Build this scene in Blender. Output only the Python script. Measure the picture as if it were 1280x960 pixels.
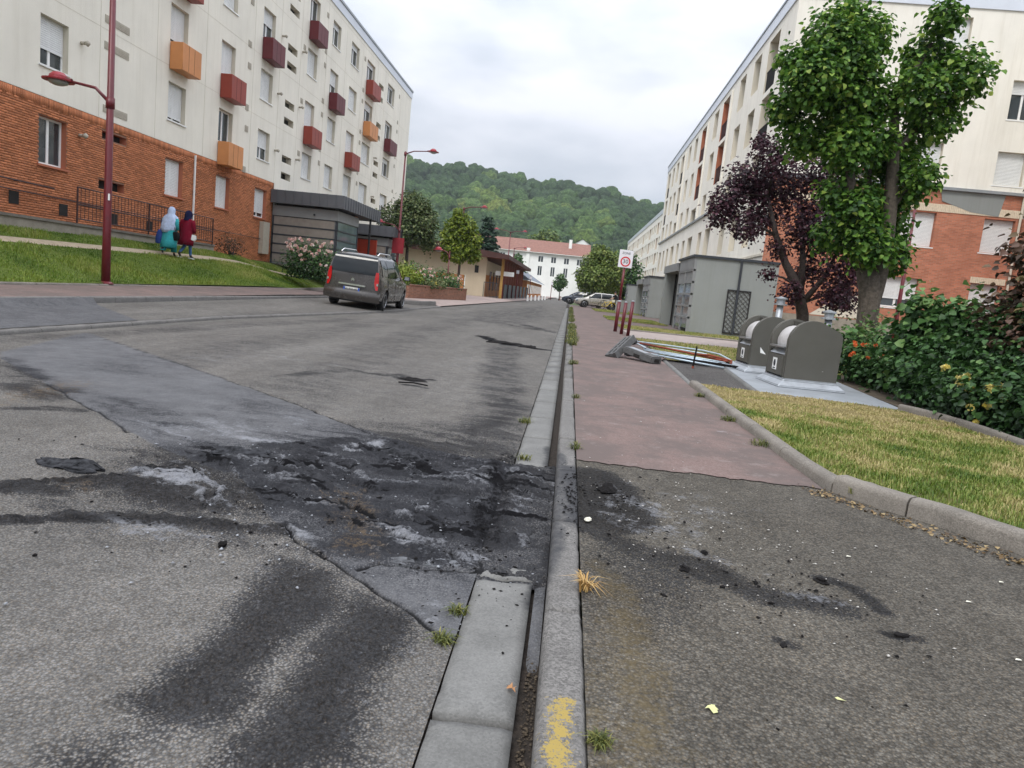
import bpy, bmesh, math, random
import numpy as np
from mathutils import Vector, Matrix, Euler
R_=math.radians
sc=bpy.context.scene
for o in list(bpy.data.objects): bpy.data.objects.remove(o)
random.seed(7); rng=np.random.default_rng(7)
# ---------------------------------------------------------------- camera
cd=bpy.data.cameras.new('camera'); cam=bpy.data.objects.new('camera',cd); sc.collection.objects.link(cam); sc.camera=cam
cd.sensor_fit='HORIZONTAL'; cd.sensor_width=36.0; cd.lens=36.0*900/1280; cd.clip_start=.05; cd.clip_end=5000
rows=((0.9917285672427063,-0.1095995193599458,0.06680115471155959),(0.08023077746332379,0.12309379556016802,-0.9891465714656358),(0.10018718112792409,0.9863244206906064,0.1308688881552071))
cam.matrix_world=Matrix([list(r)+[t] for r,t in zip(rows,(0,0,1.2))]+[[0,0,0,1]])
cd.dof.use_dof=False
# ---------------------------------------------------------------- light
SUN_EL=R_(52); SUN_AZ=R_(200)
w=bpy.data.worlds.new('World'); sc.world=w; w.use_nodes=True
nt=w.node_tree; nt.nodes.clear()
def wn(t,**k):
    n=nt.nodes.new(t)
    for a,b in k.items(): setattr(n,a,b)
    return n
out=wn('ShaderNodeOutputWorld'); bg=wn('ShaderNodeBackground'); bg.inputs['Strength'].default_value=.1
sky=wn('ShaderNodeTexSky',sky_type='NISHITA'); sky.sun_disc=False; sky.sun_elevation=SUN_EL; sky.sun_rotation=SUN_AZ
tc=wn('ShaderNodeTexCoord'); sep=wn('ShaderNodeSeparateXYZ'); nt.links.new(tc.outputs['Generated'],sep.inputs[0])
# overcast: brighter towards the zenith
rz=wn('ShaderNodeMapRange'); nt.links.new(sep.outputs['Z'],rz.inputs['Value']); rz.interpolation_type='SMOOTHSTEP'; rz.inputs['From Min'].default_value=.05; rz.inputs['From Max'].default_value=1; rz.inputs['To Min'].default_value=7.0; rz.inputs['To Max'].default_value=23.
mp=wn('ShaderNodeMapping'); mp.inputs['Scale'].default_value=(1,1,2.6); nt.links.new(tc.outputs['Generated'],mp.inputs[0])
nz=wn('ShaderNodeTexNoise'); nz.inputs['Scale'].default_value=2.6; nz.inputs['Detail'].default_value=5; nz.inputs['Roughness'].default_value=.5; nt.links.new(mp.outputs[0],nz.inputs['Vector'])
cr=wn('ShaderNodeValToRGB'); nt.links.new(nz.outputs['Fac'],cr.inputs[0])
cr.color_ramp.elements[0].position=.38; cr.color_ramp.elements[0].color=(.62,.68,.775,1)
cr.color_ramp.elements[1].position=.60; cr.color_ramp.elements[1].color=(.98,1.0,1.08,1)
mul=wn('ShaderNodeVectorMath',operation='SCALE'); nt.links.new(cr.outputs[0],mul.inputs[0]); nt.links.new(rz.outputs[0],mul.inputs['Scale'])
mx=wn('ShaderNodeMix',data_type='RGBA'); mx.inputs[0].default_value=.93
nt.links.new(sky.outputs[0],mx.inputs[6]); nt.links.new(mul.outputs[0],mx.inputs[7]); nt.links.new(mx.outputs[2],bg.inputs['Color']); nt.links.new(bg.outputs[0],out.inputs[0])
sl=bpy.data.lights.new('sun','SUN'); sl.energy=1.6; sl.angle=R_(18); sl.color=(1,.96,.9)
so=bpy.data.objects.new('sun',sl); sc.collection.objects.link(so)
sd=Vector((math.sin(SUN_AZ)*math.cos(SUN_EL),math.cos(SUN_AZ)*math.cos(SUN_EL),math.sin(SUN_EL)))
so.rotation_euler=sd.to_track_quat('Z','Y').to_euler(); so.location=sd*50
sc.view_settings.view_transform='Standard'; sc.view_settings.look='None'; sc.view_settings.exposure=.30; sc.view_settings.gamma=1
# ---------------------------------------------------------------- helpers
C=sc.collection
class MB:
    def __init__(s): s.v=[];s.f=[];s.m=[]
    def add(s,vs,fs,m=0):
        b=len(s.v); s.v+= [tuple(p) for p in vs]; s.f+=[tuple(b+i for i in f) for f in fs]; s.m+=[m]*len(fs); return s
    def box(s,c,d,m=0,rz=0,rx=0,ry=0,mat=None):
        hx,hy,hz=d[0]/2,d[1]/2,d[2]/2
        P=[Vector((x,y,z)) for z in(-hz,hz) for x,y in((-hx,-hy),(hx,-hy),(hx,hy),(-hx,hy))]
        if rz or rx or ry:
            E=Euler((rx,ry,rz)).to_matrix(); P=[E@p for p in P]
        c=Vector(c); return s.add([p+c for p in P],[(0,3,2,1),(4,5,6,7),(0,1,5,4),(1,2,6,5),(2,3,7,6),(3,0,4,7)],m)
    def b2(s,a,b,m=0): return s.box([(a[i]+b[i])/2 for i in range(3)],[abs(b[i]-a[i]) for i in range(3)],m)
    def tube(s,pts,rad,n=8,m=0,cap=True):
        pts=[Vector(p) for p in pts]
        if not hasattr(rad,'__len__'): rad=[rad]*len(pts)
        V=[];F=[];ref=None
        for i,p in enumerate(pts):
            t=(pts[min(i+1,len(pts)-1)]-pts[max(i-1,0)]).normalized()
            if ref is None: ref=Vector((1,0,0)) if abs(t.x)<.8 else Vector((0,1,0))
            u=(ref-t*ref.dot(t)).normalized(); ref=u; w_=t.cross(u)
            for k in range(n):
                a=2*math.pi*k/n; V.append(p+(u*math.cos(a)+w_*math.sin(a))*rad[i])
        for i in range(len(pts)-1):
            for k in range(n): F.append((i*n+k,i*n+(k+1)%n,(i+1)*n+(k+1)%n,(i+1)*n+k))
        if cap: F.append(tuple(range(n))[::-1]); F.append(tuple((len(pts)-1)*n+k for k in range(n)))
        return s.add(V,F,m)
    def loft(s,rings,m=0,cap=True):
        n=len(rings[0]);V=[p for r in rings for p in r];F=[]
        for i in range(len(rings)-1):
            for k in range(n): F.append((i*n+k,i*n+(k+1)%n,(i+1)*n+(k+1)%n,(i+1)*n+k))
        if cap: F.append(tuple(range(n))[::-1]); F.append(tuple((len(rings)-1)*n+k for k in range(n)))
        return s.add(V,F,m)
    def lathe(s,prof,c=(0,0,0),n=16,m=0):
        return s.loft([[(c[0]+r*math.cos(2*math.pi*k/n),c[1]+r*math.sin(2*math.pi*k/n),c[2]+z) for k in range(n)] for r,z in prof],m)
    def poly(s,pts,h0,h1,m=0):      # vertical prism over a ground outline
        n=len(pts);return s.add([(x,y,h0) for x,y in pts]+[(x,y,h1) for x,y in pts],[tuple(range(n))[::-1],tuple(range(n,2*n))]+[(i,(i+1)%n,n+(i+1)%n,n+i) for i in range(n)],m)
def props(o,label=None,cat=None,group=None,kind=None):
    if label:o['label']=label
    if cat:o['category']=cat
    if group:o['group']=group
    if kind:o['kind']=kind
    return o
def link(name,me,mats,parent=None,loc=(0,0,0),rz=0,**k):
    if not isinstance(mats,(list,tuple)): mats=[mats]
    if me and not me.materials:
        for m in mats: me.materials.append(m)
    o=bpy.data.objects.new(name,me); C.objects.link(o); o.location=loc; o.rotation_euler=(0,0,rz)
    if parent:o.parent=parent
    return props(o,**k)
def mesh(name,mb,smooth=False):
    me=bpy.data.meshes.new(name); me.from_pydata(mb.v,[],mb.f); me.polygons.foreach_set('material_index',mb.m)
    if smooth: me.polygons.foreach_set('use_smooth',[True]*len(mb.f))
    me.validate(); me.update(); return me
def O(name,mb,mats,parent=None,loc=(0,0,0),rz=0,smooth=False,**k):
    return link(name,mesh(name,mb,smooth),mats,parent,loc,rz,**k)
def T(name,loc,label,cat,group=None,rz=0,kind=None):
    o=bpy.data.objects.new(name,None); C.objects.link(o); o.location=loc; o.rotation_euler=(0,0,rz); o.empty_display_size=.2
    return props(o,label,cat,group,kind)
def copy_tree(o,parent=None):
    c=o.copy(); C.objects.link(c)
    if parent:c.parent=parent
    for ch in list(o.children): copy_tree(ch,c)
    return c
def autosmooth(o,ang=35):
    me=o.data; bm=bmesh.new(); bm.from_mesh(me)
    bmesh.ops.recalc_face_normals(bm,faces=bm.faces)
    for f in bm.faces:f.smooth=True
    for e in bm.edges: e.smooth = (len(e.link_faces)==2 and e.calc_face_angle(0)<R_(ang))
    bm.to_mesh(me); bm.free(); return o
def bevel(o,wd=.01,seg=2):
    me=o.data; bm=bmesh.new(); bm.from_mesh(me)
    bmesh.ops.bevel(bm,geom=list(bm.edges),offset=wd,segments=seg,affect='EDGES',clamp_overlap=True)
    bm.to_mesh(me); bm.free(); return autosmooth(o,40)
def npmesh(name,V,F,cols=None,smooth=False):
    V=np.ascontiguousarray(V,dtype=np.float32);F=np.ascontiguousarray(F,dtype=np.int32)
    me=bpy.data.meshes.new(name);k=F.shape[1]
    me.vertices.add(len(V));me.vertices.foreach_set('co',V.ravel())
    me.loops.add(F.size);me.loops.foreach_set('vertex_index',F.ravel())
    me.polygons.add(len(F));me.polygons.foreach_set('loop_start',np.arange(0,F.size,k,dtype=np.int32));me.polygons.foreach_set('loop_total',np.full(len(F),k,dtype=np.int32))
    if smooth: me.polygons.foreach_set('use_smooth',np.ones(len(F),dtype=bool))
    for nm,a in (cols or {}).items():
        at=me.attributes.new(nm,'FLOAT_COLOR','POINT')
        a=np.asarray(a,dtype=np.float32)
        if a.ndim==1:a=np.stack([a]*3,1)
        a=np.concatenate([a,np.ones((len(a),1),dtype=np.float32)],1)
        at.data.foreach_set('color',np.ascontiguousarray(a).ravel())
    me.update(calc_edges=True); return me
# numpy noise
_T=rng.random((256,256))
def vnoise(x,y):
    xi=np.floor(x).astype(int);yi=np.floor(y).astype(int);fx=x-xi;fy=y-yi
    fx=fx*fx*(3-2*fx);fy=fy*fy*(3-2*fy);g=lambda a,b:_T[a&255,b&255]
    return (g(xi,yi)*(1-fx)+g(xi+1,yi)*fx)*(1-fy)+(g(xi,yi+1)*(1-fx)+g(xi+1,yi+1)*fx)*fy
def fbm(x,y,o=4,g=.5):
    s=0;a=1;t=0
    for i in range(o): s=s+a*vnoise(x*2**i+17*i,y*2**i+31*i);t+=a;a*=g
    return s/t
# ---------------------------------------------------------------- materials
class NT:
    def __init__(s,name):
        s.m=bpy.data.materials.new(name);s.m.use_nodes=True;s.t=s.m.node_tree;s.n=s.t.nodes;s.b=s.n['Principled BSDF'];s.o=s.n['Material Output']
        s.geo=s.n.new('ShaderNodeNewGeometry')
    def N(s,t,ins={},**k):
        n=s.n.new(t)
        for a,b in k.items():setattr(n,a,b)
        for a,b in ins.items(): s.set(n.inputs[a],b)
        return n
    def set(s,i,v):
        if hasattr(v,'links') or isinstance(v,bpy.types.NodeSocket): s.t.links.new(v,i)
        else: i.default_value=v if not (isinstance(v,tuple) and len(v)==3 and i.type=='RGBA') else (*v,1)
    def noise(s,scale,detail=3,rough=.5,vec=None,dist=0):
        return s.N('ShaderNodeTexNoise',{'Scale':scale,'Detail':detail,'Roughness':rough,'Distortion':dist,'Vector':vec or s.geo.outputs['Position']}).outputs['Fac']
    def vor(s,scale,vec=None,**k):
        return s.N('ShaderNodeTexVoronoi',{'Scale':scale,'Vector':vec or s.geo.outputs['Position']},**k)
    def mix(s,f,a,b):
        n=s.N('ShaderNodeMix',data_type='RGBA');s.set(n.inputs[0],f);s.set(n.inputs[6],a);s.set(n.inputs[7],b);return n.outputs[2]
    def mr(s,v,a,b,c=0,d=1):
        return s.N('ShaderNodeMapRange',{'Value':v,'From Min':a,'From Max':b,'To Min':c,'To Max':d}).outputs[0]
    def ma(s,op,a,b=0.0,c=0.0,clamp=False):
        n=s.N('ShaderNodeMath',operation=op,use_clamp=clamp);s.set(n.inputs[0],a);s.set(n.inputs[1],b);s.set(n.inputs[2],c);return n.outputs[0]
    def attr(s,nm): 
        a=s.N('ShaderNodeAttribute',attribute_name=nm); return a
    def scale(s,vec,v): return s.N('ShaderNodeMapping',{'Vector':vec,'Scale':v}).outputs[0]
    def bump(s,h,st=.3,dist=.01,nrm=None):
        n=s.N('ShaderNodeBump',{'Height':h,'Strength':st,'Distance':dist})
        if nrm: s.set(n.inputs['Normal'],nrm)
        return n.outputs[0]
    def fin(s,col,rough=.8,nrm=None,metal=0,spec=.4,**k):
        s.set(s.b.inputs['Base Color'],col);s.set(s.b.inputs['Roughness'],rough);s.set(s.b.inputs['Metallic'],metal);s.set(s.b.inputs['Specular IOR Level'],spec)
        if nrm:s.set(s.b.inputs['Normal'],nrm)
        for a,b in k.items(): s.set(s.b.inputs[a],b)
        return s.m
def M(name,base,rough=.8,var=.12,scale=3,bump=0,bscale=60,metal=0,spec=.35,dirt=0,dcol=(.08,.07,.055),**k):
    t=NT(name); n=t.noise(scale,5,.6)
    lo=tuple(c*(1-var) for c in base);hi=tuple(min(1,c*(1+var)) for c in base)
    col=t.mix(t.mr(n,.3,.7),lo,hi)
    if dirt: col=t.mix(t.ma('MULTIPLY',t.mr(t.noise(scale*.6,6,.7),.5,.72),dirt),col,dcol)
    nr=t.bump(t.noise(bscale,4,.6),bump,.01) if bump else None
    return t.fin(col,rough,nr,metal,spec,**k)
def asphalt(name,lo=.075,hi=.26,tint=(1,.99,.97),brown=0):
    t=NT(name); P=t.geo.outputs['Position']
    v=t.vor(105); v2=t.vor(250)
    rnd=t.N('ShaderNodeSeparateColor',{'Color':v.outputs['Color']})
    rnd2=t.N('ShaderNodeSeparateColor',{'Color':v2.outputs['Color']})
    g=t.ma('MULTIPLY',t.mr(rnd.outputs[0],.1,1,lo,hi),t.mr(v.outputs['Distance'],.25,.7,1.0,.55))
    g2=t.mr(rnd2.outputs[1],0,1,.75,1.25)
    g=t.ma('MULTIPLY',g,g2); L=t.mr(t.noise(.7,5,.65,t.scale(P,(1.6,.45,1))),.3,.7,.74,1.22); g=t.ma('MULTIPLY',g,L); g=t.ma('MULTIPLY',g,t.mr(t.noise(6,5,.7),.3,.7,.8,1.18))
    col=t.N('ShaderNodeCombineColor',{0:t.ma('MULTIPLY',g,tint[0]),1:t.ma('MULTIPLY',g,tint[1]),2:t.ma('MULTIPLY',g,tint[2])}).outputs[0]
    warm=t.mix(1.0,col,(1,.93,.82)); t.n[-1].blend_type='MULTIPLY' if False else 'MIX'
    # warm tinted individual stones
    wm=t.N('ShaderNodeMix',data_type='RGBA',blend_type='MULTIPLY'); t.set(wm.inputs[0],t.mr(rnd2.outputs[2],.45,.9,0,.9)); t.set(wm.inputs[6],col); t.set(wm.inputs[7],(1,.86,.70)); col=wm.outputs[2]
    a=t.attr('mask'); sp=t.N('ShaderNodeSeparateColor',{'Color':a.outputs['Color']}); b=t.attr('mask2'); sp2=t.N('ShaderNodeSeparateColor',{'Color':b.outputs['Color']})
    n1=t.noise(14,6,.7); n2=t.noise(60,5,.75); nn=t.ma('ADD',t.ma('MULTIPLY',t.ma('SUBTRACT',n1,.5),.9),t.ma('MULTIPLY',t.ma('SUBTRACT',n2,.5),1.0))
    # dark grit between stones
    gap=t.mr(v.outputs['Distance'],.2,.6,-.12,.22)
    pf=t.mr(t.ma('ADD',sp.outputs[2],t.ma('MULTIPLY',nn,.25)),.25,.75,0,.8)
    pc=t.mix(t.mr(t.noise(3,6,.7),.3,.7),(.062,.064,.071),(.115,.117,.126))
    pc=t.mix(t.mr(rnd2.outputs[0],.8,1,0,.35),pc,(.25,.25,.25))
    col=t.mix(pf,col,pc)
    sf=t.mr(t.ma('ADD',t.ma('ADD',sp.outputs[0],nn),gap),.18,.62,0,.96)
    sf=t.ma('MULTIPLY',sf,t.mr(sp.outputs[0],.0,.15))
    scol=t.mix(t.mr(t.ma('ADD',n2,t.ma('MULTIPLY',t.noise(5,5,.7),.6)),.62,.95),(.012,.012,.014),(.085,.090,.102))
    dk=t.N('ShaderNodeMix',data_type='RGBA',blend_type='MULTIPLY'); dk.inputs[0].default_value=1; t.set(dk.inputs[6],col); t.set(dk.inputs[7],(.25,.25,.265)); scol=t.mix(t.mr(n2,.35,.65,.0,.32),dk.outputs[2],scol)
    col=t.mix(sf,col,scol)
    af=t.mr(t.ma('ADD',sp.outputs[1],t.ma('MULTIPLY',nn,2.0)),.35,1.15,0,.8); af=t.ma('MULTIPLY',af,t.mr(sp.outputs[1],.0,.12))
    col=t.mix(af,col,t.mix(t.noise(22,4,.6),(.17,.18,.205),(.31,.31,.32)))
    rf=t.mr(t.ma('ADD',sp2.outputs[1],t.ma('MULTIPLY',nn,2.2)),.45,1.1,0,.65); rf=t.ma('MULTIPLY',rf,t.mr(sp2.outputs[1],0,.1))
    col=t.mix(rf,col,(.17,.115,.06) if not brown else (.10,.075,.035))
    kf=t.ma('MULTIPLY',t.mr(t.ma('ADD',sp2.outputs[2],t.ma('MULTIPLY',nn,1.2)),.35,.6),t.mr(sp2.outputs[2],0,.1)); col=t.mix(kf,col,(.009,.009,.010))
    cf=t.mr(t.ma('ADD',sp2.outputs[0],t.ma('MULTIPLY',nn,.3)),.3,.7); col=t.mix(cf,col,(.012,.012,.013))
    h=t.ma('SUBTRACT',1,v.outputs['Distance'])
    br=t.bump(h,.4,.006); br=t.bump(n1,.35,.02,br); br=t.bump(n2,t.mr(sp.outputs[0],0,1,.1,.9),.012,br)
    return t.fin(col,.92,br,0,t.mr(t.ma('ADD',sp.outputs[0],sp2.outputs[2]),0,1,.24,.05))
m_road=asphalt('asphalt_road',.120,.180,(1,.975,.94))
m_path=asphalt('asphalt_footway',.062,.145,(1,.93,.80),1)
def redpave():
    t=NT('red_asphalt'); v=t.vor(110); rnd=t.N('ShaderNodeSeparateColor',{'Color':v.outputs['Color']})
    g=t.mr(rnd.outputs[0],0,1,0,1)
    col=t.mix(g,(.124,.084,.074),(.190,.136,.122)); col=t.mix(t.mr(t.noise(1.6,6,.7),.40,.56),col,(.112,.086,.078)); col=t.mix(t.mr(t.noise(6,6,.75),.56,.70,0,.45),col,(.25,.215,.20))
    a=t.attr('mask'); sp=t.N('ShaderNodeSeparateColor',{'Color':a.outputs['Color']}); n1=t.noise(14,6,.75);nn=t.ma('SUBTRACT',n1,.5)
    sf=t.ma('MULTIPLY',t.mr(t.ma('ADD',sp.outputs[0],nn),.3,.9,0,.8),t.mr(sp.outputs[0],0,.12)); col=t.mix(sf,col,(.05,.045,.05))
    af=t.ma('MULTIPLY',t.mr(t.ma('ADD',sp.outputs[1],nn),.3,.9,0,.75),t.mr(sp.outputs[1],0,.12)); col=t.mix(af,col,(.36,.34,.35))
    b=t.attr('mask2'); sp2=t.N('ShaderNodeSeparateColor',{'Color':b.outputs['Color']}); col=t.mix(t.ma('MULTIPLY',sp2.outputs[0],.6),col,(.06,.05,.05))
    return t.fin(col,.88,t.bump(t.noise(90,4,.7),.35,.006),0,.3)
m_red=redpave()
def concrete(name,base,agg=.25,stain=.35,yellow=False):
    t=NT(name); v=t.vor(160);r=t.N('ShaderNodeSeparateColor',{'Color':v.outputs['Color']})
    lo=tuple(c*(1-agg) for c in base);hi=tuple(c*(1+agg) for c in base)
    col=t.mix(r.outputs[0],lo,hi); col=t.mix(t.mr(t.noise(4,6,.7),.35,.75,0,stain),col,tuple(c*.35 for c in base)); col=t.mix(t.mr(t.noise(1.7,4,.6),.5,.75,0,.4),col,tuple(min(1,c*1.4) for c in base))
    a=t.attr('mask'); sp=t.N('ShaderNodeSeparateColor',{'Color':a.outputs['Color']}); nn=t.ma('SUBTRACT',t.noise(25,6,.75),.5)
    col=t.mix(t.ma('MULTIPLY',t.mr(t.ma('ADD',sp.outputs[0],nn),.25,.8,0,.92),t.mr(sp.outputs[0],0,.1)),col,(.03,.031,.035))
    col=t.mix(t.ma('MULTIPLY',t.mr(t.ma('ADD',sp.outputs[1],t.ma('ADD',t.ma('MULTIPLY',nn,1.8),t.ma('MULTIPLY',t.ma('SUBTRACT',t.noise(110,3,.8),.5),1.8))),.62,.72),t.mr(sp.outputs[1],0,.1)),col,(.30,.22,.06))
    return t.fin(col,.85,t.bump(t.ma('ADD',t.noise(120,4,.7),t.noise(18,4,.7)),.4,.006),0,.35)
m_kerb=concrete('kerb_granite',(.145,.138,.13),.4,.45)
m_kerb2=concrete('kerb_concrete',(.19,.17,.145),.3,.6)
m_slab=concrete('gutter_concrete',(.165,.163,.155),.16,.5)
m_wallc=concrete('wall_concrete',(.30,.27,.22),.12,.5)
m_dirt=M('gutter_dirt',(.030,.023,.018),.95,.5,30,.9,80)
m_soil=M('soil',(.075,.058,.04),.95,.4,10,.7,50)
def grassground(name,g,d,mixsc=.9):
    t=NT(name); a=t.attr('mask'); sp=t.N('ShaderNodeSeparateColor',{'Color':a.outputs['Color']})
    n=t.mr(t.ma('ADD',t.noise(mixsc,6,.75),t.ma('SUBTRACT',sp.outputs[0],.5)),.35,.65)
    col=t.mix(t.noise(35,5,.75),tuple(c*.45 for c in g),tuple(c*1.5 for c in g)); c2=t.mix(t.noise(45,5,.7),tuple(c*.6 for c in d),tuple(c*1.3 for c in d))
    col=t.mix(n,col,c2); return t.fin(col,.95,t.bump(t.noise(40,6,.8),1.,.04),0,.15)
m_lawn=grassground('lawn_ground',(.085,.125,.025),(.26,.21,.09))
m_lawnL=grassground('slope_ground',(.12,.16,.035),(.22,.20,.07),.35)
m_far=grassground('distant_ground',(.07,.09,.04),(.17,.15,.10),.05)
def blade(name,cols,trans=.25):
    t=NT(name); a=t.attr('tint'); cr=t.N('ShaderNodeValToRGB',{'Fac':a.outputs['Fac']}); 
    e=cr.color_ramp.elements; e[0].color=(*cols[0],1); e[1].color=(*cols[-1],1)
    for i,c in enumerate(cols[1:-1]): x=e.new((i+1)/(len(cols)-1)); x.color=(*c,1)
    t.fin(cr.outputs[0],.5,None,0,.3)
    tr=t.N('ShaderNodeBsdfTranslucent',{'Color':cr.outputs[0]}); mx=t.N('ShaderNodeMixShader',{0:trans}); t.t.links.new(t.b.outputs[0],mx.inputs[1]); t.t.links.new(tr.outputs[0],mx.inputs[2]); t.t.links.new(mx.outputs[0],t.o.inputs[0])
    return t.m
m_blade=blade('grass_blades',[(.05,.10,.012),(.12,.185,.025),(.20,.24,.05),(.36,.32,.12),(.45,.37,.18)])
m_bladeL=blade('slope_grass_blades',[(.06,.12,.01),(.14,.22,.022),(.24,.29,.05),(.42,.38,.14)])
m_linden=blade('linden_leaves',[(.022,.065,.012),(.065,.155,.022),(.15,.28,.042),(.38,.48,.10)],.36)
m_plum=blade('plum_leaves',[(.016,.006,.011),(.045,.015,.024),(.085,.028,.045),(.15,.075,.09)],.2)
m_bush=blade('bush_leaves',[(.010,.028,.008),(.028,.075,.018),(.06,.14,.035),(.15,.24,.07)],.2)
m_redbush=blade('bronze_leaves',[(.02,.02,.012),(.06,.04,.025),(.12,.065,.045),(.15,.12,.05)],.2)
m_maple=blade('olive_leaves',[(.03,.055,.02),(.07,.11,.035),(.13,.17,.06),(.22,.24,.11)],.2)
m_yg=blade('yellow_green_leaves',[(.05,.09,.01),(.11,.17,.015),(.20,.26,.025),(.30,.34,.05)],.25)
m_round=blade('lime_leaves',[(.05,.09,.02),(.11,.17,.035),(.19,.25,.06),(.27,.31,.09)],.25)
m_pine=blade('pine_needles',[(.006,.02,.010),(.012,.04,.018),(.025,.06,.025)],.05)
m_rose=blade('rose_petals',[(.55,.25,.22),(.75,.42,.38),(.8,.68,.62),(.85,.8,.72)],.3)
m_yrose=blade('yellow_petals',[(.7,.55,.08),(.85,.75,.25),(.85,.8,.5)],.3)
m_orange=blade('orange_petals',[(.6,.10,.03),(.75,.2,.05)],.2)
m_dry=blade('dry_weed',[(.35,.2,.06),(.5,.32,.12),(.6,.45,.2)],.2)
m_weed=blade('green_weed',[(.035,.05,.015),(.09,.11,.025),(.26,.24,.06)],.2)
m_bark=M('bark',(.085,.07,.055),.95,.45,18,1.,30)
m_bark2=M('plum_bark',(.055,.042,.038),.95,.4,18,.9,30)
def plaster(name,base,dirt=.2):
    t=NT(name); n=t.noise(.6,5,.6); col=t.mix(t.mr(n,.3,.7),tuple(c*.93 for c in base),tuple(min(1,c*1.05) for c in base))
    st=t.noise(1.2,5,.7,t.scale(t.geo.outputs['Position'],(3,3,.18))); col=t.mix(t.mr(st,.48,.75,0,dirt),col,tuple(c*x for c,x in zip(base,(.62,.58,.5))))
    return t.fin(col,.9,t.bump(t.noise(45,4,.7),.3,.01),0,.2)
m_cream=plaster('cream_render',(.80,.76,.665),.22)
m_creamR=plaster('pale_render',(.78,.745,.665),.3)
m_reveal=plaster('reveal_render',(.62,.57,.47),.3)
m_greyr=plaster('grey_render',(.25,.265,.255),.25)
m_cmty=plaster('cream_wall',(.64,.54,.40),.2)
m_orstripe=plaster('orange_wall',(.50,.22,.085),.2)
m_white=plaster('white_wall',(.78,.79,.76),.1)
m_terra=plaster('terracotta_render',(.42,.15,.085),.2)
def brickmat(name,base,mortar,scale=(1,1),bw=.22,bh=.062,axis='X'):
    t=NT(name); s=t.N('ShaderNodeSeparateXYZ',{0:t.geo.outputs['Position']}); c=t.N('ShaderNodeCombineXYZ',{0:t.ma('ADD',s.outputs['X'],s.outputs['Y']),1:s.outputs['Z']}).outputs[0]
    b=t.N('ShaderNodeTexBrick',{'Vector':c,'Color1':(*[x*.78 for x in base],1),'Color2':(*[x*1.2 for x in base],1),'Mortar':(*mortar,1),'Scale':1.0,'Mortar Size':.007,'Mortar Smooth':.2,'Bias':0.,'Brick Width':bw,'Row Height':bh})
    col=t.mix(t.mr(t.noise(1.1,5,.65),.4,.7,0,.35),b.outputs['Color'],tuple(x*.55 for x in base))
    return t.fin(col,.85,t.bump(b.outputs['Fac'],-.6,.01),0,.25)
m_brickR=brickmat('red_brickwork',(.45,.165,.095),(.36,.24,.18))
m_brickP=brickmat('planter_brickwork',(.27,.12,.075),(.25,.2,.16),bh=.075)
def brick1(name,base):
    t=NT(name); a=t.attr('tint'); col=t.mix(a.outputs['Fac'],tuple(x*.72 for x in base),tuple(x*1.22 for x in base)); col=t.mix(t.mr(t.noise(.8,5,.7),.45,.75,0,.35),col,tuple(x*.6 for x in base))
    return t.fin(col,.85,t.bump(t.noise(60,3),.3,.005),0,.25)
m_brick=brick1('orange_bricks',(.47,.175,.08)); m_mortar=M('mortar',(.24,.13,.085),.95,.15,20)
m_creambrick=M('cream_bricks',(.66,.56,.42),.85,.12,12,.2)
m_frame=M('white_frame',(.80,.80,.78),.45,.04,5,spec=.5)
m_shut=M('white_shutter',(.70,.71,.70),.5,.05,3,spec=.4)
def glass(name,base=(.03,.04,.045),rough=.06):
    t=NT(name);return t.fin(t.mix(t.noise(1.5,3),tuple(x*.5 for x in base),tuple(x*1.6 for x in base)),rough,t.bump(t.noise(2,2),.03,.02),0,.9)
m_glass=glass('window_glass'); m_cglass=glass('car_glass',(.012,.015,.017),.05); m_cglass.node_tree.nodes['Principled BSDF'].inputs['Specular IOR Level'].default_value=.35; m_bglass=glass('bluish_glass',(.12,.16,.18),.1)
m_curtain=M('net_curtain',(.45,.47,.5),.9,.15,20)
m_vent=M('vent_grille',(.42,.38,.31),.7,.1,10); m_dark=M('dark_void',(.02,.018,.016),.9,.2,5)
m_metalw=M('white_parapet_metal',(.60,.63,.68),.4,.05,1,metal=.2,spec=.5); m_coping=M('zinc_coping',(.32,.34,.36),.45,.1,2,metal=.6)
m_boxR=M('red_box_panel',(.27,.045,.028),.5,.1,2,dirt=.15); m_boxM=M('maroon_box_panel',(.12,.017,.022),.5,.1,2,dirt=.15); m_boxO=M('orange_box_panel',(.58,.24,.085),.5,.08,2,dirt=.15)
m_wine=M('wine_red_paint',(.115,.008,.014),.42,.15,6,spec=.5,dirt=.12); m_winer=M('lamp_red_paint',(.28,.02,.03),.4,.1,6,spec=.5)
m_black=M('black_paint',(.018,.017,.018),.5,.2,8); m_rail=M('rail_paint',(.05,.022,.02),.6,.2,8)
m_zinc=M('zinc_cladding',(.115,.12,.132),.5,.08,2,metal=.3); m_zinc2=M('grey_panel',(.22,.225,.225),.55,.07,2); m_tan=M('tan_wood_panel',(.245,.215,.185),.7,.1,4)
m_frameg=M('dark_grey_frame',(.035,.04,.048),.5,.1,5)
m_redpanel=M('red_cladding',(.40,.05,.025),.5,.08,2)
m_bin=M('bin_grey_paint',(.108,.104,.09),.5,.06,4,.08,150,metal=.25,dirt=.2); m_steel=M('brushed_steel',(.50,.51,.52),.32,.08,6,metal=.85,spec=.5); m_steeld=M('dull_galvanised',(.36,.38,.40),.5,.15,8,metal=.6); m_drum=M('drum_grey_plastic',(.50,.48,.47),.4,.12,8,dirt=.3); m_padm=M('pad_plate',(.30,.32,.34),.55,.1,3,metal=.3,dirt=.3)
m_rubber=M('grey_plastic_block',(.10,.10,.10),.75,.25,10,.3,dirt=.3); m_rubberb=M('black_rubber',(.02,.02,.021),.7,.2,12,.2)
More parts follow.
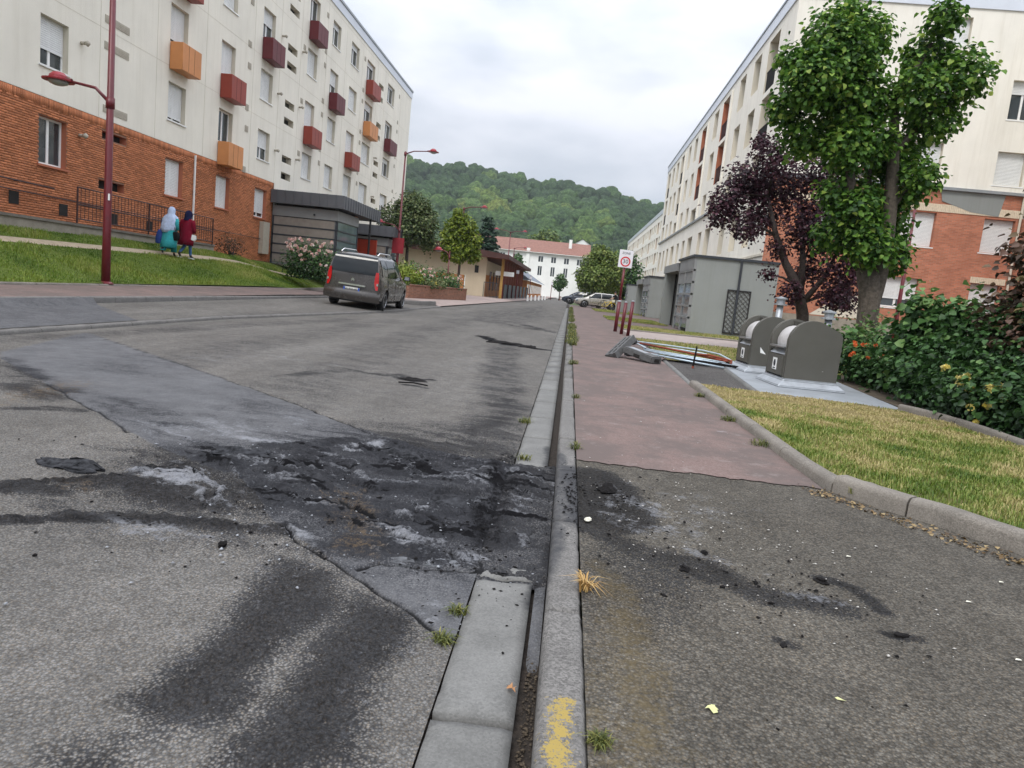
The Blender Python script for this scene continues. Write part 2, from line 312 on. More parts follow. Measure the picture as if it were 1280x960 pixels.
m_blue=M('pale_blue_tube',(.42,.50,.56),.45,.15,8,metal=.4,dirt=.3); m_rust=M('rusty_red_bar',(.22,.05,.025),.8,.4,12,.3); m_char=M('charred',(.012,.011,.011),.9,.5,30,1.,60,spec=.1)
m_rooft=M('clay_tile_roof',(.21,.105,.08),.85,.2,2,.4,20); m_roofs=M('slate_roof',(.13,.15,.18),.6,.15,2,.2,10); m_roofb=M('brown_fascia',(.07,.03,.025),.7,.15,4)
m_wood=M('honey_timber',(.42,.24,.07),.7,.15,6); m_woodr=M('red_timber',(.20,.06,.035),.7,.15,6)
m_wpaint=M('white_paint',(.78,.78,.76),.55,.06,10); m_signf=M('sign_face',(.72,.71,.74),.45,.04,8); m_signr=M('sign_red',(.55,.02,.03),.45,.03,8); m_signk=M('sign_black',(.02,.02,.03),.5,.03,8)
m_chip=M('pale_paper',(.62,.6,.5),.9,.15,30)
def paint(name,base,fl=.2):
    t=NT(name); col=t.mix(t.mr(t.noise(1.5,5,.6),.35,.75),base,tuple(c*1.04 for c in base)); return t.fin(col,t.mr(t.noise(3,5,.7),.4,.7,.25,.30),None,fl,.5,**{'Coat Weight':.6,'Coat Roughness':.06})
m_car=paint('brown_grey_car_paint',(.052,.046,.042)); m_car2=paint('silver_beige_car_paint',(.42,.40,.36),.5); m_car3=paint('dark_blue_car_paint',(.05,.06,.08)); m_chrome=M('chrome',(.75,.76,.78),.15,.05,5,metal=1.)
m_lred=M('tail_lamp_red',(.45,.01,.012),.15,.1,20,spec=.8); m_tyre=M('tyre_rubber',(.018,.018,.019),.85,.15,30,.3); m_rim=M('alloy_rim',(.52,.53,.55),.35,.06,10,metal=.8)
m_plate=M('number_plate_face',(.70,.70,.66),.5,.03,30); m_pblue=M('plate_blue',(.02,.08,.4),.5,.03,10); m_plast=M('black_plastic',(.02,.02,.022),.6,.1,20)
m_skin=M('skin',(.42,.25,.18),.6,.05,20,Subsurface_Weight=0) if False else M('skin',(.42,.25,.18),.6,.05,20)
def cloth(n,c): return M(n,c,.95,.18,14,.35,220,spec=.1)
m_lblue=cloth('pale_blue_cloth',(.42,.50,.66)); m_teal=cloth('teal_cloth',(.035,.27,.29)); m_navy=cloth('navy_cloth',(.012,.014,.045)); m_dred=cloth('dark_red_cloth',(.16,.008,.022)); m_jean=cloth('blue_denim',(.065,.14,.30)); m_blk=cloth('black_cloth',(.012,.012,.013)); m_bagb=cloth('blue_bag_cloth',(.03,.06,.22)); m_shoe=M('dark_shoe',(.02,.02,.025),.6,.1,20); m_sole=M('white_sole',(.7,.7,.68),.6,.05,20)
m_yel=M('yellow_bicycle_paint',(.75,.55,.04),.4,.05,10)
m_leafp=M('pale_leaf_green',(.50,.50,.24),.7,.12,40); m_litter=blade('leaf_litter_brown',[(.05,.03,.015),(.16,.10,.04),(.32,.24,.12)],.1)
RD=[
('K','line',.9,.22,[(-2.04,17.0),(-1.5,16.0),(-1.11,15.4),(-.5,15.1)]),
('K','line',.55,.3,[(-1.9,24.0),(-1.4,23.2),(-.9,22.5)]),
('K','line',.42,.05,[(-2.5,3.30),(-2.3,3.5),(-2.15,3.85),(-1.95,4.2)]),
('K','line',.38,.06,[(-2.3,2.86),(-1.8,3.0),(-1.35,3.12)]),
('K','line',.5,.12,[(-.35,5.0),(-.3,4.0),(-.29,3.2)]),

('S','poly',.42,.5,[(-2.6,4.1),(-1.9,5.2),(-1.0,5.9),(-.27,6.0),(-.27,2.7),(-1.2,2.9),(-2.2,2.9)]),
('S','line',.30,.35,[(-.55,5.2),(-.6,7.5),(-.9,10.5),(-1.2,15)]),
('S','line',.16,.6,[(-2.4,5.6),(-2.8,9),(-3.2,14),(-3.5,24)]),
('S','line',.15,.6,[(-4.4,7),(-4.7,12),(-4.8,20)]),
('S','line',.2,.35,[(-6.6,8),(-6.2,12),(-5.6,18)]),
('S','line',.7,.10,[(-3.6,3.1),(-2.9,3.05),(-2.3,3.3),(-2.0,3.9)]),

('P', 'poly', 0.9, 0.1, [(-5.89, 7.11), (-6.67, 9.6), (-3.14, 6.82), (-1.78, 5.65), (-0.98, 5.01), (0.01, 4.78), (0.05, 3.16), (-0.08, 2.54), (-0.27, 2.27), (-0.7, 2.68), (-1.25, 3.17), (-1.71, 3.77), (-2.43, 4.21), (-2.97, 4.64), (-4.03, 5.5), (-5.61, 6.77)]),
('S', 'poly', 0.9, 0.16, [(-2.09, 4.06), (-1.94, 4.61), (-1.54, 5.12), (-1.01, 5.13), (-0.51, 4.99), (0.01, 4.78), (0.05, 3.26), (-0.28, 3.14), (-0.67, 2.91), (-0.95, 2.91), (-1.22, 3.24), (-1.47, 3.27), (-1.86, 3.11), (-2.18, 3.24), (-2.17, 3.55)]),
('S', 'line', 1.0, 0.05, [(-2.62, 3.16), (-2.49, 3.32), (-2.31, 3.49), (-2.19, 3.81), (-2.06, 4.18), (-1.74, 4.4), (-1.26, 4.37)]),
('S', 'line', 1.0, 0.09, [(-2.32, 2.81), (-2.13, 2.94), (-1.8, 3.01), (-1.4, 3.11), (-1.18, 3.14)]),
('S', 'line', 0.8, 0.1, [(-1.55, 4.33), (-1.11, 4.24), (-0.68, 4.06), (-0.29, 3.98), (0.03, 3.88)]),
('S', 'line', 0.9, 0.12, [(-1.15, 4.03), (-0.67, 3.59), (-0.34, 3.59), (-0.13, 3.61)]),
('S', 'line', 0.85, 0.11, [(-1.14, 3.4), (-0.87, 3.26), (-0.56, 3.04), (-0.3, 3.03)]),
('S', 'line', 1.0, 0.06, [(-1.2, 4.75), (-1.02, 4.68), (-0.84, 4.63)]),
('S', 'poly', 0.95, 0.13, [(-1.08, 2.77), (-0.84, 2.71), (-0.71, 2.42), (-0.79, 2.15), (-0.82, 1.94), (-0.76, 1.72), (-0.91, 1.63), (-1.03, 1.72), (-1.02, 1.94), (-1.0, 2.21)]),
('S', 'poly', 0.85, 0.12, [(-0.69, 2.53), (-0.45, 2.43), (-0.39, 2.27), (-0.47, 1.99), (-0.4, 1.6), (-0.69, 1.45), (-0.7, 1.63), (-0.69, 1.85), (-0.69, 2.18)]),
('S', 'poly', 0.5, 0.12, [(-1.11, 1.5), (-0.96, 1.57), (-0.9, 1.45), (-1.06, 1.37)]),
('S', 'poly', 0.6, 0.25, [(-5.57, 6.73), (-4.64, 6.07), (-3.93, 5.58), (-3.88, 5.16), (-4.34, 5.24)]),
('S', 'line', 0.6, 0.1, [(-3.89, 4.69), (-3.69, 4.91), (-3.45, 5.0)]),
('S', 'poly', 0.45, 0.3, [(-3.69, 5.54), (-3.22, 5.45), (-2.57, 4.8), (-2.6, 4.5), (-3.15, 4.92)]),
('S', 'line', 0.75, 0.18, [(-2.04, 17.14), (-1.11, 15.27), (-0.26, 15.13)]),
('S', 'line', 0.55, 0.3, [(-3.24, 24.5), (-1.64, 25.24), (-0.43, 22.25)]),
('S', 'poly', 0.55, 0.3, [(-0.61, 9.07), (-0.38, 7.84), (-0.39, 6.35), (-0.6, 5.67), (-0.81, 5.39), (-0.71, 6.57), (-0.69, 8.25)]),
('S', 'line', 0.8, 0.1, [(-1.92, 8.45), (-1.73, 8.39), (-1.64, 8.63)]),
('S', 'line', 0.5, 0.05, [(-1.81, 8.0), (-1.51, 7.98)]),
('S', 'line', 0.4, 0.15, [(-3.06, 7.61), (-2.75, 8.6), (-1.97, 8.66)]),
('S', 'line', 0.2, 0.3, [(-7.71, 11.32), (-7.17, 15.41), (-6.08, 21.7)]),
('S', 'poly', 0.2, 0.8, [(-4.25, 25.57), (-3.52, 44.94), (-2.19, 63.49), (-0.82, 37.52), (-1.67, 22.13)]),
('S', 'line', 0.7, 0.07, [(-0.01, 5.54), (0.05, 4.58), (0.05, 3.16), (0.03, 2.64)]),
('A', 'poly', 0.9, 0.08, [(-1.56, 4.82), (-1.24, 5.09), (-1.22, 4.82), (-1.44, 4.61)]),
('A', 'poly', 0.8, 0.1, [(-2.21, 4.72), (-1.65, 4.91), (-1.65, 4.59), (-2.02, 4.44)]),
('A', 'poly', 0.8, 0.09, [(-2.29, 3.67), (-2.05, 3.98), (-1.71, 3.6), (-1.65, 3.3), (-2.03, 3.46)]),
('A', 'poly', 0.7, 0.1, [(-1.99, 2.96), (-1.62, 3.03), (-1.34, 2.99), (-1.42, 2.85), (-1.82, 2.81)]),
('A', 'poly', 0.9, 0.06, [(-1.23, 3.18), (-1.03, 3.14), (-0.93, 2.91), (-1.04, 2.97)]),
('A', 'poly', 0.75, 0.06, [(-0.79, 3.54), (-0.65, 3.67), (-0.56, 3.15), (-0.69, 3.0)]),
('A', 'poly', 0.6, 0.06, [(-0.42, 3.09), (-0.26, 3.26), (-0.26, 3.0), (-0.45, 2.87)]),
('A', 'poly', 0.5, 0.1, [(-0.71, 4.77), (-0.26, 4.65), (-0.43, 4.36)]),
('A', 'poly', 0.55, 0.15, [(-3.07, 4.8), (-2.66, 5.25), (-2.11, 5.82), (-1.73, 5.5), (-2.03, 4.83), (-2.43, 4.21)]),
('A', 'poly', 0.35, 0.25, [(-1.13, 2.84), (-0.85, 2.84), (-0.95, 2.35), (-1.06, 1.88), (-1.15, 1.95), (-1.14, 2.43)]),
('A', 'poly', 0.35, 0.2, [(-0.54, 2.22), (-0.37, 2.33), (-0.26, 2.14), (-0.34, 1.82), (-0.42, 1.6), (-0.46, 1.86)]),
('A', 'line', 0.5, 0.12, [(-0.35, 2.67), (-0.28, 2.55), (-0.34, 2.43)]),
('A', 'poly', 0.3, 0.4, [(-1.16, 8.58), (-0.68, 9.91), (-0.67, 7.62), (-0.8, 5.72)]),
('A', 'poly', 0.35, 0.35, [(-2.0, 12.35), (-0.99, 13.71), (-1.08, 9.52), (-1.89, 10.3)]),
('A', 'line', 0.45, 0.3, [(-4.3, 8.06), (-3.9, 9.13), (-2.93, 9.12)]),
('C', 'line', 1.0, 0.018, [(-6.6, 9.53), (-4.64, 7.97), (-3.14, 6.82), (-2.3, 6.13), (-1.78, 5.65), (-1.34, 5.24), (-1.13, 5.03)]),
('C', 'line', 0.8, 0.018, [(-5.61, 6.77), (-4.03, 5.5), (-3.0, 4.69), (-2.82, 4.5)]),
('C', 'line', 1.0, 0.012, [(-1.27, 3.16), (-1.03, 2.95), (-0.7, 2.68), (-0.46, 2.46), (-0.27, 2.27)]),
('C', 'line', 1.0, 0.03, [(-2.1, 4.12), (-1.99, 4.26), (-1.85, 4.29), (-1.68, 4.27), (-1.45, 4.32), (-1.23, 4.28)]),
('C', 'line', 1.0, 0.035, [(-1.18, 4.82), (-1.07, 4.78), (-0.95, 4.69), (-0.81, 4.6)]),
('C', 'line', 1.0, 0.02, [(-0.78, 4.57), (-0.65, 4.46), (-0.43, 4.36), (-0.23, 4.36)]),
('C', 'line', 1.0, 0.016, [(-0.73, 2.78), (-0.66, 2.87), (-0.51, 2.85), (-0.38, 2.89), (-0.24, 2.91), (-0.11, 2.85)]),
('C', 'line', 0.8, 0.013, [(-0.42, 3.09), (-0.37, 3.01), (-0.26, 3.0), (-0.24, 2.91)]),
('C', 'line', 1.0, 0.02, [(-1.07, 3.64), (-0.98, 3.47), (-0.83, 3.4)]),
('C', 'line', 0.9, 0.016, [(-0.66, 3.53), (-0.48, 3.47), (-0.27, 3.39)]),
('C', 'line', 0.7, 0.012, [(-0.24, 2.89), (-0.23, 2.71), (-0.23, 2.37), (-0.27, 2.27)]),
]
PD=[
('S', 'poly', 0.85, 0.08, [(0.05, 4.53), (0.36, 4.47), (0.51, 3.99), (0.58, 3.45), (0.37, 3.32), (0.2, 3.37), (0.07, 3.38)]),
('S', 'line', 0.6, 0.12, [(0.2, 3.37), (0.42, 3.07), (0.68, 2.97), (0.89, 2.75), (1.12, 2.71)]),
('S', 'line', 0.7, 0.05, [(1.19, 3.0), (1.29, 2.91), (1.31, 2.73)]),
('S', 'line', 0.7, 0.04, [(1.26, 2.52), (1.34, 2.52)]),
('S', 'line', 0.7, 0.05, [(0.61, 2.9), (0.67, 2.81)]),
('S', 'poly', 0.35, 0.15, [(0.18, 3.19), (0.43, 3.17), (0.78, 3.09), (0.58, 2.55), (0.35, 2.23), (0.18, 2.43)]),
('S', 'line', 0.5, 0.04, [(0.82, 2.34), (0.85, 2.32)]),
('A', 'poly', 0.8, 0.09, [(0.23, 4.21), (0.75, 3.78), (0.8, 3.2), (0.59, 3.23), (0.31, 3.47)]),
('A', 'line', 0.7, 0.06, [(0.65, 3.15), (0.86, 3.03), (1.03, 2.79), (1.17, 2.76)]),
('A', 'poly', 0.45, 0.12, [(0.26, 4.42), (0.72, 4.54), (1.22, 3.97), (0.87, 3.56)]),
('A', 'line', 0.6, 0.05, [(1.16, 6.44), (1.33, 6.5), (1.53, 6.51)]),
('S', 'poly', 0.2, 0.5, [(0.76, 8.56), (1.61, 8.55), (1.26, 6.96), (0.47, 6.66)]),
('C', 'line', 0.5, 0.02, [(0.5, 8.01), (0.92, 8.21), (1.34, 8.04), (1.25, 7.18), (0.79, 6.87), (0.32, 6.46)]),
('M', 'poly', 0.8, 0.1, [(0.2, 2.99), (0.38, 2.63), (0.41, 2.1), (0.4, 1.61), (0.18, 1.56)]),
]
# ---------------------------------------------------------------- ground
def seg_dist(px,py,pts,closed=False):
    d=np.full(px.shape,1e9); P=list(pts)+([pts[0]] if closed else [])
    for (ax,ay),(bx,by) in zip(P[:-1],P[1:]):
        ex,ey=bx-ax,by-ay; t=np.clip(((px-ax)*ex+(py-ay)*ey)/(ex*ex+ey*ey+1e-9),0,1)
        d=np.minimum(d,np.hypot(px-ax-t*ex,py-ay-t*ey))
    return d
def inside(px,py,pts):
    r=np.zeros(px.shape,bool);n=len(pts)
    for i in range(n):
        (ax,ay),(bx,by)=pts[i],pts[(i+1)%n]
        c=((ay>py)!=(by>py))&(px<(bx-ax)*(py-ay)/((by-ay) if by!=ay else 1e-9)+ax); r^=c
    return r
def masks(px,py,defs):
    wx=px+(fbm(px*3+5,py*3,4)-.5)*.22*np.clip(py/5,.4,2); wy=py+(fbm(px*3+50,py*3+9,4)-.5)*.30*np.clip(py/5,.4,2)
    m={k:np.zeros(px.shape) for k in 'SAPCMK'}
    for ch,k,s,wd,pts in defs:
        X,Y=(wx,wy) if ch in 'SAMK' else ((px+(fbm(px*6,py*6,3)-.5)*.05,py+(fbm(px*6+9,py*6,3)-.5)*.06) if ch=='C' else (px,py))
        if k=='poly':
            d=seg_dist(X,Y,pts,True); sg=np.where(inside(X,Y,pts),d,-d); v=np.clip(sg/wd*.5+.5,0,1) if ch!='P' else np.clip(sg/.02+.5,0,1)
        else:
            d=seg_dist(X,Y,pts); v=np.clip(1.3-d/wd,0,1)
        v=v*v*(3-2*v)*s; m[ch]=np.maximum(m[ch],v)
    return m
def grid(xs,ys):
    X,Y=np.meshgrid(xs,ys); nx,ny=len(xs),len(ys); i=np.arange(nx*ny).reshape(ny,nx)
    F=np.stack([i[:-1,:-1],i[:-1,1:],i[1:,1:],i[1:,:-1]],-1).reshape(-1,4); return X.ravel(),Y.ravel(),F
def steps(a,b,f):
    o=[a]
    while o[-1]<b: o.append(o[-1]+f(o[-1]))
    o[-1]=b; return np.array(o)
def interp(Y,tab): return np.interp(Y,[t[0] for t in tab],[t[1] for t in tab])
BAY=[(-20,-6.9),(14,-6.9),(22,-6.1),(31,-5.9),(64,-5.1),(127,-3.7),(200,-2.6)]
PAV=[(-20,-8.95),(26,-8.7),(31,-6.4),(33,-6.1),(64,-5.3),(127,-3.8),(200,-2.7)]
LAW=[(-20,-10.8),(28,-10.9),(35,-11.9),(60,-12),(200,-12)]
far=MB(); far.add([(-640,-100,-.08),(740,-100,-.08),(740,990,-.08),(-640,990,-.08)],[(0,1,2,3)])
O('ground',far,m_far,kind='structure')
# road
xs=np.concatenate([np.linspace(-1,-.56,60)[:-1]*0]) if False else None
u=np.concatenate([[-7.6,-7.2],np.arange(-6.9,-4.4,.06),np.arange(-4.4,-2.9,.025),np.arange(-2.9,-.27,.0115),[-.262]])
ys=np.concatenate([[-6,-3,0],steps(.9,190,lambda y:(.010 if y<5 else .010+(y-5)**1.35*.011))])
X,Y,F=grid(u,ys)
# the left edge follows the parking bay kerb
edge=interp(Y,BAY); Xe=np.where(Y>14,-.262+(X+.262)*((edge+.262)/(-6.9+.262)),X)
def burn(Xe,Y):
    m=masks(Xe,Y,RD); 
    heat=np.clip(m['S']*1.2,0,1)*(Y<6)*(Xe>-3)
    ra=Xe*.93-Y*.37; rb=Xe*.37+Y*.93; wv=(fbm(Xe*2+7,Y*2,4)-.5)*.5
    st1=fbm(ra*2.2+wv*3,(rb+wv)*9,5,.6); st2=fbm(ra*3+40+wv*2,(rb+wv)*14+7,5,.62)
    core=np.clip(1-seg_dist(Xe,Y,[(-1.6,4.1),(-.8,3.9),(-.1,4.0)])/1.3,0,1)
    zn=np.clip((Y-2.75)/.2,0,1); m['S']=np.clip(m['S']*(1-zn+zn*(.62+1.1*np.clip((st1-.40)*4,0,1))),0,1)
    st3=fbm(ra*5+wv*5,(rb+wv)*22+3,5,.65); bl=.9*np.clip((st3-.475)*9,0,1)*np.clip((st2-.38)*6,0,1)*np.clip((st1-.38)*6,0,1)*np.clip(core*1.8,0,1)*np.clip(heat*1.5,0,1)
    cn=fbm(ra*4+11+wv*4,rb*6+wv*8,4,.55); crev=np.clip(1-np.abs(cn-.5)/.018,0,1)*np.clip(core*2-.4,0,1)*heat*(fbm(Xe*4,Y*4+8,3)>.47)
    m['S']=np.maximum(m['S'],0)
    m['A']=np.clip(m['A']*np.clip(.15+(st2-.4)*4,0,1)+.62*np.clip((st2-.56)*8,0,1)*np.clip(core*2,0,1)*heat,0,1)
    h=(st1-.5)*.045*heat+np.abs(st2-.5)*.05*heat-crev*.016+np.clip(cn-.5,0,.06)*.5*core*heat+(fbm(Xe*5,Y*5,5,.6)-.5)*.02*heat+np.abs(fbm(Xe*14+3,Y*14,4,.6)-.5)*.05*heat+ (fbm(Xe*45,Y*45,3,.6)-.5)*.014*heat
    h+= -m['C']*.022*(Y<7) + np.clip(m['A'],0,1)*.006*(Y<6)
    return m,h,crev,bl,heat
m,h,crev,bl,heat=burn(Xe,Y)
z=h+ (fbm(Xe*.5,Y*.5,3)-.5)*.012
z=np.where(Y<8,z,z*np.clip((14-Y)/6,0,1)); z=z*np.clip((-.262-Xe)/.05,0,1)
mk=np.stack([m['S'],m['A'],m['P']],1)
rust=np.clip(1-seg_dist(Xe,Y,[(-1.1,3.7),(-.9,3.35),(-.8,3.0)])/.25,0,1)*.9+np.clip(1-seg_dist(Xe,Y,[(-4.2,5.9),(-4.1,4.9)])/.5,0,1)*.8+np.clip(1-seg_dist(Xe,Y,[(-2.5,3.4),(-2.3,3.3)])/.2,0,1)*.7
me=npmesh('road',np.stack([Xe,Y,z],1),F,{'mask':mk,'mask2':np.stack([np.maximum(m['C']*(Y<14),crev*.9),rust*.7,np.maximum(bl,m['K'])],1)},True)
link('road',me,m_road,kind='structure')
# gap of dirt between gutter and kerb, with bedding
b=MB(); b.add([(-.30,-3,-.035),(.06,-3,-.035),(.06,190,-.035),(-.30,190,-.035)],[(0,1,2,3)]); O('gutter_bed',b,m_dirt,kind='structure')
# gutter slabs: 1 m precast pieces
gut=T('gutter',(0,0,0),None,None,kind='structure')
def piece(name,x0,x1,y0,y1,z0,z1,mats,parent,bev=.008,masked=True,tilt=0,soot=0,yel=0,top=None,nx=6,ny=24):
    xs=np.linspace(x0,x1,nx);yy=np.linspace(y0,y1,ny);X,Y,F=grid(xs,yy)
    e=np.minimum(np.minimum(X-x0,x1-X),np.minimum(Y-y0,y1-Y)); chip=(fbm(X*9,Y*9,4)-.45)
    z=z1-np.where(e<1e-6,bev*(1.2+6*np.clip(chip,0,.3)),0)+(X-x0)*tilt+(fbm(X*7,Y*7,3)-.5)*.004
    V=np.stack([X,Y,z],1); n=len(V); ii=np.arange(n).reshape(ny,nx)
    ring=np.concatenate([ii[0,:],ii[1:,-1],ii[-1,-2::-1],ii[-2:0:-1,0]]); B=V[ring].copy();B[:,2]=z0; k=len(ring)
    SF=np.stack([ring,n+np.arange(k),n+(np.arange(k)+1)%k,np.roll(ring,-1)],1)[:, ::1]
    V2=np.concatenate([V,B]);F2=np.concatenate([F,SF])
    mS=masks(V2[:,0],V2[:,1],RD+PD)['S'] if soot else np.zeros(len(V2))
    ye=np.clip(1-seg_dist(V2[:,0],V2[:,1],[(.10,1.80),(.085,1.62),(.095,1.40)])/.075,0,1)*.95 if yel else np.zeros(len(V2))
    me=npmesh(name,V2,F2,{'mask':np.stack([mS*soot,ye,ye*0],1)},True)
    o=link(name,me,mats,parent); 
    return o
y=.86-1
i=0
while y<62:
    if not (2.96<y+.5<3.0) :
        far_=y>9
        burnt= 2.9<=y<4.8
        if not burnt: piece('gutter_slab',-.256,-.026,y+.016,y+.984,-.03,.006+.003*math.sin(i*7),m_slab,gut,.007,tilt=-.012*(-1),soot=1 if y<6 else 0,nx=8 if not far_ else 3,ny=26 if not far_ else 3)
    y+=1.0 if y<30 else 1.0; i+=1
# burnt molten cover over the gutter and a mortar fillet in the gap
xs=np.arange(-.272,.034,.0105);yy=np.arange(2.84,4.9,.0105);X,Y,F=grid(xs,yy); mm,hh,cv,bb,ht=burn(X,Y)
edge_=(fbm(X*9,Y*0+3,4)-.5)*.16*np.clip((X+.26)/.05,0,1); Y=np.where(Y>4.8,Y+edge_,np.where(Y<2.9,Y+edge_*.5,Y)); e=np.minimum(Y-2.84,4.9-Y)
z=.010+hh*.9*np.clip((X+.272)/.05,.3,1); z=np.where(e<.06,z*np.clip(e,0,1)/.06-.01,z)
me=npmesh('burnt_gutter_fill',np.stack([X,Y,z],1),F,{'mask':np.stack([np.maximum(mm['S'],.45),mm['A'],X*0+.6],1),'mask2':np.stack([np.maximum(mm['C'],cv*.9),X*0,np.maximum(bb,mm['K'])],1)},True); link('burnt_gutter_fill',me,m_road,kind='structure')
xs=np.arange(-.012,.034,.006);yy=np.arange(2.22,3.0,.012);X,Y,F=grid(xs,yy);z=-.004+(fbm(X*20,Y*20,3)-.5)*.02-(np.abs(X-.011)/.03)**2*.008-np.clip(2.34-Y+(fbm(X*30,Y*2)-.5)*.1,0,1)*.3
me=npmesh('gutter_mortar',np.stack([X,Y,z],1),F,{'mask':np.stack([np.clip(Y-2.6,0,1),X*0+.3,X*0+.8],1)},True);link('gutter_mortar',me,m_road,kind='structure')
# right kerb: 1 m stones
ker=T('kerb',(0,0,0),None,None,kind='structure')
y=-.62;i=0
while y<75:
    far_=y>9; jy=.006
    piece('kerb_stone',.034+.002*math.sin(i*5),.160+.002*math.cos(i*3),y+jy,y+1-jy,-.05,.122+.003*math.sin(i*3.3),m_kerb,ker,.012,soot=1 if y<7 else 0,yel=1 if y<2.2 else 0,nx=10 if not far_ else 4,ny=60 if not far_ else 3)
    y+=1;i+=1
# right footway: asphalt then red asphalt
K2=[(-5,4.75),(.1,4.65),(2.35,3.28),(3.72,2.43),(4.15,2.17),(4.35,1.99),(4.72,1.76),(6.44,1.75),(7.63,1.75),(10.1,1.77)]
def footway(name,mat,xs,ys,z0,right,ymask=None,defs=PD,lift=1):
    X,Y,F=grid(np.linspace(0,1,xs),ys); r=interp(Y,right); Xw=.161+X*(r-.161); m=masks(Xw,Y,defs); m['A']*=np.clip((fbm(Xw*9,Y*9,5,.65)-.42)*6,0,1)*.75; m['M']=np.maximum(m['M'],.75*np.clip((fbm(Xw*1.7+3,Y*1.3,4)-.45)*5,0,1)*np.clip((2.6-Y)/1,0,1)*np.clip((1.3-Xw),0,1))
    near=np.clip((12-Y)/4,0,1)
    z=z0+(fbm(Xw*.8,Y*.8,3)-.5)*.012*near+(fbm(Xw*30,Y*30,3)-.5)*.014*m['S']*near+m['A']*.003*near
    if name=='footway_red': Y=np.where(Y<4.701,4.70+(fbm(Xw*8,Xw*3,5,.65)-.5)*.16,Y)
    me=npmesh(name,np.stack([Xw,Y,z],1),F,{'mask':np.stack([m['S'],m['A'],X*0],1),'mask2':np.stack([m['C'],m['M'],X*0],1)},True); return link(name,me,mat,kind='structure')
footway('footway_asphalt',m_path,190,np.concatenate([[-4,-1],steps(.9,4.80,lambda y:.014)]),.118,K2)
FR=[(4.7,1.76),(10.1,1.77),(14,1.88),(15,2.0),(75,2.0),(76,2.0)]
footway('footway_red',m_red,60,steps(4.7,76,lambda y:.03 if y<7 else .03+(y-7)*.02),.124,FR)
# grown-in second kerb along the lawn
k2=T('lawn_kerb',(0,0,0),None,None,kind='structure')
def kerbrun(par,pts,wd,z0,z1,mat,ln=1.0,soot=0):
    P=[Vector((x,y,0)) for x,y in pts]
    L=[0]
    for a,b in zip(P[:-1],P[1:]):L.append(L[-1]+(b-a).length)
    def at(s):
        for i in range(len(P)-1):
            if s<=L[i+1] or i==len(P)-2:
                t=(s-L[i])/(L[i+1]-L[i]);return P[i].lerp(P[i+1],t)
    s=0
    while s<L[-1]-.05:
        e=min(s+ln,L[-1]);rings=[];n=8
        for k in range(n+1):
            t=s+.006+(e-s-.012)*k/n; p=at(t); d=(at(min(t+.05,L[-1]))-at(max(t-.05,0))).normalized(); q=Vector((d.y,-d.x,0))
            j=random.uniform(-.003,.003)
            rings.append([p+q*a+Vector((0,0,zz)) for a,zz in((0,z0),(.004,z1-.03+j),(.02,z1-.008+j),(.04,z1+j),(wd-.03,z1+j),(wd-.01,z1-.01),(wd,z1-.035),(wd,z0))])
        mb=MB().loft(rings); o=O('kerb_stone',mb,mat,par,smooth=False); autosmooth(o,60); s=e
kerbrun(k2,[(4.62,.06),(3.25,2.35),(2.43,3.72),(2.17,4.15),(1.99,4.35),(1.80,4.66)],.15,.05,.225,m_kerb2,.98)
kerbrun(k2,[(1.80,4.67),(1.75,5.2),(1.75,6.44),(1.75,7.63),(1.77,10.1)],.13,.05,.195,m_kerb2,.98)
k3=T('border_edging',(0,0,0),None,None,kind='structure')
kerbrun(k3,[(4.40,9.5),(4.62,8.9),(4.66,8.0),(4.62,7.2),(4.6,6.0),(4.6,4.0),(4.64,-3.0)],.10,.05,.24,m_kerb2,1.0)
kerbrun(k3,[(1.77,10.12),(1.84,12),(1.9,14.2)],.09,.05,.14,m_slab,1.0)
# lawn between the kerbs
def lawn(name,poly,z,mat,st,amp=.03,fl=.0,kind='structure'):
    xs=np.arange(min(p[0] for p in poly),max(p[0] for p in poly)+st,st);ys=np.arange(min(p[1] for p in poly),max(p[1] for p in poly)+st,st)
    X,Y,F=grid(xs,ys);ins=inside(X,Y,poly);F=F[ins[F].all(1)];
    return npmesh(name,np.stack([X,Y,z+(fbm(X*2,Y*2,4)-.5)*amp],1),F,{'mask':np.stack([X*0+.5+fl,X*0,X*0],1)},True)
LP=[(1.86,4.5),(2.10,4.38),(2.35,4.0),(2.6,3.6),(3.4,2.4),(4.58,.4),(4.62,2.4),(4.66,8.0),(4.6,8.95),(4.40,9.45),(2.68,9.8),(1.88,10.05)]
X,Y,F=grid(np.arange(1.7,4.8,.06),np.arange(.0,10.2,.06));ins=inside(X,Y,[(1.82,4.55),(2.05,4.42),(2.3,4.05),(2.52,3.65),(3.34,2.36),(4.68,.12),(4.72,2.4),(4.72,8.95),(4.5,9.5),(2.7,9.86),(1.85,10.12)]);F=F[ins[F].all(1)]
dry=np.clip((Y-6.6+ (fbm(X*2,Y*2)-.5)*2)/2.0,0,1)*.32-.03
zz=.165+(fbm(X*2,Y*2,4)-.5)*.05
link('lawn',npmesh('lawn',np.stack([X,Y,zz],1),F,{'mask':np.stack([.5+dry,X*0,X*0],1)},True),m_lawn,kind='structure')
def lawnz(X,Y): return .165+(fbm(X*2,Y*2,4)-.5)*.05
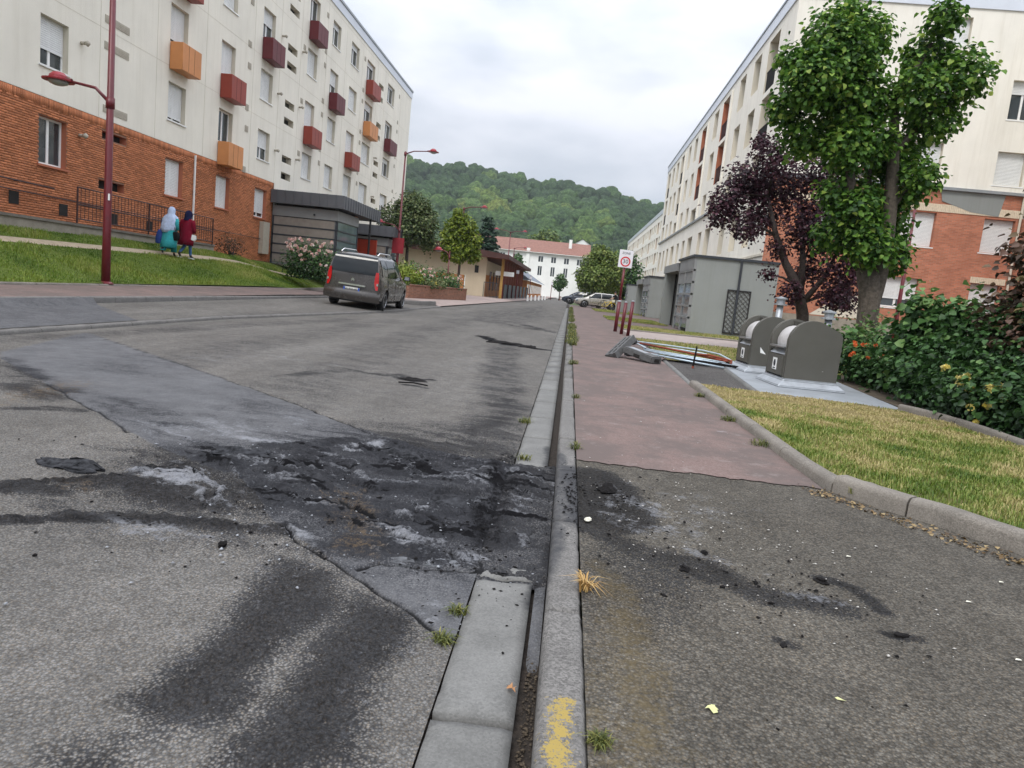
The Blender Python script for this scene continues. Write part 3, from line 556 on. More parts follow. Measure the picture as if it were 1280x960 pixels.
def blades(name,X,Y,Z,hgt,wd,tint,mat,rs,lean=.6,**k):
    n=len(X); a=rs.random(n)*6.283; ln=hgt*(.5+rs.random(n)); l=lean*(rs.random(n)+.2); d=np.stack([np.cos(a),np.sin(a)],1); s=np.stack([-np.sin(a),np.cos(a)],1)
    b=np.stack([X,Y,Z],1); w_=wd*(.6+.8*rs.random(n))
    def P(off,side,zz): 
        q=b.copy(); q[:,:2]+=d*off[:,None]+s*side[:,None]; q[:,2]+=zz; return q
    z0=np.zeros(n)
    V=np.stack([P(z0,-w_,z0-.01),P(z0,w_,z0-.01),P(ln*l*.45,w_*.8,ln*.65),P(ln*l*.45,-w_*.8,ln*.65),P(ln*l*1.2,z0,ln*(1.05-.5*l))],1).reshape(-1,3)
    i=np.arange(n)*5; F=np.concatenate([np.stack([i,i+1,i+2],1),np.stack([i,i+2,i+3],1),np.stack([i+3,i+2,i+4],1)])
    return link(name,npmesh(name,V,F,{'tint':np.repeat(tint,5)}),mat,**k)
g=np.random.default_rng(3)
def scatter(poly,n,g):
    xs=[p[0] for p in poly];ys=[p[1] for p in poly];X=g.uniform(min(xs),max(xs),n);Y=g.uniform(min(ys),max(ys),n);k=inside(X,Y,poly);return X[k],Y[k]
X,Y=scatter(LP,150000,g); kp=g.random(len(X))<np.clip(6.5/Y,.35,1); X,Y=X[kp],Y[kp]
den=fbm(X*3,Y*3,4); dr=np.clip((Y-6.9+(fbm(X*2,Y*2)-.5)*3)/1.6,0,1)
t=np.clip(.50+1.3*(den-.5)+.4*dr+g.normal(0,.16,len(X)),0,1)
keep=g.random(len(X))<np.clip(1.05-dr*.5-(fbm(X*5,Y*5)>.62)*.5,0,1)
blades('grass',X[keep],Y[keep],lawnz(X,Y)[keep],.032*(1-.4*dr[keep]),.0016+.0003*Y[keep],t[keep],m_blade,g,kind='stuff')
# dark tarmac rectangle and lawn bands between the entrance paths
b=MB().poly([(1.86,9.95),(2.62,9.80),(2.98,14.0),(1.97,14.0)],.05,.130); 
o=O('tarmac_apron',b,asphalt('apron_asphalt',.06,.16,(1,.96,.95)),kind='structure')
pad=MB().poly([(2.66,9.8),(4.40,9.42),(4.95,14.6),(3.08,14.6)],.05,.165); O('service_slab',pad,m_padm,kind='structure')
pe=T('slab_edging',(0,0,0),None,None,kind='structure'); kerbrun(pe,[(2.60,9.82),(3.0,14.6)],.07,.05,.172,m_slab,1.2); kerbrun(pe,[(4.40,9.35),(2.62,9.73)],.06,.05,.17,m_kerb2,1.2)
bands=[([(2.02,14.2),(3.0,14.2),(3.05,14.8),(12,14.8),(12,21.2),(2.02,21.2)],0),([(2.05,26.6),(14,27.6),(14,31.0),(5.2,31.0),(2.05,31.5)],.05),([(2.05,37),(5.0,36.5),(5.0,43.5),(2.05,43.5)],.05),([(2.05,56),(8,56),(8,68),(3.2,68),(2.05,66)],.05)]
p=MB(); p.add([(1.9,14,.112),(60,14,.112),(60,90,.112),(1.9,90,.112)],[(0,1,2,3)]); O('entrance_path',p,m_red,kind='structure')
p=MB(); p.add([(2.0,21.3,.117),(14,21.3,.117),(14,26.6,.117),(2.0,26.6,.117)],[(0,1,2,3)]); O('cross_path',p,M('pale_path',(.30,.25,.23),.9,.12,3,.3,80),kind='structure')
for poly,f in bands:
    link('verge',lawn('verge',poly,.135,m_lawn,.2,.03,.12+f),m_lawn,kind='structure')
    X,Y=scatter(poly,16000,g); d2=fbm(X*1.5,Y*1.5,4)
    blades('verge_grass',X,Y,X*0+.13,.05,.006,np.clip(.45+1.1*(d2-.5)+g.normal(0,.15,len(X)),0,1),m_blade,g,kind='stuff')
vk=T('verge_edging',(0,0,0),None,None,kind='structure')
kerbrun(vk,[(2.0,26.55),(8,27.1),(14,27.5)],.1,.05,.17,m_kerb2,1.0); kerbrun(vk,[(14,21.25),(8,21.25),(2.0,21.25)],.08,.05,.15,m_kerb2,1.0)
# planting soil under the hedge at right
p=MB().poly([(4.74,-3.0),(9,-3),(9.5,14.8),(4.98,14.8),(4.55,9.6),(4.74,8.9)],.0,.14); O('planting_bed',p,m_soil,kind='structure')
# ------------------------------------------------------------- left side
def zleft(X,Y):
    """ground height left of the road"""
    bk=interp(Y,BAY);pv=interp(Y,PAV);lw=interp(Y,LAW)
    z=.05+np.clip(bk-X,0,3)*.055
    zp=z+0
    s=np.clip(lw-X,0,9)
    up=np.interp(s,[0,.25,1.2,2.2,2.9,3.4,9],[0,.06,.42,.80,1.06,1.12,1.2]); fade=np.interp(Y,[0,30,35,41,46,60,90],[1,1,.95,.75,.4,.15,0])
    return np.where(X<pv,.05+(bk-pv)*.055+.10+np.clip(pv-X,0,2.4)*.02,z)+up*fade
def lsheet(name,fa,fb,nx,ys,mat,dz=0,grass=False,**k):
    uu,Y,F=grid(np.linspace(0,1,nx),ys); a=fa(Y);bb=fb(Y);X=a+(bb-a)*uu
    eps=np.where(uu<1e-6,-.003,0)+np.where(uu>1-1e-6,.003,0)
    z=zleft(X+eps*np.sign(a-bb),Y)+dz+((fbm(X*1.3,Y*1.3,4)-.5)*.07 if grass else 0)*np.clip(np.minimum(uu,1-uu)*12,0,1)
    m=masks(X,Y,RD); me=npmesh(name,np.stack([X,Y,z],1),F[:, ::-1],{'mask':np.stack([m['S']*.5,m['A'],X*0],1),'mask2':np.zeros((len(X),3))},True)
    return link(name,me,mat,kind='structure',**k)
yl=steps(-4,34,lambda y:.25 if y>6 else .8); yf=steps(33,190,lambda y:2.)
lsheet('parking_bay',lambda Y:interp(Y,BAY)-.13,lambda Y:interp(Y,PAV)+.0,16,yl,m_road,.0)
bp=MB()  # darker resurfaced piece of the bay
uu,Y,F=grid(np.linspace(0,1,8),np.linspace(6,11.4,20)); X=-7.05-(1.75*uu); X=X+0*Y; me=npmesh('bay_patch',np.stack([X,Y+uu*1.4,zleft(X,Y)+.004],1),F[:,::-1],{'mask':np.stack([X*0+.15,X*0,X*0+.9],1),'mask2':np.zeros((len(X),3))},True); link('bay_patch',me,m_road,kind='structure')
lsheet('footway_left',lambda Y:interp(Y,PAV)-.13,lambda Y:interp(Y,LAW)+.0,10,yl,m_red,.0)
lsheet('footway_left_far',lambda Y:interp(Y,BAY)-.1,lambda Y:interp(Y,LAW),12,yf,M('pinkish_forecourt',(.28,.22,.20),.9,.15,2,.3,80),.0)
lsheet('slope_lawn',lambda Y:interp(Y,LAW)-.09,lambda Y:Y*0-13.0,14,yl,m_lawnL,.02,True)
lsheet('dirt_track',lambda Y:Y*0-13.0,lambda Y:Y*0-13.32,4,yl,M('trodden_earth',(.33,.27,.19),.95,.2,8,.5,60),.02)
lsheet('upper_lawn',lambda Y:Y*0-13.32,lambda Y:Y*0-15.2,8,steps(-4,36,lambda y:.3),m_lawnL,.02,True)
lk=T('bay_kerb',(0,0,0),None,None,kind='structure'); kerbrun(lk,[(x,y) for y,x in [(33,-5.85),(31,-5.9),(22,-6.1),(14,-6.9),(-2,-6.9)]],.13,-.05,.058,m_kerb,1.0)
pk=T('footway_kerb',(0,0,0),None,None,kind='structure'); kerbrun(pk,[(x,y) for y,x in [(33,-6.1),(31,-6.4),(26,-8.7),(-2,-8.95)]],.13,.0,.265,m_kerb,1.0)
le=T('lawn_edging',(0,0,0),None,None,kind='structure'); kerbrun(le,[(x,y) for y,x in [(34,-11.7),(28,-10.9),(-2,-10.8)]],.08,.0,.345,m_kerb2,1.0)
for nm,x0,x1,n,dz in (('slope_grass',-10.95,-12.98,60000,.02),('upper_grass',-13.34,-14.15,22000,.02)):
    Y=8+26*g.random(n)**1.15; L=interp(Y,LAW)-.1; X=np.where(nm=='slope_grass',L+( -12.98-L)*g.random(n),x0+(x1-x0)*g.random(n)); d2=fbm(X*1.1,Y*.7,4)
    blades(nm,X,Y,zleft(X,Y)+dz,.045+.04*(d2>.55),.006,np.clip(.35+1.5*(d2-.5)+g.normal(0,.13,len(X)),0,1),m_bladeL,g,kind='stuff')
lsheet('forecourt_bank',lambda Y:interp(Y,LAW),lambda Y:Y*0-15.2,10,steps(33,62,lambda y:.6),m_lawnL,.0,True)
# far footway edging, speckled verge
far2=MB().poly([(-12,34),(-7,34)],0,0) if False else None
# ---------------------------------------------------------------- windows, walls
def wall(mb,fr,u0,u1,v0,v1,holes,dep,m=0,mr=1):
    us=sorted(set([u0,u1]+[min(max(h[k],u0),u1) for h in holes for k in(0,1)])); vs=sorted(set([v0,v1]+[min(max(h[k],v0),v1) for h in holes for k in(2,3)]))
    for i in range(len(us)-1):
        for j in range(len(vs)-1):
            a,b,c,d=us[i],us[i+1],vs[j],vs[j+1]; cu,cv=(a+b)/2,(c+d)/2
            if b-a<1e-4 or d-c<1e-4: continue
            if any(h[0]<cu<h[1] and h[2]<cv<h[3] for h in holes): continue
            mb.add([fr(a,c,0),fr(b,c,0),fr(b,d,0),fr(a,d,0)],[(0,1,2,3)],m)
    for h in holes:
        a,b,c,d=h[:4]; dd=h[4] if len(h)>4 else dep
        for q in (((a,c),(a,d)),((b,d),(b,c)),((b,c),(a,c)),((a,d),(b,d))):
            (p,r),(s_,t_)=q; mb.add([fr(p,r,0),fr(s_,t_,0),fr(s_,t_,dd),fr(p,r,dd)],[(0,1,2,3)],mr)
_wc={}
def window(par,loc,rz,wd,ht,sh,kind='double',mirror=False,name='window',dark=None,sill=True):
    """frame with glass, roller shutter and sill; local x along wall, y inwards"""
    key=(round(wd,2),round(ht,2),sh,kind,dark)
    if key not in _wc:
        f=MB();t=.06
        f.b2((0,0,0),(t,.07,ht));f.b2((wd-t,0,0),(wd,.07,ht));f.b2((t,0,0),(wd-t,.07,t));f.b2((t,0,ht-t),(wd-t,.07,ht))
        if kind=='double': f.b2((wd/2-.045,.003,t),(wd/2+.045,.067,ht-t))
        fm=mesh('window',f); fm.materials.append(m_frame)
        g_=MB();g_.b2((t*.5,.03,t*.5),(wd-t*.5,.045,ht-t*.5)); gm=mesh('glass',g_); gm.materials.append(dark or m_glass)
        sm=None
        if sh>0:
            s=MB(); n=max(3,int(ht*sh/.055)); z1=ht-.02; hh=ht*sh/n
            for k in range(n):
                za=z1-k*hh; s.add([(.035,-.012,za),(wd-.035,-.012,za),(wd-.035,-.018,za-hh*.5),(.035,-.018,za-hh*.5),(.035,-.012,za-hh*.93),(wd-.035,-.012,za-hh*.93)],[(0,3,2,1),(3,4,5,2)])
            s.b2((.035,-.03,z1-ht*sh-.03),(wd-.035,-.006,z1-ht*sh+.004))
            sm=mesh('shutter',s); sm.materials.append(m_shut)
        si=MB(); si.b2((-.06,-.22,-.06),(wd+.06,.02,-.015)); sim=mesh('sill',si); sim.materials.append(m_frame if dark is None else m_creamR)
        _wc[key]=(fm,gm,sm,sim)
    fm,gm,sm,sim=_wc[key]
    o=link(name,fm,[],par,loc,rz)
    link('glass',gm,[],o)
    if sm: link('shutter',sm,[],o)
    if sill: link('sill',sim,[],o)
    return o
def text(s,size,mat,name,par,loc,rot,extr=.002,align='CENTER',font=None):
    cu=bpy.data.curves.new('lettering','FONT');cu.body=s;cu.size=size;cu.align_x=align;cu.align_y='CENTER';cu.extrude=extr;cu.resolution_u=3
    to=bpy.data.objects.new('lettering_source',cu);C.objects.link(to);dg=bpy.context.evaluated_depsgraph_get();me=bpy.data.meshes.new_from_object(to.evaluated_get(dg));bpy.data.objects.remove(to)
    me.materials.clear(); me.materials.append(mat); o=link(name,me,[],par,loc); o.rotation_euler=rot; return o
# ---------------------------------------------------------------- left apartment block (facade on X=-15)
LB=T('apartment_building',(-15,14,1.5),'long cream apartment block with coloured window boxes and brick ground floor, on the left','building')
def lp(y,z,x=0): return (x,y-14,z-1.5)
FL=2.655; Y0,Y1=9.0,62.0
cols=[(19.42,20.52),(25.68,26.85),(29.4,30.6),(33.1,34.4),(38.55,39.95),(42.1,43.5),(45.6,47.2),(49.0,50.9),(54.45,56.4)]
# shutters: fraction closed per (column,row)
SH={(0,0):0,(0,1):.62,(0,2):.8,(1,0):1,(1,1):.88,(1,2):.85,(2,0):1,(2,1):0,(2,2):1,(3,0):.8,(3,1):.55,(3,2):.93,(3,3):.45,(4,1):1,(4,2):1,(4,3):1,(4,4):0,(5,1):1,(5,2):1,(5,3):.55,(5,4):.2,(6,1):1,(6,2):1,(6,3):.92,(6,4):.2,(7,1):1,(7,2):1,(7,3):.3,(7,4):.2,(8,1):.6,(8,2):.2,(8,3):.1,(8,4):.1}
BOX={(0,3):'R',(1,2):'O',(1,3):'R',(2,1):'O',(2,2):'R',(3,3):'M',(4,4):'M',(4,2):'R',(5,3):'M',(6,2):'R',(7,4):'R',(7,3):'O',(8,3):'M'}
BZ=5.13 # top of brickwork
holes=[];br=[]
for c,(a,b) in enumerate(cols):
    for r in range(5):
        z0,z1=3.32+FL*r,4.62+FL*r
        if r==0 and c>3: continue
        (br if r==0 else holes).append((a,b,z0,z1,.17))
        window(LB,lp(a,z0+.0,-.17),math.pi/2,b-a,z1-z0,SH.get((c,r),.9),'double' if b-a>.9 else 'single',sill=(c,r) not in BOX)
        if r==0:
            O('brick_sill',MB().b2((.06,a-14-.08,z0-1.5-.07),(-.17,b-14+.08,z0-1.5-.012)),m_brick1d if 0 else m_terra,LB)
small=[(13.38,13.55),(12.47,12.78),(10.56,10.77),(9.68,9.99),(7.76,8.05),(6.93,7.26)]
for yc in (36.55,52.7):
    for r in range(1,5):
        for dz in (0,.82):
            z0=2.82+FL*r+dz-.0; a,b=yc-.6,yc+.6
            if z0+.34>16: continue
            holes.append((a,b,z0,z0+.34,.3))
            w_=MB();w_.b2((-.30,a-14,z0-1.5),(-.28,b-14,z0-1.5+.34)); o=O('stair_window',w_,m_glass if dz else m_dark,LB)
            O('frame',MB().b2((-.275,a-14+.5,z0-1.5),(-.25,a-14+.56,z0-1.5+.34)),m_frame,o)
brd=[(22.1,23.35,4.55,4.78,.25),(22.0,23.3,3.0,3.28,.25)]
wb=MB(); fr=lambda u,v,d:(-d,u-14,v-1.5)
wall(wb,fr,Y0,Y1,BZ,16.05,holes,.3)
wall(wb,fr,35.2,Y1,1.2,BZ,[],.3)
# end gable, back and roof deck
wb.add([fr(Y1,1.2,0),fr(Y1,1.2,11),fr(Y1,16.05,11),fr(Y1,16.05,0)],[(0,1,2,3)]); wb.add([fr(Y0,1.2,0),fr(Y0,16.05,0),fr(Y0,16.05,11),fr(Y0,1.2,11)],[(0,1,2,3)]); wb.add([fr(Y0,1.2,11),fr(Y0,16.05,11),fr(Y1,16.05,11),fr(Y1,1.2,11)],[(0,1,2,3)])
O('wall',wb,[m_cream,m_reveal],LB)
O('roof',MB().b2((-.02,Y0-14,14.5),(-11,Y1-14,14.62)),m_coping,LB)
pm=MB(); 
pm.b2((.05,Y0-14.04,14.52),(-.10,Y1-14+.05,15.02)); O('parapet_band',pm,m_metalw,LB)
pm=MB(); pm.b2((.10,Y0-14.08,15.023),(-.2,Y1-14+.1,15.16)); O('coping',pm,m_coping,LB)
bw=MB(); wall(bw,lambda u,v,d:(-.012-d,u-14,v-1.5),Y0,35.2,1.2,BZ-.005,br+brd,.2); O('brick_wall_backing',bw,[m_mortar,m_terra],LB)
for a,b,c_,d_,e in brd: O('dark_vent_slot',MB().b2((-.26,a-14,c_-1.5),(-.24,b-14,d_-1.5)),m_dark,LB)
# single bricks as real relief, too small to pick apart singly
V=[];tn=[]
row=0; z=1.3
allh=br+brd
def clear(a,b,c_,d_): return not any(a<h[1]+.002 and b>h[0]-.002 and c_<h[3] and d_>h[2] for h in allh)
while z<BZ-.28:
    y=Y0+(.118 if row%2 else 0)
    while y<35.1:
        a,b=y,min(y+.226,35.15)
        if clear(a,b,z,z+.056): V.append((a,b,z,z+.056)); 
        else:
            for h in allh:
                if a<h[0]<b and clear(a,h[0]-.004,z,z+.056) and h[0]-a>.05: V.append((a,h[0]-.004,z,z+.056))
                if a<h[1]<b and clear(h[1]+.004,b,z,z+.056) and b-h[1]>.05: V.append((h[1]+.004,b,z,z+.056))
        y+=.236
    z+=.0655;row+=1
y=Y0
while y<35.1: V.append((y,y+.058,BZ-.265,BZ-.015)); y+=.068
V=np.array(V);n=len(V);t_=rng.random(n);dx=rng.uniform(-.002,.003,n)
xx=lambda d:np.full(n,d)+dx
cs=[(0,xx(.0)),(1,xx(.0))]
P=np.stack([np.stack([xx(-.02),V[:,0]-14,V[:,2]-1.5],1),np.stack([xx(-.02),V[:,1]-14,V[:,2]-1.5],1),np.stack([xx(-.02),V[:,1]-14,V[:,3]-1.5],1),np.stack([xx(-.02),V[:,0]-14,V[:,3]-1.5],1),
 np.stack([xx(0),V[:,0]-14,V[:,2]-1.5],1),np.stack([xx(0),V[:,1]-14,V[:,2]-1.5],1),np.stack([xx(0),V[:,1]-14,V[:,3]-1.5],1),np.stack([xx(0),V[:,0]-14,V[:,3]-1.5],1)],1).reshape(-1,3)
i=np.arange(n)[:,None]*8; F=np.concatenate([i+np.array([[4,5,6,7]]),i+np.array([[0,1,5,4]]),i+np.array([[1,2,6,5]]),i+np.array([[2,3,7,6]]),i+np.array([[3,0,4,7]])])
link('bricks',npmesh('bricks',P,F,{'tint':np.repeat(t_,8)}),m_brick,LB,kind='stuff')
# planter-like coloured boxes hung under windows
def hangbox(c,r,k):
    a,b=cols[c]; z1=3.30+FL*r; mats={'R':m_boxR,'M':m_boxM,'O':m_boxO}[k]
    o=O('box_panel',MB().b2((.015,a-14-.02,z1-1.5-.93),(.50,b-14+.10,z1-1.5-.0)),mats,LB); bevel(o,.012,1)
    s=MB()
    for q in (.33,.66): s.b2((.498,a-14+(b-a)*q,z1-1.5-.9),(.503,a-14+(b-a)*q+.012,z1-1.5-.02))
    O('seam',s,m_dark,o)
for (c,r),k in BOX.items(): hangbox(c,r,k)
# bathroom vent grilles and pipe outlets
def grille(y,z,wd,ht):
    o=O('vent_grille',MB().b2((.0,y-14,z-1.5),(.02,y-14+wd,z-1.5+ht)),m_vent,LB)
    s=MB()
    for k in range(1,int(ht/.05)): s.b2((.02,y-14+.01,z-1.5+k*.05-.006),(.026,y-14+wd-.01,z-1.5+k*.05+.006))
    O('louvre',s,m_vent,o)
for z in (7.99,7.22,5.34,10.63,9.9,13.3,12.5): grille(22.1,z,1.22,.22)
for yc in (31.6,31.6): 
    pass
for r in range(0,5):
    for y,dz in ((31.75,1.1),(31.7,2.0),(37.9,1.2),(41.0,1.25),(41.0,2.0),(48.3,1.2),(48.3,1.9),(57.8,1.3),(57.8,2.0)):
        z=3.3+FL*r+dz-.2
        if r==0 and (y>35 or dz<1.2): continue
        if z<15.6: grille(y,z,.3,.26)
for y,z in ((21.05,7.02),(21.05,4.4),(35.0,9.3),(35.0,6.65),(37.75,9.35),(37.7,6.7),(35.2,12.0),(52.0,9.4),(52.0,6.7),(37.8,12.1)):
    O('outlet_cowl',MB().tube([lp(y,z,0),lp(y,z,.16)],.05,8,0).tube([lp(y,z-.02,.16),lp(y,z+.03,.24)],[.085,.06],8),m_vent,LB,smooth=True)
js=MB()
for y in (17.5,21.9,24.9,28.2,32.3,36.0-.9,37.6,41.3,44.6,48.0,51.6,53.7,58.5):
    js.b2((-.001,y-14,BZ-1.5+.02),(.006,y-14+.014,14.5))
for r in range(1,5):
    z=BZ+FL*r; 
    js.b2((-.001,Y0-14,z-1.5),(.004,Y1-14,z-1.5+.012))
O('panel_joint',js,m_reveal,LB)
O('downpipe',MB().b2((.02,27.6-14,0),(.07,27.66-14,3.55)),m_frame,LB)
for y,z in ((18.35,2.1),(20.25,1.98),(22.6,1.95),(24.6,1.92)):
    O('cellar_grille',MB().b2((.0,y-14,z-1.5),(.02,y-14+.34,z-1.5+.34)),m_dark,LB)
O('meter_cabinet',MB().b2((.015,33.75-14,0.15),(.22,34.45-14,1.65)),m_vent,LB)
O('wall_rail',MB().tube([(.08,-5,1.25-.2),(.08,20.5,.92-.1)],.018,5),m_rail,LB)
# retaining wall, terrace slab and railing in front of it
rw=T('retaining_wall',(-14.2,18,1.2),'low grey concrete retaining wall with dark coping under the black railing','wall')
q=MB()
segs=[(8,1.62,1.95),(17,1.27,1.80),(20,1.25,1.78),(24,1.25,1.74),(27.9,1.3,1.72)]
for (a,z0,z1),(b,z2,z3) in zip(segs[:-1],segs[1:]): q.add([(.0,a-18,-.6),(.0,b-18,-.6),(.0,b-18,z3-1.2),(.0,a-18,z1-1.2),(-.14,a-18,z1-1.2),(-.14,b-18,z3-1.2)],[(0,1,2,3),(3,2,5,4)])
q.add([(0,27.9-18,-.6),(-.8,27.9-18,-.6),(-.8,27.9-18,.52),(0,27.9-18,.52)],[(0,1,2,3)])
O('wall_face',q,m_wallc,rw)
q=MB()
for (a,z0,z1),(b,z2,z3) in zip(segs[:-1],segs[1:]): q.add([(.05,a-18,z1-1.26),(.05,b-18,z3-1.26),(.05,b-18,z3-1.19),(.05,a-18,z1-1.19),(-.22,a-18,z1-1.19),(-.22,b-18,z3-1.19)],[(0,1,2,3),(3,2,5,4)])
O('coping',q,m_kerb2,rw)
O('terrace',MB().add([(-.2,-10,.6-.03),(-.2,9.9,.5),(-.82,9.9,.5),(-.82,-10,.6-.03)],[(0,1,2,3)]),m_slab,rw)
rl=T('railing',(-14.12,19.8,1.8),'black metal railing with upright bars on the terrace wall of the brick building','railing')
zt=lambda y:1.80-(y-19.8)*.0115
for y in (19.8,23.3,27.6): O('post',MB().tube([(0,y-19.8,zt(y)-1.8),(0,y-19.8,zt(y)-1.8+1.0)],.028,6),m_rail,rl)
for h_ in (.12,.52,1.0): O('rail',MB().tube([(0,0,h_),(0,7.8,h_-.09)],.02,5),m_rail,rl)
pb=mesh('bar',MB().tube([(0,0,.12),(0,0,.99)],.010,4)); pb.materials.append(m_rail)
y=19.95
while y<27.5: link('bar',pb,[],rl,(0,y-19.8,zt(y)-1.8)); y+=.17
rl2=T('handrail',(-14.14,12,1.9),'plain dark handrail running along the brick wall at the left edge','railing')
O('rail',MB().tube([(-.6,-4,.95),(-.6,7.7,.78)],.022,5),m_rail,rl2); 
for y in (8.5,10.5,12.5,14.5,16.5,18.5): O('bracket',MB().tube([(-.62,y-12,.8),(-.84,y-12,.8)],.012,4),m_rail,rl2)
# ---------------------------------------------------------------- entrance porch of the left block
def porch(loc,label,Lx,Ly,H,canY,pier=True,redwall=True):
    t=T('entrance_porch',loc,label,'porch')
    # box walls: front face on -Y side, Lx wide; side face on +X
    b=MB().b2((-Lx,0,0),(0,Ly,H-.72)); O('core_wall',b,m_zinc2,t)
    n=5;hh=(H-1.28)/n
    for k in range(n):
        z0=.06+k*hh
        O('wall_panel',MB().b2((-Lx+.05,-.035,z0+.05),(-.10,.0,z0+hh-.02)),m_tan,t)
        O('frame_rail',MB().b2((-Lx+.0,-.05,z0+hh-.02),(-.0,.01,z0+hh+.05)),m_frameg,t)
        O('glass_panel',MB().b2((.0,.12,z0+.05),(.03,Ly-.08,z0+hh-.02)),m_bglass,t)
        O('frame_rail',MB().b2((.0,.0,z0+hh-.018),(.05,Ly,z0+hh+.048)),m_frameg,t)
    for x,y in ((-Lx,-.05),(-.04,-.052),(.0,Ly-.06),(-.02,.03)): O('mullion',MB().b2((x,y,0),(x+.07,y+.07,H-1.2)),m_frameg,t)
    O('fascia_band',MB().b2((-Lx+.0,-.07,H-1.2),(.08,Ly+.0,H-.72)),m_zinc2,t)
    O('clerestory',MB().b2((-Lx+.1,.1,H-.72),(-.15,Ly-.1,H-.45)),m_dark,t)
    rf=O('roof',MB().b2((-Lx,-.38,H-.62),(.42,canY,H)),m_zinc,t)
    x=-Lx+.3
    while x<.4: O('standing_seam',MB().b2((x,-.40,H-.63),(x+.02,-.378,H+.01)),m_zinc,rf); x+=.42
    y=-.1
    while y<canY: O('standing_seam',MB().b2((.418,y,H-.63),(.44,y+.02,H+.01)),m_zinc,rf); y+=.42
    O('lamp',MB().lathe([(.02,0),(.05,.02),(.05,.06),(.02,.08)],(-1.1,-.12,H-1.05),8),m_black,t)
    if pier:
        O('brick_pier',MB().b2((-1.1,Ly+.02,0),(-.15,Ly+.5,H-.63)),m_orstripe,t)
        O('post',MB().tube([(.25,Ly+1.6,0),(.25,Ly+1.6,H-.62)],.06,8),m_black,t)
    return t
porch((-11.75,35.2,1.25),'grey panelled entrance porch with standing seam roof beside the pink rose bushes',3.22,3.4,3.55,6.4)
t=T('screen_wall',(-11.9,41.4,1.0),'red clad wall between the two grey porches of the left block','wall')
O('cladding',MB().b2((-1.6,0,0),(.5,.12,2.15)),m_redpanel,t); O('cap',MB().b2((-1.62,-.02,2.152),(.52,.14,2.2)),m_frameg,t)
o=porch((-11.6,44.6,.55),'farther grey entrance porch half hidden behind the tree and lamp post',3.3,3.0,3.65,5.2,False)
# ---------------------------------------------------------------- right apartment block
RB=T('apartment_building',(8.1,32.5,0.1),'tall pale apartment block with loggias and red brick base behind the linden tree','building',rz=R_(-.55))
RL=44.0;RTOP=14.35
def rfr(u,v,d): return (d,u,v-.1)
def row(k): return 1.2+(k)*2.76
rooms=[]  # (u0,u1,z0,z1,kind)
def yl_(m): return (m-32.5)
zt4,zb4=14.0,11.55
base_rows=[(14.0,12.45),(11.35,9.8),(8.72,7.45)]
rh=[]
wins=[]
def addw(u,wd,rows_,kind):
    for (z1,z0) in rows_: rh.append((u,u+wd,z0,z1,.30 if kind=='w' else .9)); wins.append((u,wd,z0,z1,kind))
tall=[(14.0,11.6),(11.35,8.95)]
pat=[('b',2.6,1.9),('w',5.9,1.5),('w',9.2,1.5),('o',12.8,2.6),('w',16.8,1.5),('o',20.6,2.6),('w',25.0,1.3),('w',28.2,1.3),('b',31.4,2.2),('w',35.2,1.5),('w',38.2,1.3),('b',41.2,1.7)]
for k,u,wd in pat:
    if k=='w': addw(u,wd,[(z1,z1-1.75) for z1,_ in tall],'w')
    else: addw(u,wd,tall,k)
for k,u,wd in pat:
    if k=='w': addw(u,wd,[(8.75,7.5)],'w') if 0 else None
# mid rows: low dark strip windows over the ledge and a row of windows below
for u,wd in ((2.8,1.8),(6.2,1.6),(9.6,1.4),(14.2,2.0),(17.6,1.3),(21.5,2.2),(25.2,1.3),(28.4,1.3),(31.6,2),(35.4,1.4),(38.4,1.2),(41.2,1.6)):
    kk='w' if wd<2 else 'd'
    if kk=='d': rh.append((u,u+wd,7.35,8.3,.25)); wins.append((u,wd,7.35,8.3,'d'))
    else: rh.append((u,u+wd,7.4,8.75,.25)); wins.append((u,wd,7.4,8.75,'w'))
    rh.append((u,u+wd,4.3,6.25,.45)); wins.append((u,wd,4.3,6.25,'w'))
wb=MB(); wall(wb,rfr,0,RL,.1,RTOP,rh,.3,0,1)
wb.add([rfr(RL,.1,0),rfr(RL,RTOP,0),rfr(RL,RTOP,10),rfr(RL,.1,10)],[(0,1,2,3)])
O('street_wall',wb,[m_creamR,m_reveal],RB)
for u,wd,z0,z1,kind in wins:
    if kind=='w': window(RB,(.30 if z1-z0!=1.95 else .45,u+wd,z0-.1),-math.pi/2,wd,z1-z0,random.choice([0,.3,.9,1,1]),'double')
    elif kind=='d':
        o=O('strip_window',MB().b2((.25,u,z0-.1),(.27,u+wd,z1-.1)),m_glass,RB)
    else:
        o=O('loggia',MB().add([rfr(u,z0,.9),rfr(u,z1,.9),rfr(u+wd,z1,.9),rfr(u+wd,z0,.9)],[(0,1,2,3)]),m_terra if kind=='o' else m_reveal,RB)
        # coloured cheek walls of the loggia
        ck=m_terra if kind=='o' else m_reveal
        O('cheek_wall',MB().b2((.01,u+wd-.04,z0-.1+.02),(.89,u+wd-.004,z1-.12)),ck,o)
        r_=MB();
        r_.tube([(.06,u+.02,z0+.9),(.06,u+wd-.05,z0+.9)],.03,4)
        yy=u+.1
        while yy<u+wd-.08: r_.tube([(.06,yy,z0-.08),(.06,yy,z0+.9)],.014,4,cap=False); yy+=.12
        O('balustrade',r_,m_rail if kind=='o' else m_black,o)
        O('door_glass',MB().b2((.86,u+.2,z0-.09),(.885,u+wd-.3,z0+1.95)),m_glass,o)
O('ledge',MB().b2((-.14,-.1,7.08),(.02,RL,7.2)),m_coping,RB)
O('ledge',MB().b2((-.06,.0,3.6),(.02,RL,3.7)),m_reveal,RB)
for u in (12.5,20.3,30.9): O('pilaster',MB().b2((-.10,u,7.22),(-.003,u+.28,13.9)),m_creamR,RB)
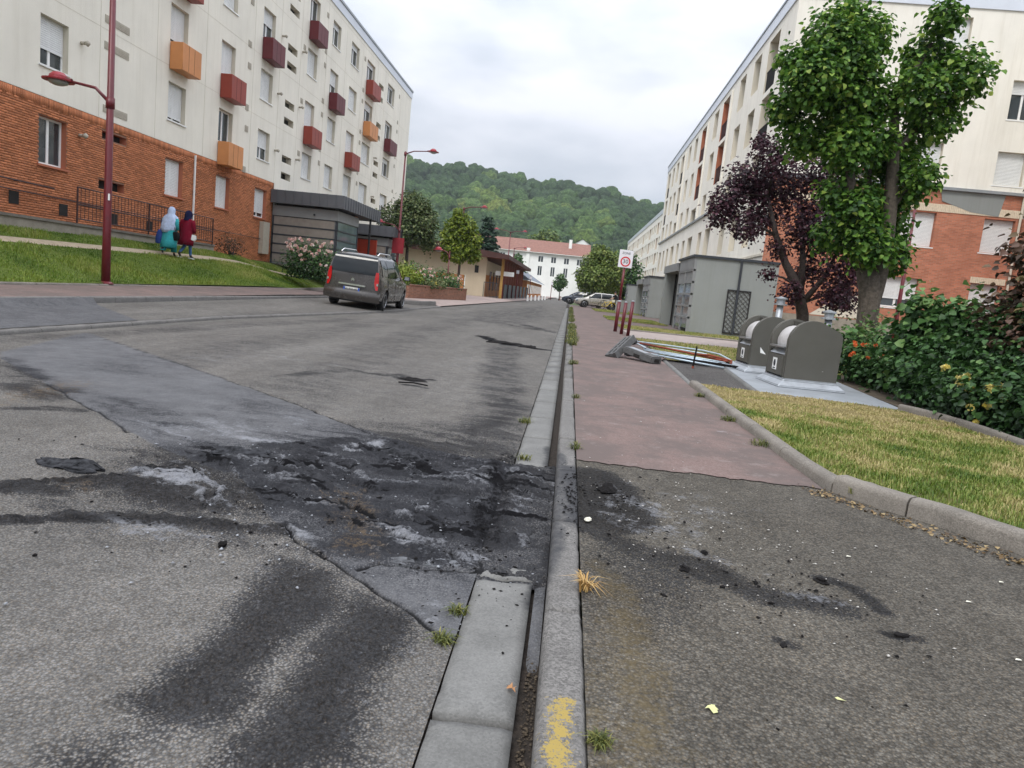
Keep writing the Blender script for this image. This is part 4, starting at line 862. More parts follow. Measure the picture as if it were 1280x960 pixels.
# facade towards the camera (local -Y side)
pf=lambda u,v,d:(u,d,v-.1)
PWs=[(5.45,6.9,4.72,6.15,1),(8.85,10.1,4.70,6.10,1),(5.05,6.65,2.05,3.35,.68),(8.75,9.95,2.05,3.38,.85),(5.3,6.7,7.6,9.0,1),(8.9,10.05,7.5,8.85,1),(9.0,10.1,10.15,11.7,.3),(5.8,7.0,12.9,14.0,.9),(5.4,6.8,10.2,11.7,1),(2.0,3.2,7.6,9.0,1),(2.0,3.2,10.2,11.7,1),(2.0,3.2,4.7,6.1,1)]
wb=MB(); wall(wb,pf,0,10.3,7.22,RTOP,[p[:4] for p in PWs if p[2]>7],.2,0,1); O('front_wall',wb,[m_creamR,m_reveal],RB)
wb=MB(); wall(wb,pf,0,10.3,1.35,6.2,[p[:4] for p in PWs if p[2]<7],.2,0,0); wb.b2((0,-.004,6.42),(10.3,.2,6.998)); O('brick_wall',wb,m_brickR,RB)
wb=MB(); wall(wb,lambda u,v,d:(u,d-.03,v-.1),0,10.3,.1,1.34,[(5.9,7.1,.45,1.05),(2.2,3.2,.5,1.05),(8.6,9.8,.5,1.05)],.2,0,0); wb.b2((0,-.03,1.24),(10.3,.01,1.243)); O('plinth',wb,m_wallc,RB)
for a in (5.9,2.2,8.6): O('cellar_window',MB().b2((a,.15,.35),(a+1.2,.17,.95)),m_bglass,RB)
for p in PWs: window(RB,(p[0],.20,p[2]-.1),0,p[1]-p[0],p[3]-p[2],p[4],'single' if p[4]>=1 else 'double')
x=0.0;sb=MB()
while x<10.3: sb.b2((x,-.03,6.1),(min(x+.062,10.3),.01,6.42)); x+=.075
O('soldier_course',sb,m_creambrick,RB)
sb=MB();x=8.7
while x<10.1: sb.b2((x,-.03,3.3),(x+.062,.01,3.55)); x+=.075
O('window_lintel',sb,m_creambrick,RB)
O('front_ledge',MB().b2((-.14,-.16,7.0),(10.3,.02,7.118)),m_coping,RB)
O('render_patch',MB().add([(6.9,-.012,7.0),(7.0,-.012,6.55),(8.2,-.036,6.2),(9.35,-.036,6.1),(9.5,-.012,6.99)],[(0,1,2,3,4)]).add([(6.9,-.038,7.0),(7.0,-.038,6.55),(8.2,-.038,6.2),(9.35,-.038,6.1),(9.5,-.038,6.99)],[(0,1,2,3,4)]),m_greyr,RB)
O('render_patch',MB().add([(2.3,-.012,1.3),(5.0,-.012,1.3),(5.0,-.012,2.3),(3.6,-.012,2.25),(2.9,-.012,1.75)],[(0,1,2,3,4)]),m_reveal,RB)
O('parapet',MB().b2((-.06,-.06,RTOP-.1+.003),(10.3,RL,RTOP+.45)),m_metalw,RB); O('coping',MB().b2((-.1,-.1,RTOP+.453),(10.4,RL+.05,RTOP+.55)),m_coping,RB)
# wing projecting towards the street crossing
wf=lambda u,v,d:(10.3+d,-u,v-.1)
wb=MB(); wall(wb,wf,0,9,6.2,RTOP,[(1.2,2.4,7.6,9.0),(1.2,2.4,10.2,11.7),(4.5,6,7.6,9.0),(4.5,6,10.2,11.7)],.2,0,1); wb.add([(10.3,-9,6.1),(10.3,-9,RTOP-.1),(19,-9,RTOP-.1),(19,-9,6.1)],[(0,1,2,3)]); O('wing_wall',wb,[m_creamR,m_reveal],RB)
wb=MB(); wall(wb,wf,0,9,.1,6.195,[(1.0,1.8,3.6,5.2)],.2,0,0); wb.add([(10.3,-9,0),(10.3,-9,6.095),(19,-9,6.095),(19,-9,0)],[(0,1,2,3)]); O('wing_brick_wall',wb,m_brickR,RB)
O('wing_void',MB().b2((10.5,-1.8,3.5),(10.52,-1.0,5.1)),m_dark,RB)
for u,z in ((1.2,7.6),(1.2,10.2),(4.5,7.6),(4.5,10.2)): window(RB,(10.5,-u,z-.1),-math.pi/2,1.2 if u<2 else 1.5,1.4 if z<9 else 1.5,1,'single')
O('wing_parapet',MB().b2((10.303,-9.05,RTOP-.1+.003),(19,-.063,RTOP+.45)),m_metalw,RB)
O('downpipe',MB().tube([(10.22,-.08,.3),(10.22,-.08,14)],.05,6),m_reveal,RB)
# farther block on the right
FB=T('apartment_building',(13,113,0),'farther pale apartment block with small recessed balconies beyond the tall right building','building')
rh=[];fw=[]
for r in range(5):
    z0=3.0+r*2.45
    u=1.5;k=0
    while u<70:
        wd=[1.4,1.4,2.6,1.2][k%4]; rh.append((u,u+wd,z0-(.5 if wd>2 else 0),z0+1.35,.5)); fw.append((u,wd,z0-(.5 if wd>2 else 0),z0+1.35,k%4)); u+=wd+1.3;k+=1
wb=MB(); wall(wb,lambda u,v,d:(d,u,v),0,73,0,15.1,rh,.5,0,1); wb.add([(0,0,0),(0,0,15.1),(10,0,15.1),(10,0,0)],[(0,1,2,3)]); O('wall',wb,[m_creamR,m_reveal],FB)
gms={}
for u,wd,z0,z1,k in fw:
    kk=(wd,z1-z0,k)
    if kk not in gms: gms[kk]=mesh('window',MB().b2((0,0,0),(.02,wd,z1-z0))); gms[kk].materials.append(m_terra if k==2 else random.choice([m_glass,m_shut]))
    link('window',gms[kk],[],FB,(.5,u,z0))
O('parapet',MB().b2((-.1,-.1,15.11),(10,73.1,15.8)),m_metalw,FB)
# ---------------------------------------------------------------- grey entrance annexes on the right
def annex(loc,label,H=3.25,wide=3.45,full=True):
    t=T('entrance_annex',loc,label,'entrance')
    # solid block with rendered side wall facing the street end
    O('side_wall',MB().b2((0.09,0,0),(wide,.22,H-.1)),m_greyr,t)
    O('back_wall',MB().b2((.3,.23,0),(wide,4.2,H-.12)),m_greyr,t)
    n=5;hh=(H-.75)/n
    for k in range(n):
        z0=.1+k*hh
        for j in range(2):
            O('glass_panel',MB().b2((.02,.12+j*1.9,z0+.05),(.05,1.95+j*1.9,z0+hh-.03)),m_bglass if k<n-1 else m_zinc2,t)
        O('frame_rail',MB().b2((-.02,.0,z0+hh-.03),(.07,3.95,z0+hh+.05)),m_zinc2,t)
    for y in (0,1.95,3.9): O('mullion',MB().b2((-.03,y,0),(.085,y+.08,H-.1)),m_zinc2,t)
    O('roof',MB().b2((-.08,-.08,H-.1),(wide+.02,4.3,H)),m_frameg,t)
    O('fascia',MB().b2((-.03,.02,H-.6),(.0,3.98,H-.103)),m_zinc2,t)
    # canopy and door recess beyond
    O('canopy',MB().b2((-.1,4.35,H-.55),(wide,9.2,H-.17)),m_zinc2,t)
    O('pillar_wall',MB().b2((-.06,8.3,0),(1.1,9.0,H-.553)),m_greyr,t)
    d=O('door',MB().b2((1.0,4.4,0),(1.06,8.28,H-.56)),m_black,t)
    O('door_leaf',MB().b2((.93,4.9,.1),(.995,6.1,H-.9)),m_woodr,d); O('handle',MB().tube([(.9,6.3,.8),(.9,6.3,1.5)],.02,6),m_steel,d)
    O('frame_post',MB().b2((.5,6.4,0),(.58,6.5,H-.56)),m_zinc2,t)
    O('inner_pier',MB().b2((.35,4.32,0),(.8,4.7,H-.553)),m_zinc2,t)
    O('downpipe',MB().tube([(.45,8.2,0),(.45,8.2,H-.55)],.04,6),m_black,t)
    if full:
        O('downpipe',MB().tube([(1.9,-.07,.1),(1.9,-.07,H)],.05,8),m_frameg,t)
        tr=T('trellis',(0,0,0),None,None); tr.parent=t
        x0,x1,z0,z1=1.48,2.45,.12,1.95
        O('frame',MB().b2((x0,-.06,z0),(x0+.05,-.02,z1)).b2((x1-.05,-.06,z0),(x1,-.02,z1)).b2((x0,-.065,z1-.05),(x1,-.015,z1)).b2((x0,-.065,z0),(x1,-.015,z0+.05)),m_black,tr)
        wd,ht=x1-x0,z1-z0
        for s in (1,-1):
            for k in range(-9,10):
                c=k*.2
                # line z = s*x + c within the panel
                pts=[]
                for xx in np.linspace(0,wd,41):
                    zz=s*(xx-wd/2)+ht/2+c
                    if .03<zz<ht-.03: pts.append((xx,zz))
                if len(pts)>2:
                    a,b=pts[0],pts[-1]; O('lath',MB().tube([(x0+a[0],-.035-.008*s,z0+a[1]),(x0+b[0],-.035-.008*s,z0+b[1])],.013,4),m_rubber,tr)
    return t
annex((5.02,31.0,.12),'grey rendered entrance annex with trellis and black downpipe beside the waste bins')
annex((5.55,53.0,.12),'farther grey entrance annex with dark door behind the zone sign',3.0,2.9,True)
annex((6.6,86.0,.1),'farthest small grey entrance annex past the cyclist',3.0,3.0,False)
# ---------------------------------------------------------------- waste bins
def bin_(loc,rz,label,peel=False):
    t=T('waste_container',loc,label,'waste bin','waste containers on the service slab',rz)
    L,W_,H=.74,.86,1.0
    base=MB().loft([[(-L/2-o,-W_/2-o,z),(L/2+o,-W_/2-o,z),(L/2+o,W_/2+o,z),(-L/2-o,W_/2+o,z)] for o,z in((.13,0),(.13,.025),(.03,.10),(.03,.13))])
    b_=O('plinth',base,m_steeld,t); bevel(b_,.012,2)
    # side plates: arch profile in XZ
    prof=[(L/2,.131),(L/2,.80),(L/2-.05,.86)]
    for k in range(0,15):
        a=R_(62+k*(180-62)/14); r=.33; prof.append((-L/2+r+r*math.cos(a)*1.0,.66+r*math.sin(a)))
    prof+=[(-L/2,.131)]
    for s in (-1,1):
        y0=s*W_/2;y1=y0-s*.10
        n=len(prof);m_=MB().add([(x,y0,z) for x,z in prof]+[(x,y1,z) for x,z in prof],[tuple(range(n)),tuple(range(n,2*n))[::-1]]+[(i,(i+1)%n,n+(i+1)%n,n+i) for i in range(n)])
        o=O('side_plate',m_,m_bin,t); bevel(o,.018,3)
        # shiny rim strip round the front arch
        pts=[(x-.004,y0-s*.05,z+.002) for x,z in prof[3:-1]]+[(-L/2-.004,y0-s*.05,.2)]
        rv=MB()
        for (xa,ya,za),(xb,yb,zb) in zip(pts[:-1],pts[1:]): rv.add([(xa,ya-.049,za),(xa,ya+.049,za),(xb,yb+.049,zb),(xb,yb-.049,zb)],[(0,1,2,3)])
        O('rim_strip',rv,m_bin,o,smooth=True)
    # rear hood between plates
    hood=[(x,z) for x,z in prof[:8]]+[(-L/2+.36,.60),(L/2-.03,.135)]
    n=len(hood);h_=MB().add([(x-.012,-W_/2+.1,z-.012) for x,z in hood]+[(x-.012,W_/2-.1,z-.012) for x,z in hood],[(i,(i+1)%n,n+(i+1)%n,n+i) for i in range(n)]); O('hood',h_,m_bin,t,smooth=False)
    O('back_body',MB().b2((-.05,-W_/2+.101,.131),(L/2-.04,W_/2-.101,.66)),m_bin,t)
    # drum
    dr=MB().loft([[(-L/2+.315+.255*math.cos(2*math.pi*k/28),y,.655+.255*math.sin(2*math.pi*k/28)) for k in range(28)] for y in (-W_/2+.13,W_/2-.13)]); d=O('drum',dr,m_drum,t,smooth=False); autosmooth(d,50)
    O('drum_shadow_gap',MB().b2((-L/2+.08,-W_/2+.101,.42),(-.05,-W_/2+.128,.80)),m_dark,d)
    O('tray',MB().add([(-L/2-.02,-W_/2+.11,.47),(-L/2-.02,W_/2-.11,.47),(-L/2+.10,W_/2-.11,.60),(-L/2+.10,-W_/2+.11,.60),(-L/2+.03,-W_/2+.11,.43),(-L/2+.03,W_/2-.11,.43)],[(0,1,2,3),(0,4,5,1)]),m_steel,t)
    lip=O('tray_lip',MB().b2((-L/2-.05,-W_/2+.14,.565),(-L/2+.06,W_/2-.14,.59)),m_steel,t); lip.rotation_euler=(0,.0,0)
    fp=O('front_panel',MB().b2((-L/2-.035,-W_/2+.10,.15),(-L/2+.06,W_/2-.10,.46)),m_bin,t); bevel(fp,.01,2)
    st=O('sticker',MB().b2((-L/2-.039,-.09,.22),(-L/2-.0345,.09,.40)),m_wpaint,t)
    O('pictogram',MB().loft([[(-L/2-.0415,.045*math.cos(a),.32+.055*math.sin(a)) for a in np.linspace(0,6.0,10)],[(-L/2-.0388,.045*math.cos(a),.32+.055*math.sin(a)) for a in np.linspace(0,6.0,10)]]),m_signk,st); O('pictogram_bar',MB().b2((-L/2-.0425,-.05,.235),(-L/2-.0388,.05,.25)),m_signk,st)
    O('sticker',MB().add([(-L/2+.14,-W_/2-.003,.36),(-L/2+.24,-W_/2-.003,.34),(-L/2+.13,-W_/2-.003,.46)] if peel else [(L/2-.22,-W_/2-.003,.28),(L/2-.2,-W_/2-.003,.28),(L/2-.2,-W_/2-.003,.285)],[(0,1,2)]),m_wpaint,t)
    if peel: O('sticker',MB().add([(-L/2+.42,-W_/2-.003,.80),(-L/2+.47,-W_/2-.003,.80),(-L/2+.45,-W_/2-.003,.83)],[(0,1,2)]).add([(-L/2+.52,-W_/2-.003,.82),(-L/2+.58,-W_/2-.003,.825),(-L/2+.58,-W_/2-.003,.835)],[(0,1,2)]),m_wpaint,t)
    return t
bin_((3.64,11.35,.163),R_(3),'nearer grey arched waste container with steel drum, on the pale service slab')
bin_((3.62,13.35,.163),R_(3),'farther grey waste container with torn white stickers, just behind the other one',True)
for (x,y,lb) in ((4.95,14.4,'stubby grey vent pipe with flanged cap just right of the farther waste container'),(4.95-.55,15.8,'stubby grey vent pipe with flanged cap in front of the purple plum tree')):
    z0=.1;zt_=1.42 if x>4.9 else 1.62
    t=T('vent_pipe',(x+.05,y,z0),lb,'vent pipe','vent pipes behind the waste containers')
    O('pipe',MB().tube([(0,0,0),(0,0,zt_-z0-.1)],.07,12),m_steeld,t,smooth=True)
    O('cap',MB().lathe([(.0,0),(.14,.0),(.14,.03),(.09,.035),(.09,.12),(.13,.125),(.13,.15),(.0,.19)],(0,0,zt_-z0-.2),14),m_steeld,t)
# ---------------------------------------------------------------- toppled site fence
def block(loc,rot,label,mat):
    # ladder-like recycled plastic foot: two rails with slots between
    t=T('barrier_block',loc,label,'barrier block','plastic blocks of the toppled barrier'); t.rotation_euler=rot
    L,W_,H=.78,.24,.13
    for s in (-1,0,1): O('rail_bar',MB().box((0,s*.095,0),(L,.045,H)),mat,t)
    xs=(-.37,-.19,-.03,.03,.20,.37)
    for x in (-.355,-.14,.0,.14,.355): O('cross_web',MB().box((x,0,-.004),(.055,W_-.01,H-.012)),mat,t)
    O('pad',MB().box((-.36,0,-H/2-.02),(.08,W_,.05)),m_rubberb,t); O('pad',MB().box((.36,0,-H/2-.02),(.08,W_,.05)),m_rubberb,t)
    return t
def rot_from(x,z):
    x=Vector(x).normalized();z=Vector(z);z=(z-x*z.dot(x)).normalized();y=z.cross(x);return Matrix((x,y,z)).transposed().to_euler()
block((1.06,13.75,.30),rot_from((.45,.75,.42),(-.55,-.25,.8)),'dark slotted plastic barrier block tilted against the other one on the red pavement',m_rubberb if 0 else m_rubber)
t=T('barrier_block',(1.42,13.3,.235),'solid grey plastic block lying flat with a hole in its end','barrier block','plastic blocks of the toppled barrier'); t.rotation_euler=rot_from((.55,-.72,-.12),(.1,-.1,1))
o=O('body',MB().box((0,0,0),(.80,.26,.13)),m_rubber,t); bevel(o,.02,2)
O('socket',MB().box((.403,0,0),(.004,.12,.06)),m_dark,t); O('socket',MB().box((0,-.132,-.02),(.16,.004,.06)),m_dark,t); O('tray_top',MB().box((-.1,0,.068),(.45,.12,.006)),m_steeld,t); O('pad',MB().box((.36,0,-.075),(.08,.24,.04)),m_rubberb,t);O('pad',MB().box((-.3,0,-.075),(.08,.24,.04)),m_rubberb,t)
fp=T('fallen_barrier',(1.7,14.5,.15),'pale blue tubular fence panel lying toppled on the grass beside the bins','barrier')
def L_(p): return (p[0]-1.7,p[1]-14.5,p[2]-.15)
far_=[L_(p) for p in ((1.62,18.3,.20),(2.4,17.6,.22),(3.2,17.0,.22),(3.42,16.2,.22),(3.4,15.1,.20),(3.30,14.0,.19))]
O('tube',MB().tube(far_,.022,7),m_blue,fp,smooth=True)
O('tube',MB().tube([L_((1.58,17.4,.19)),L_((2.6,16.6,.21)),L_((3.1,16.0,.21))],.018,6),m_blue,fp,smooth=True)
for a,b in (((1.55,14.2,.27),(3.25,13.45,.20)),((1.58,14.6,.27),(3.3,13.85,.2)),((1.5,13.9,.24),(2.9,13.2,.17))): O('tube',MB().tube([L_(a),L_(b)],.020,6),m_blue,fp,smooth=True)
O('infill_board',MB().add([L_(p) for p in ((1.66,14.05,.20),(2.7,13.55,.18),(2.75,13.8,.185),(1.7,14.4,.205))],[(0,1,2,3)]).add([L_(p) for p in ((1.66,14.05,.19),(2.7,13.55,.17),(2.75,13.8,.175),(1.7,14.4,.195))],[(3,2,1,0)]),m_metalw,fp)
for a,b in (((1.6,14.5,.3),(1.65,18.0,.21)),): O('tube',MB().tube([L_(a),L_(b)],.018,6),m_blue,fp,smooth=True)
rb=T('metal_bar',(1.7,16,.2),'rusty red metal bar lying across the toppled fence panel','bar')
O('bar',MB().tube([(0,.6,.06),(.55,-.4,.06),(.95,-1.1,.05),(1.4,-2.1,.04)],.024,6),m_rust,rb,smooth=True); O('bent_end',MB().tube([(.95,-1.1,.05),(1.15,-1.7,.10),(1.5,-2.0,.05),(1.4,-2.35,.02)],.022,6),m_rust,rb,smooth=True)
sb=T('metal_bar',(2.4,13.8,.17),'long dark charred strip at the near edge of the toppled fence panel','bar')
O('bar',MB().tube([(-.6,.1,.05),(.2,-.25,.04),(.85,-.55,.03)],.025,6),m_char,sb); 
cc=T('charred_heap',(2.85,13.8,.17),'small blackened burnt heap lying by the end of the fence panel','debris')
mb=MB()
for k in range(26):
    x,y=random.gauss(0,.16),random.gauss(0,.12); mb.box((x,y,random.uniform(0,.05)),(random.uniform(.04,.16),random.uniform(.02,.06),random.uniform(.01,.03)),rz=random.uniform(0,3),rx=random.uniform(-.5,.5))
O('burnt_scraps',mb,m_char,cc)
st=T('stake',(2.28,12.85,.12),'thin black charred stake standing upright by the dark tarmac patch','stake'); O('shaft',MB().tube([(0,0,0),(.015,.02,.2),(.03,.02,.40)],[.017,.016,.014],6),m_char,st); O('rusty_foot',MB().tube([(0,0,-.01),(.002,.002,.05)],.02,6),m_rust,st)
# ---------------------------------------------------------------- zone sign and posts
sg=T('road_sign',(1.62,24.4,.12),'white thirty zone sign on a tall wine red post beside two short posts','road sign'); sg.rotation_euler=(0,R_(1.6),0)
O('sleeve',MB().tube([(0,0,0),(0,0,1.02)],.06,12),m_wine,sg,smooth=True); O('pole',MB().tube([(0,0,1.02),(0,0,2.15)],.042,10),m_wine,sg,smooth=True)
O('collar',MB().lathe([(.061,0),(.068,.02),(.045,.05)],(0,0,1.0),12),m_steeld,sg)
pl=O('sign_plate',MB().box((0,-.06,2.42),(.46,.025,.58)),m_signf,sg); bevel(pl,.01,2)
O('bracket',MB().b2((-.1,-.05,2.3),(.1,.03,2.34)),m_steeld,sg); O('pole_top',MB().tube([(0,0,2.15),(0,0,2.5)],.042,10),m_wine,sg)
ring=MB();n=28
for k in range(n):
    a,b=2*math.pi*k/n,2*math.pi*(k+1)/n
    ring.add([(r*math.cos(q),-.0765,2.33+r*math.sin(q)) for r,q in((.165,a),(.165,b),(.122,b),(.122,a))],[(0,1,2,3)])
O('red_ring',ring,m_signr,pl); text('30',.19,m_signk,'lettering',pl,(0,-.075,2.33),(math.pi/2,0,0)); text('ZONE',.10,m_signk,'lettering',pl,(0,-.075,2.60),(math.pi/2,0,0))
for x,y,h_,lb in ((1.72,22.9,1.0,'shorter wine red post just right of the zone sign pole'),(1.88,22.3,1.05,'right hand wine red post of the pair beside the zone sign')):
    t=T('bollard',(x,y,.12),lb,'bollard','wine red posts on the right footway'); t.rotation_euler=(0,R_(2),0)
    O('post',MB().tube([(0,0,0),(0,0,h_)],.052,12),m_wine,t,smooth=True); O('cap',MB().lathe([(.0,0),(.056,.0),(.054,.03),(0,.045)],(0,0,h_),12),m_steeld,t)
# ---------------------------------------------------------------- lamps
def lampset(loc,label,H,arm,low=None,double=False,base=.09,box=False,lowonly=False):
    t=T('street_lamp',loc,label,'street lamp','wine red street lamps')
    O('pole',MB().tube([(0,0,0),(0,0,1.2),(0,0,H)],[base*1.0,base*.9,base*.5],12),m_wine,t,smooth=True)
    O('base_collar',MB().lathe([(base*1.7,0),(base*1.7,.02),(base*1.05,.06)],(0,0,0),12),m_wine,t)
    def head(s,z,reach,rise,nm):
        a=O('arm',MB().tube([(0,0,z),(s*reach*.35,0,z+rise*.75),(s*reach,0,z+rise)],[.045,.035,.028],8),m_wine,t,smooth=True)
        O('clamp',MB().tube([(0,0,z-.12),(0,0,z+.12)],base*.95,10),m_wine,t,smooth=True)
        cx=s*(reach+.22);zz=z+rise
        O('lamp_shade',MB().lathe([(.335,-.03),(.34,.0),(.20,.03),(.19,.09),(.12,.16),(.0,.19)],(cx,0,zz),18),m_winer,t,smooth=False)
        O('lamp_bowl',MB().lathe([(.0,-.13),(.10,-.12),(.19,-.085),(.22,-.03)],(cx,0,zz),16),m_bowl,t,smooth=True)
        O('neck',MB().tube([(s*reach*.9,0,zz),(cx,0,zz+.05)],.05,8),m_wine,t)
    if low: head(-1,low,1.05 if not lowonly else .5,.42,'low')
    if not lowonly:
        head(1,H-.15,1.5,.28,'top')
        if double: head(-1,H-.15,1.5,.28,'top2')
    if box: O('sign_box',MB().b2((-.36,-.14,2.2),(.36,.0,3.15)),m_winer,t)
    return t
m_bowl=glass('lamp_bowl_glass',(.35,.36,.36),.2)
l1=lampset((-11.02,16.5,.34),'tall wine red street lamp with a low arm, on the grass bank at left',9.0,1,4.15,base=.10)
O('white_sticker',MB().b2((.06,-.085,1.95),(.085,-.05,2.1)),m_wpaint,l1)
lampset((-11.0,45,.45),'red street lamp with dome head behind the parked minivan',8.4,1,3.6,box=True)
lampset((-9.75,62,.3),'red street lamp rising behind the young yellow green tree',7.3,1)
lampset((-7.9,46,.25),'low red garden lamp over the planter, left of the young tree',2.9,1,2.5,lowonly=True,base=.055)
lampset((-7.95,88,.05),'red double headed street lamp in front of the low community hall',7.9,1,double=True)
lampset((-9.8,118,.05),'farthest red street lamp behind the double headed one',7.7,1)
lampset((9.55,22,.14),'thin wine red post standing right of the linden trunk, its head hidden in leaves',5.2,1,base=.065).rotation_euler=(0,0,math.pi)
# ---------------------------------------------------------------- vegetation
vg=np.random.default_rng(11)
def unit(v): return v/np.maximum(np.linalg.norm(v,axis=1,keepdims=True),1e-6)
def leafmesh(name,P,N,D,size,tint,mat,parent=None,wide=.42,fold=.18,shape='leaf',**k):
    """one folded pointed leaf per point; N leaf normal, D leaf direction"""
    n=len(P);N=unit(N);D=unit(D-N*np.sum(D*N,1,keepdims=True));S=np.cross(N,D);s=size[:,None]
    if shape=='leaf':
        c=[(0,0,0),(.28,wide,fold),(.68,wide*.8,fold*.7),(1,0,-.12),(.68,-wide*.8,fold*.7),(.28,-wide,fold),(.5,0,-.02)]
        V=np.stack([P+s*(D*a+S*b+N*f) for a,b,f in c],1).reshape(-1,3); i=np.arange(n)[:,None]*7
        F=np.concatenate([i+np.array([[0,1,6]]),i+np.array([[1,2,6]]),i+np.array([[2,3,6]]),i+np.array([[3,4,6]]),i+np.array([[4,5,6]]),i+np.array([[5,0,6]])]);kk=7
    else:
        c=[(0,0,0),(.5,wide,fold),(1,0,0),(.5,-wide,fold)]
        V=np.stack([P+s*(D*a+S*b+N*f) for a,b,f in c],1).reshape(-1,3); i=np.arange(n)[:,None]*4; F=np.concatenate([i+np.array([[0,1,2]]),i+np.array([[0,2,3]])]);kk=4
    return link(name,npmesh(name,V,F,{'tint':np.repeat(tint,kk)}),mat,parent,**k)
def blobpts(blobs,n,g,shell=.55,sub=0):
    """points in clumpy ellipsoids; blobs (x,y,z,r[,rz])"""
    B=np.array([(b+(b[3],))[:5] if len(b)==4 else b for b in blobs],float); w_=B[:,3]**2; idx=g.choice(len(B),n,p=w_/w_.sum()); b=B[idx]
    d=unit(g.normal(size=(n,3))); r=(shell+(1-shell)*g.random(n)**.6)*(1+g.normal(0,.10,n))
    lump=1+.22*np.sin(d[:,0]*7+b[:,0]*9)*np.sin(d[:,1]*6+b[:,2]*7)*np.sin(d[:,2]*7+b[:,1]*5)
    P=b[:,:3]+d*(r*lump)[:,None]*np.stack([b[:,3],b[:,3],b[:,4]],1); return P,d
def tree(name,label,loc,trunk,blobs,n,size,mat,bark,cat='tree',group=None,limbs=True,shell=.5,shape='leaf',droop=.5,tintb=.45,part='crown',wide=.42,sprig=0,tr=.25):
    t=T(name,loc,label,cat,group); L0=Vector(loc)
    tb=MB()
    for pts,rad in trunk: tb.tube([Vector(p)-L0 for p in pts],rad,9)
    if limbs and trunk:
        for b in blobs[::2]:
            c=Vector(b[:3])-L0; all_=[Vector(p)-L0 for pts,_ in trunk for p in pts]; a=min(all_[1:] or all_,key=lambda q:(q-c).length+max(0,q.z-c.z)*2); mid=a.lerp(c,.5)+Vector((0,0,.08*(c-a).length))
            r0=tr*.0+max(.012,.018*(c-a).length+.012); tb.tube([a,mid,c],[r0*1.3,r0,r0*.4],5)
    if trunk: O('trunk',tb,bark,t,smooth=True)
    P,d=blobpts(blobs,n,vg,shell)
    if sprig:
        m=int(n*sprig);i=vg.choice(n,m); P[i]+=d[i]*vg.random((m,1))*np.array([b[3] for b in blobs]).mean()*.45
    P=P-np.array(loc); N=d*.5+vg.normal(0,.45,(n,3))+np.array([0,0,.75]); D=d*.7+vg.normal(0,.5,(n,3))+np.array([0,0,-droop])
    tn=np.clip(tintb+vg.normal(0,.26,n)+.22*(fbm(P[:,0]*1.3+9,P[:,2]*1.3+P[:,1],3)-.5)*2,0,1)
    leafmesh(part,P,N,D,size*(.6+.7*vg.random(n)),tn,mat,t,shape=shape,wide=wide)
    return t
def clus(pts,Y,spread,r):   # (x,z) list at depth Y with alternating depth offsets
    return [(x,Y+spread*math.sin(i*2.4),z,r[i] if hasattr(r,'__len__') else r) for i,(x,z) in enumerate(pts)]
# pollarded linden with two upright leaders
Ls=[(4.43,6.55,.72),(5.1,6.75,.65),(4.1,5.75,.72),(4.85,5.6,.85),(4.3,4.85,.62),(4.95,4.55,.62),(4.95,3.7,.42),(5.15,2.95,.52),(5.65,3.0,.50),(6.4,2.6,.48),(6.5,6.45,.60),(6.95,5.95,.62),(6.65,5.3,.66),(6.35,4.6,.55),(6.55,4.1,.45),(6.45,3.8,.40),(6.4,3.2,.42),(6.45,6.95,.40),(3.75,6.1,.42),(3.8,5.3,.45),(5.45,4.7,.5),(5.6,3.7,.5),(6.0,4.4,.42),(5.85,2.75,.58),(5.75,5.5,.42),(6.1,3.5,.5),(5.3,3.4,.5),(5.0,5.1,.6),(4.7,7.15,.35),(6.2,5.7,.55),(4.75,6.2,.8)]
blobs=[(x+(.06 if x<5.6 else -.12),15+.35*math.sin(i*2.1)+(.15 if z<5 else 0),z,r*.80) for i,(x,z,r) in enumerate(Ls)]
LT=tree('linden_tree','big leafy green linden with a twin stemmed trunk right behind the waste bins',(6.0,15,.12),
 [([(6.03,15,.0),(6.0,15,.5),(5.97,15,1.1),(5.94,15,1.7),(5.92,15,2.15),(5.92,15,2.35)],[.30,.225,.205,.205,.17,.05]),
  ([(5.92,15,1.2),(5.84,15,1.9),(5.65,14.98,2.5),(5.35,15,3.2),(5.15,15,4.2),(4.85,15,5.5),(4.7,15,6.6)],[.12,.15,.14,.12,.10,.07,.03]),
  ([(5.98,15.02,1.2),(6.03,15.02,1.9),(6.08,15,2.6),(6.05,15,3.4),(5.95,15,4.4),(5.80,15,5.5),(6.3,15,6.6)],[.12,.16,.15,.13,.11,.08,.03]),
  ([(5.95,15,2.3),(5.7,15.2,3.2),(5.6,15.2,4.4)],[.13,.09,.03]),([(5.98,15,4.6),(6.5,15.1,5.3),(6.9,15,6.0)],[.08,.05,.02])],
 blobs,23000,.105,m_linden,m_bark,wide=.46,droop=.75,sprig=.2,shell=.3,tintb=.42)
# ivy-like shoots round the trunk base
P,d=blobpts([(6.0,14.9,.7,.38,.75)],900,vg,.6); leafmesh('basal_shoots',P-np.array((6.0,15,.12)),d+vg.normal(0,.5,d.shape),d+vg.normal(0,.6,d.shape),.06*(.6+.7*vg.random(900)),np.clip(vg.normal(.65,.15,900),0,1),m_maple,LT)
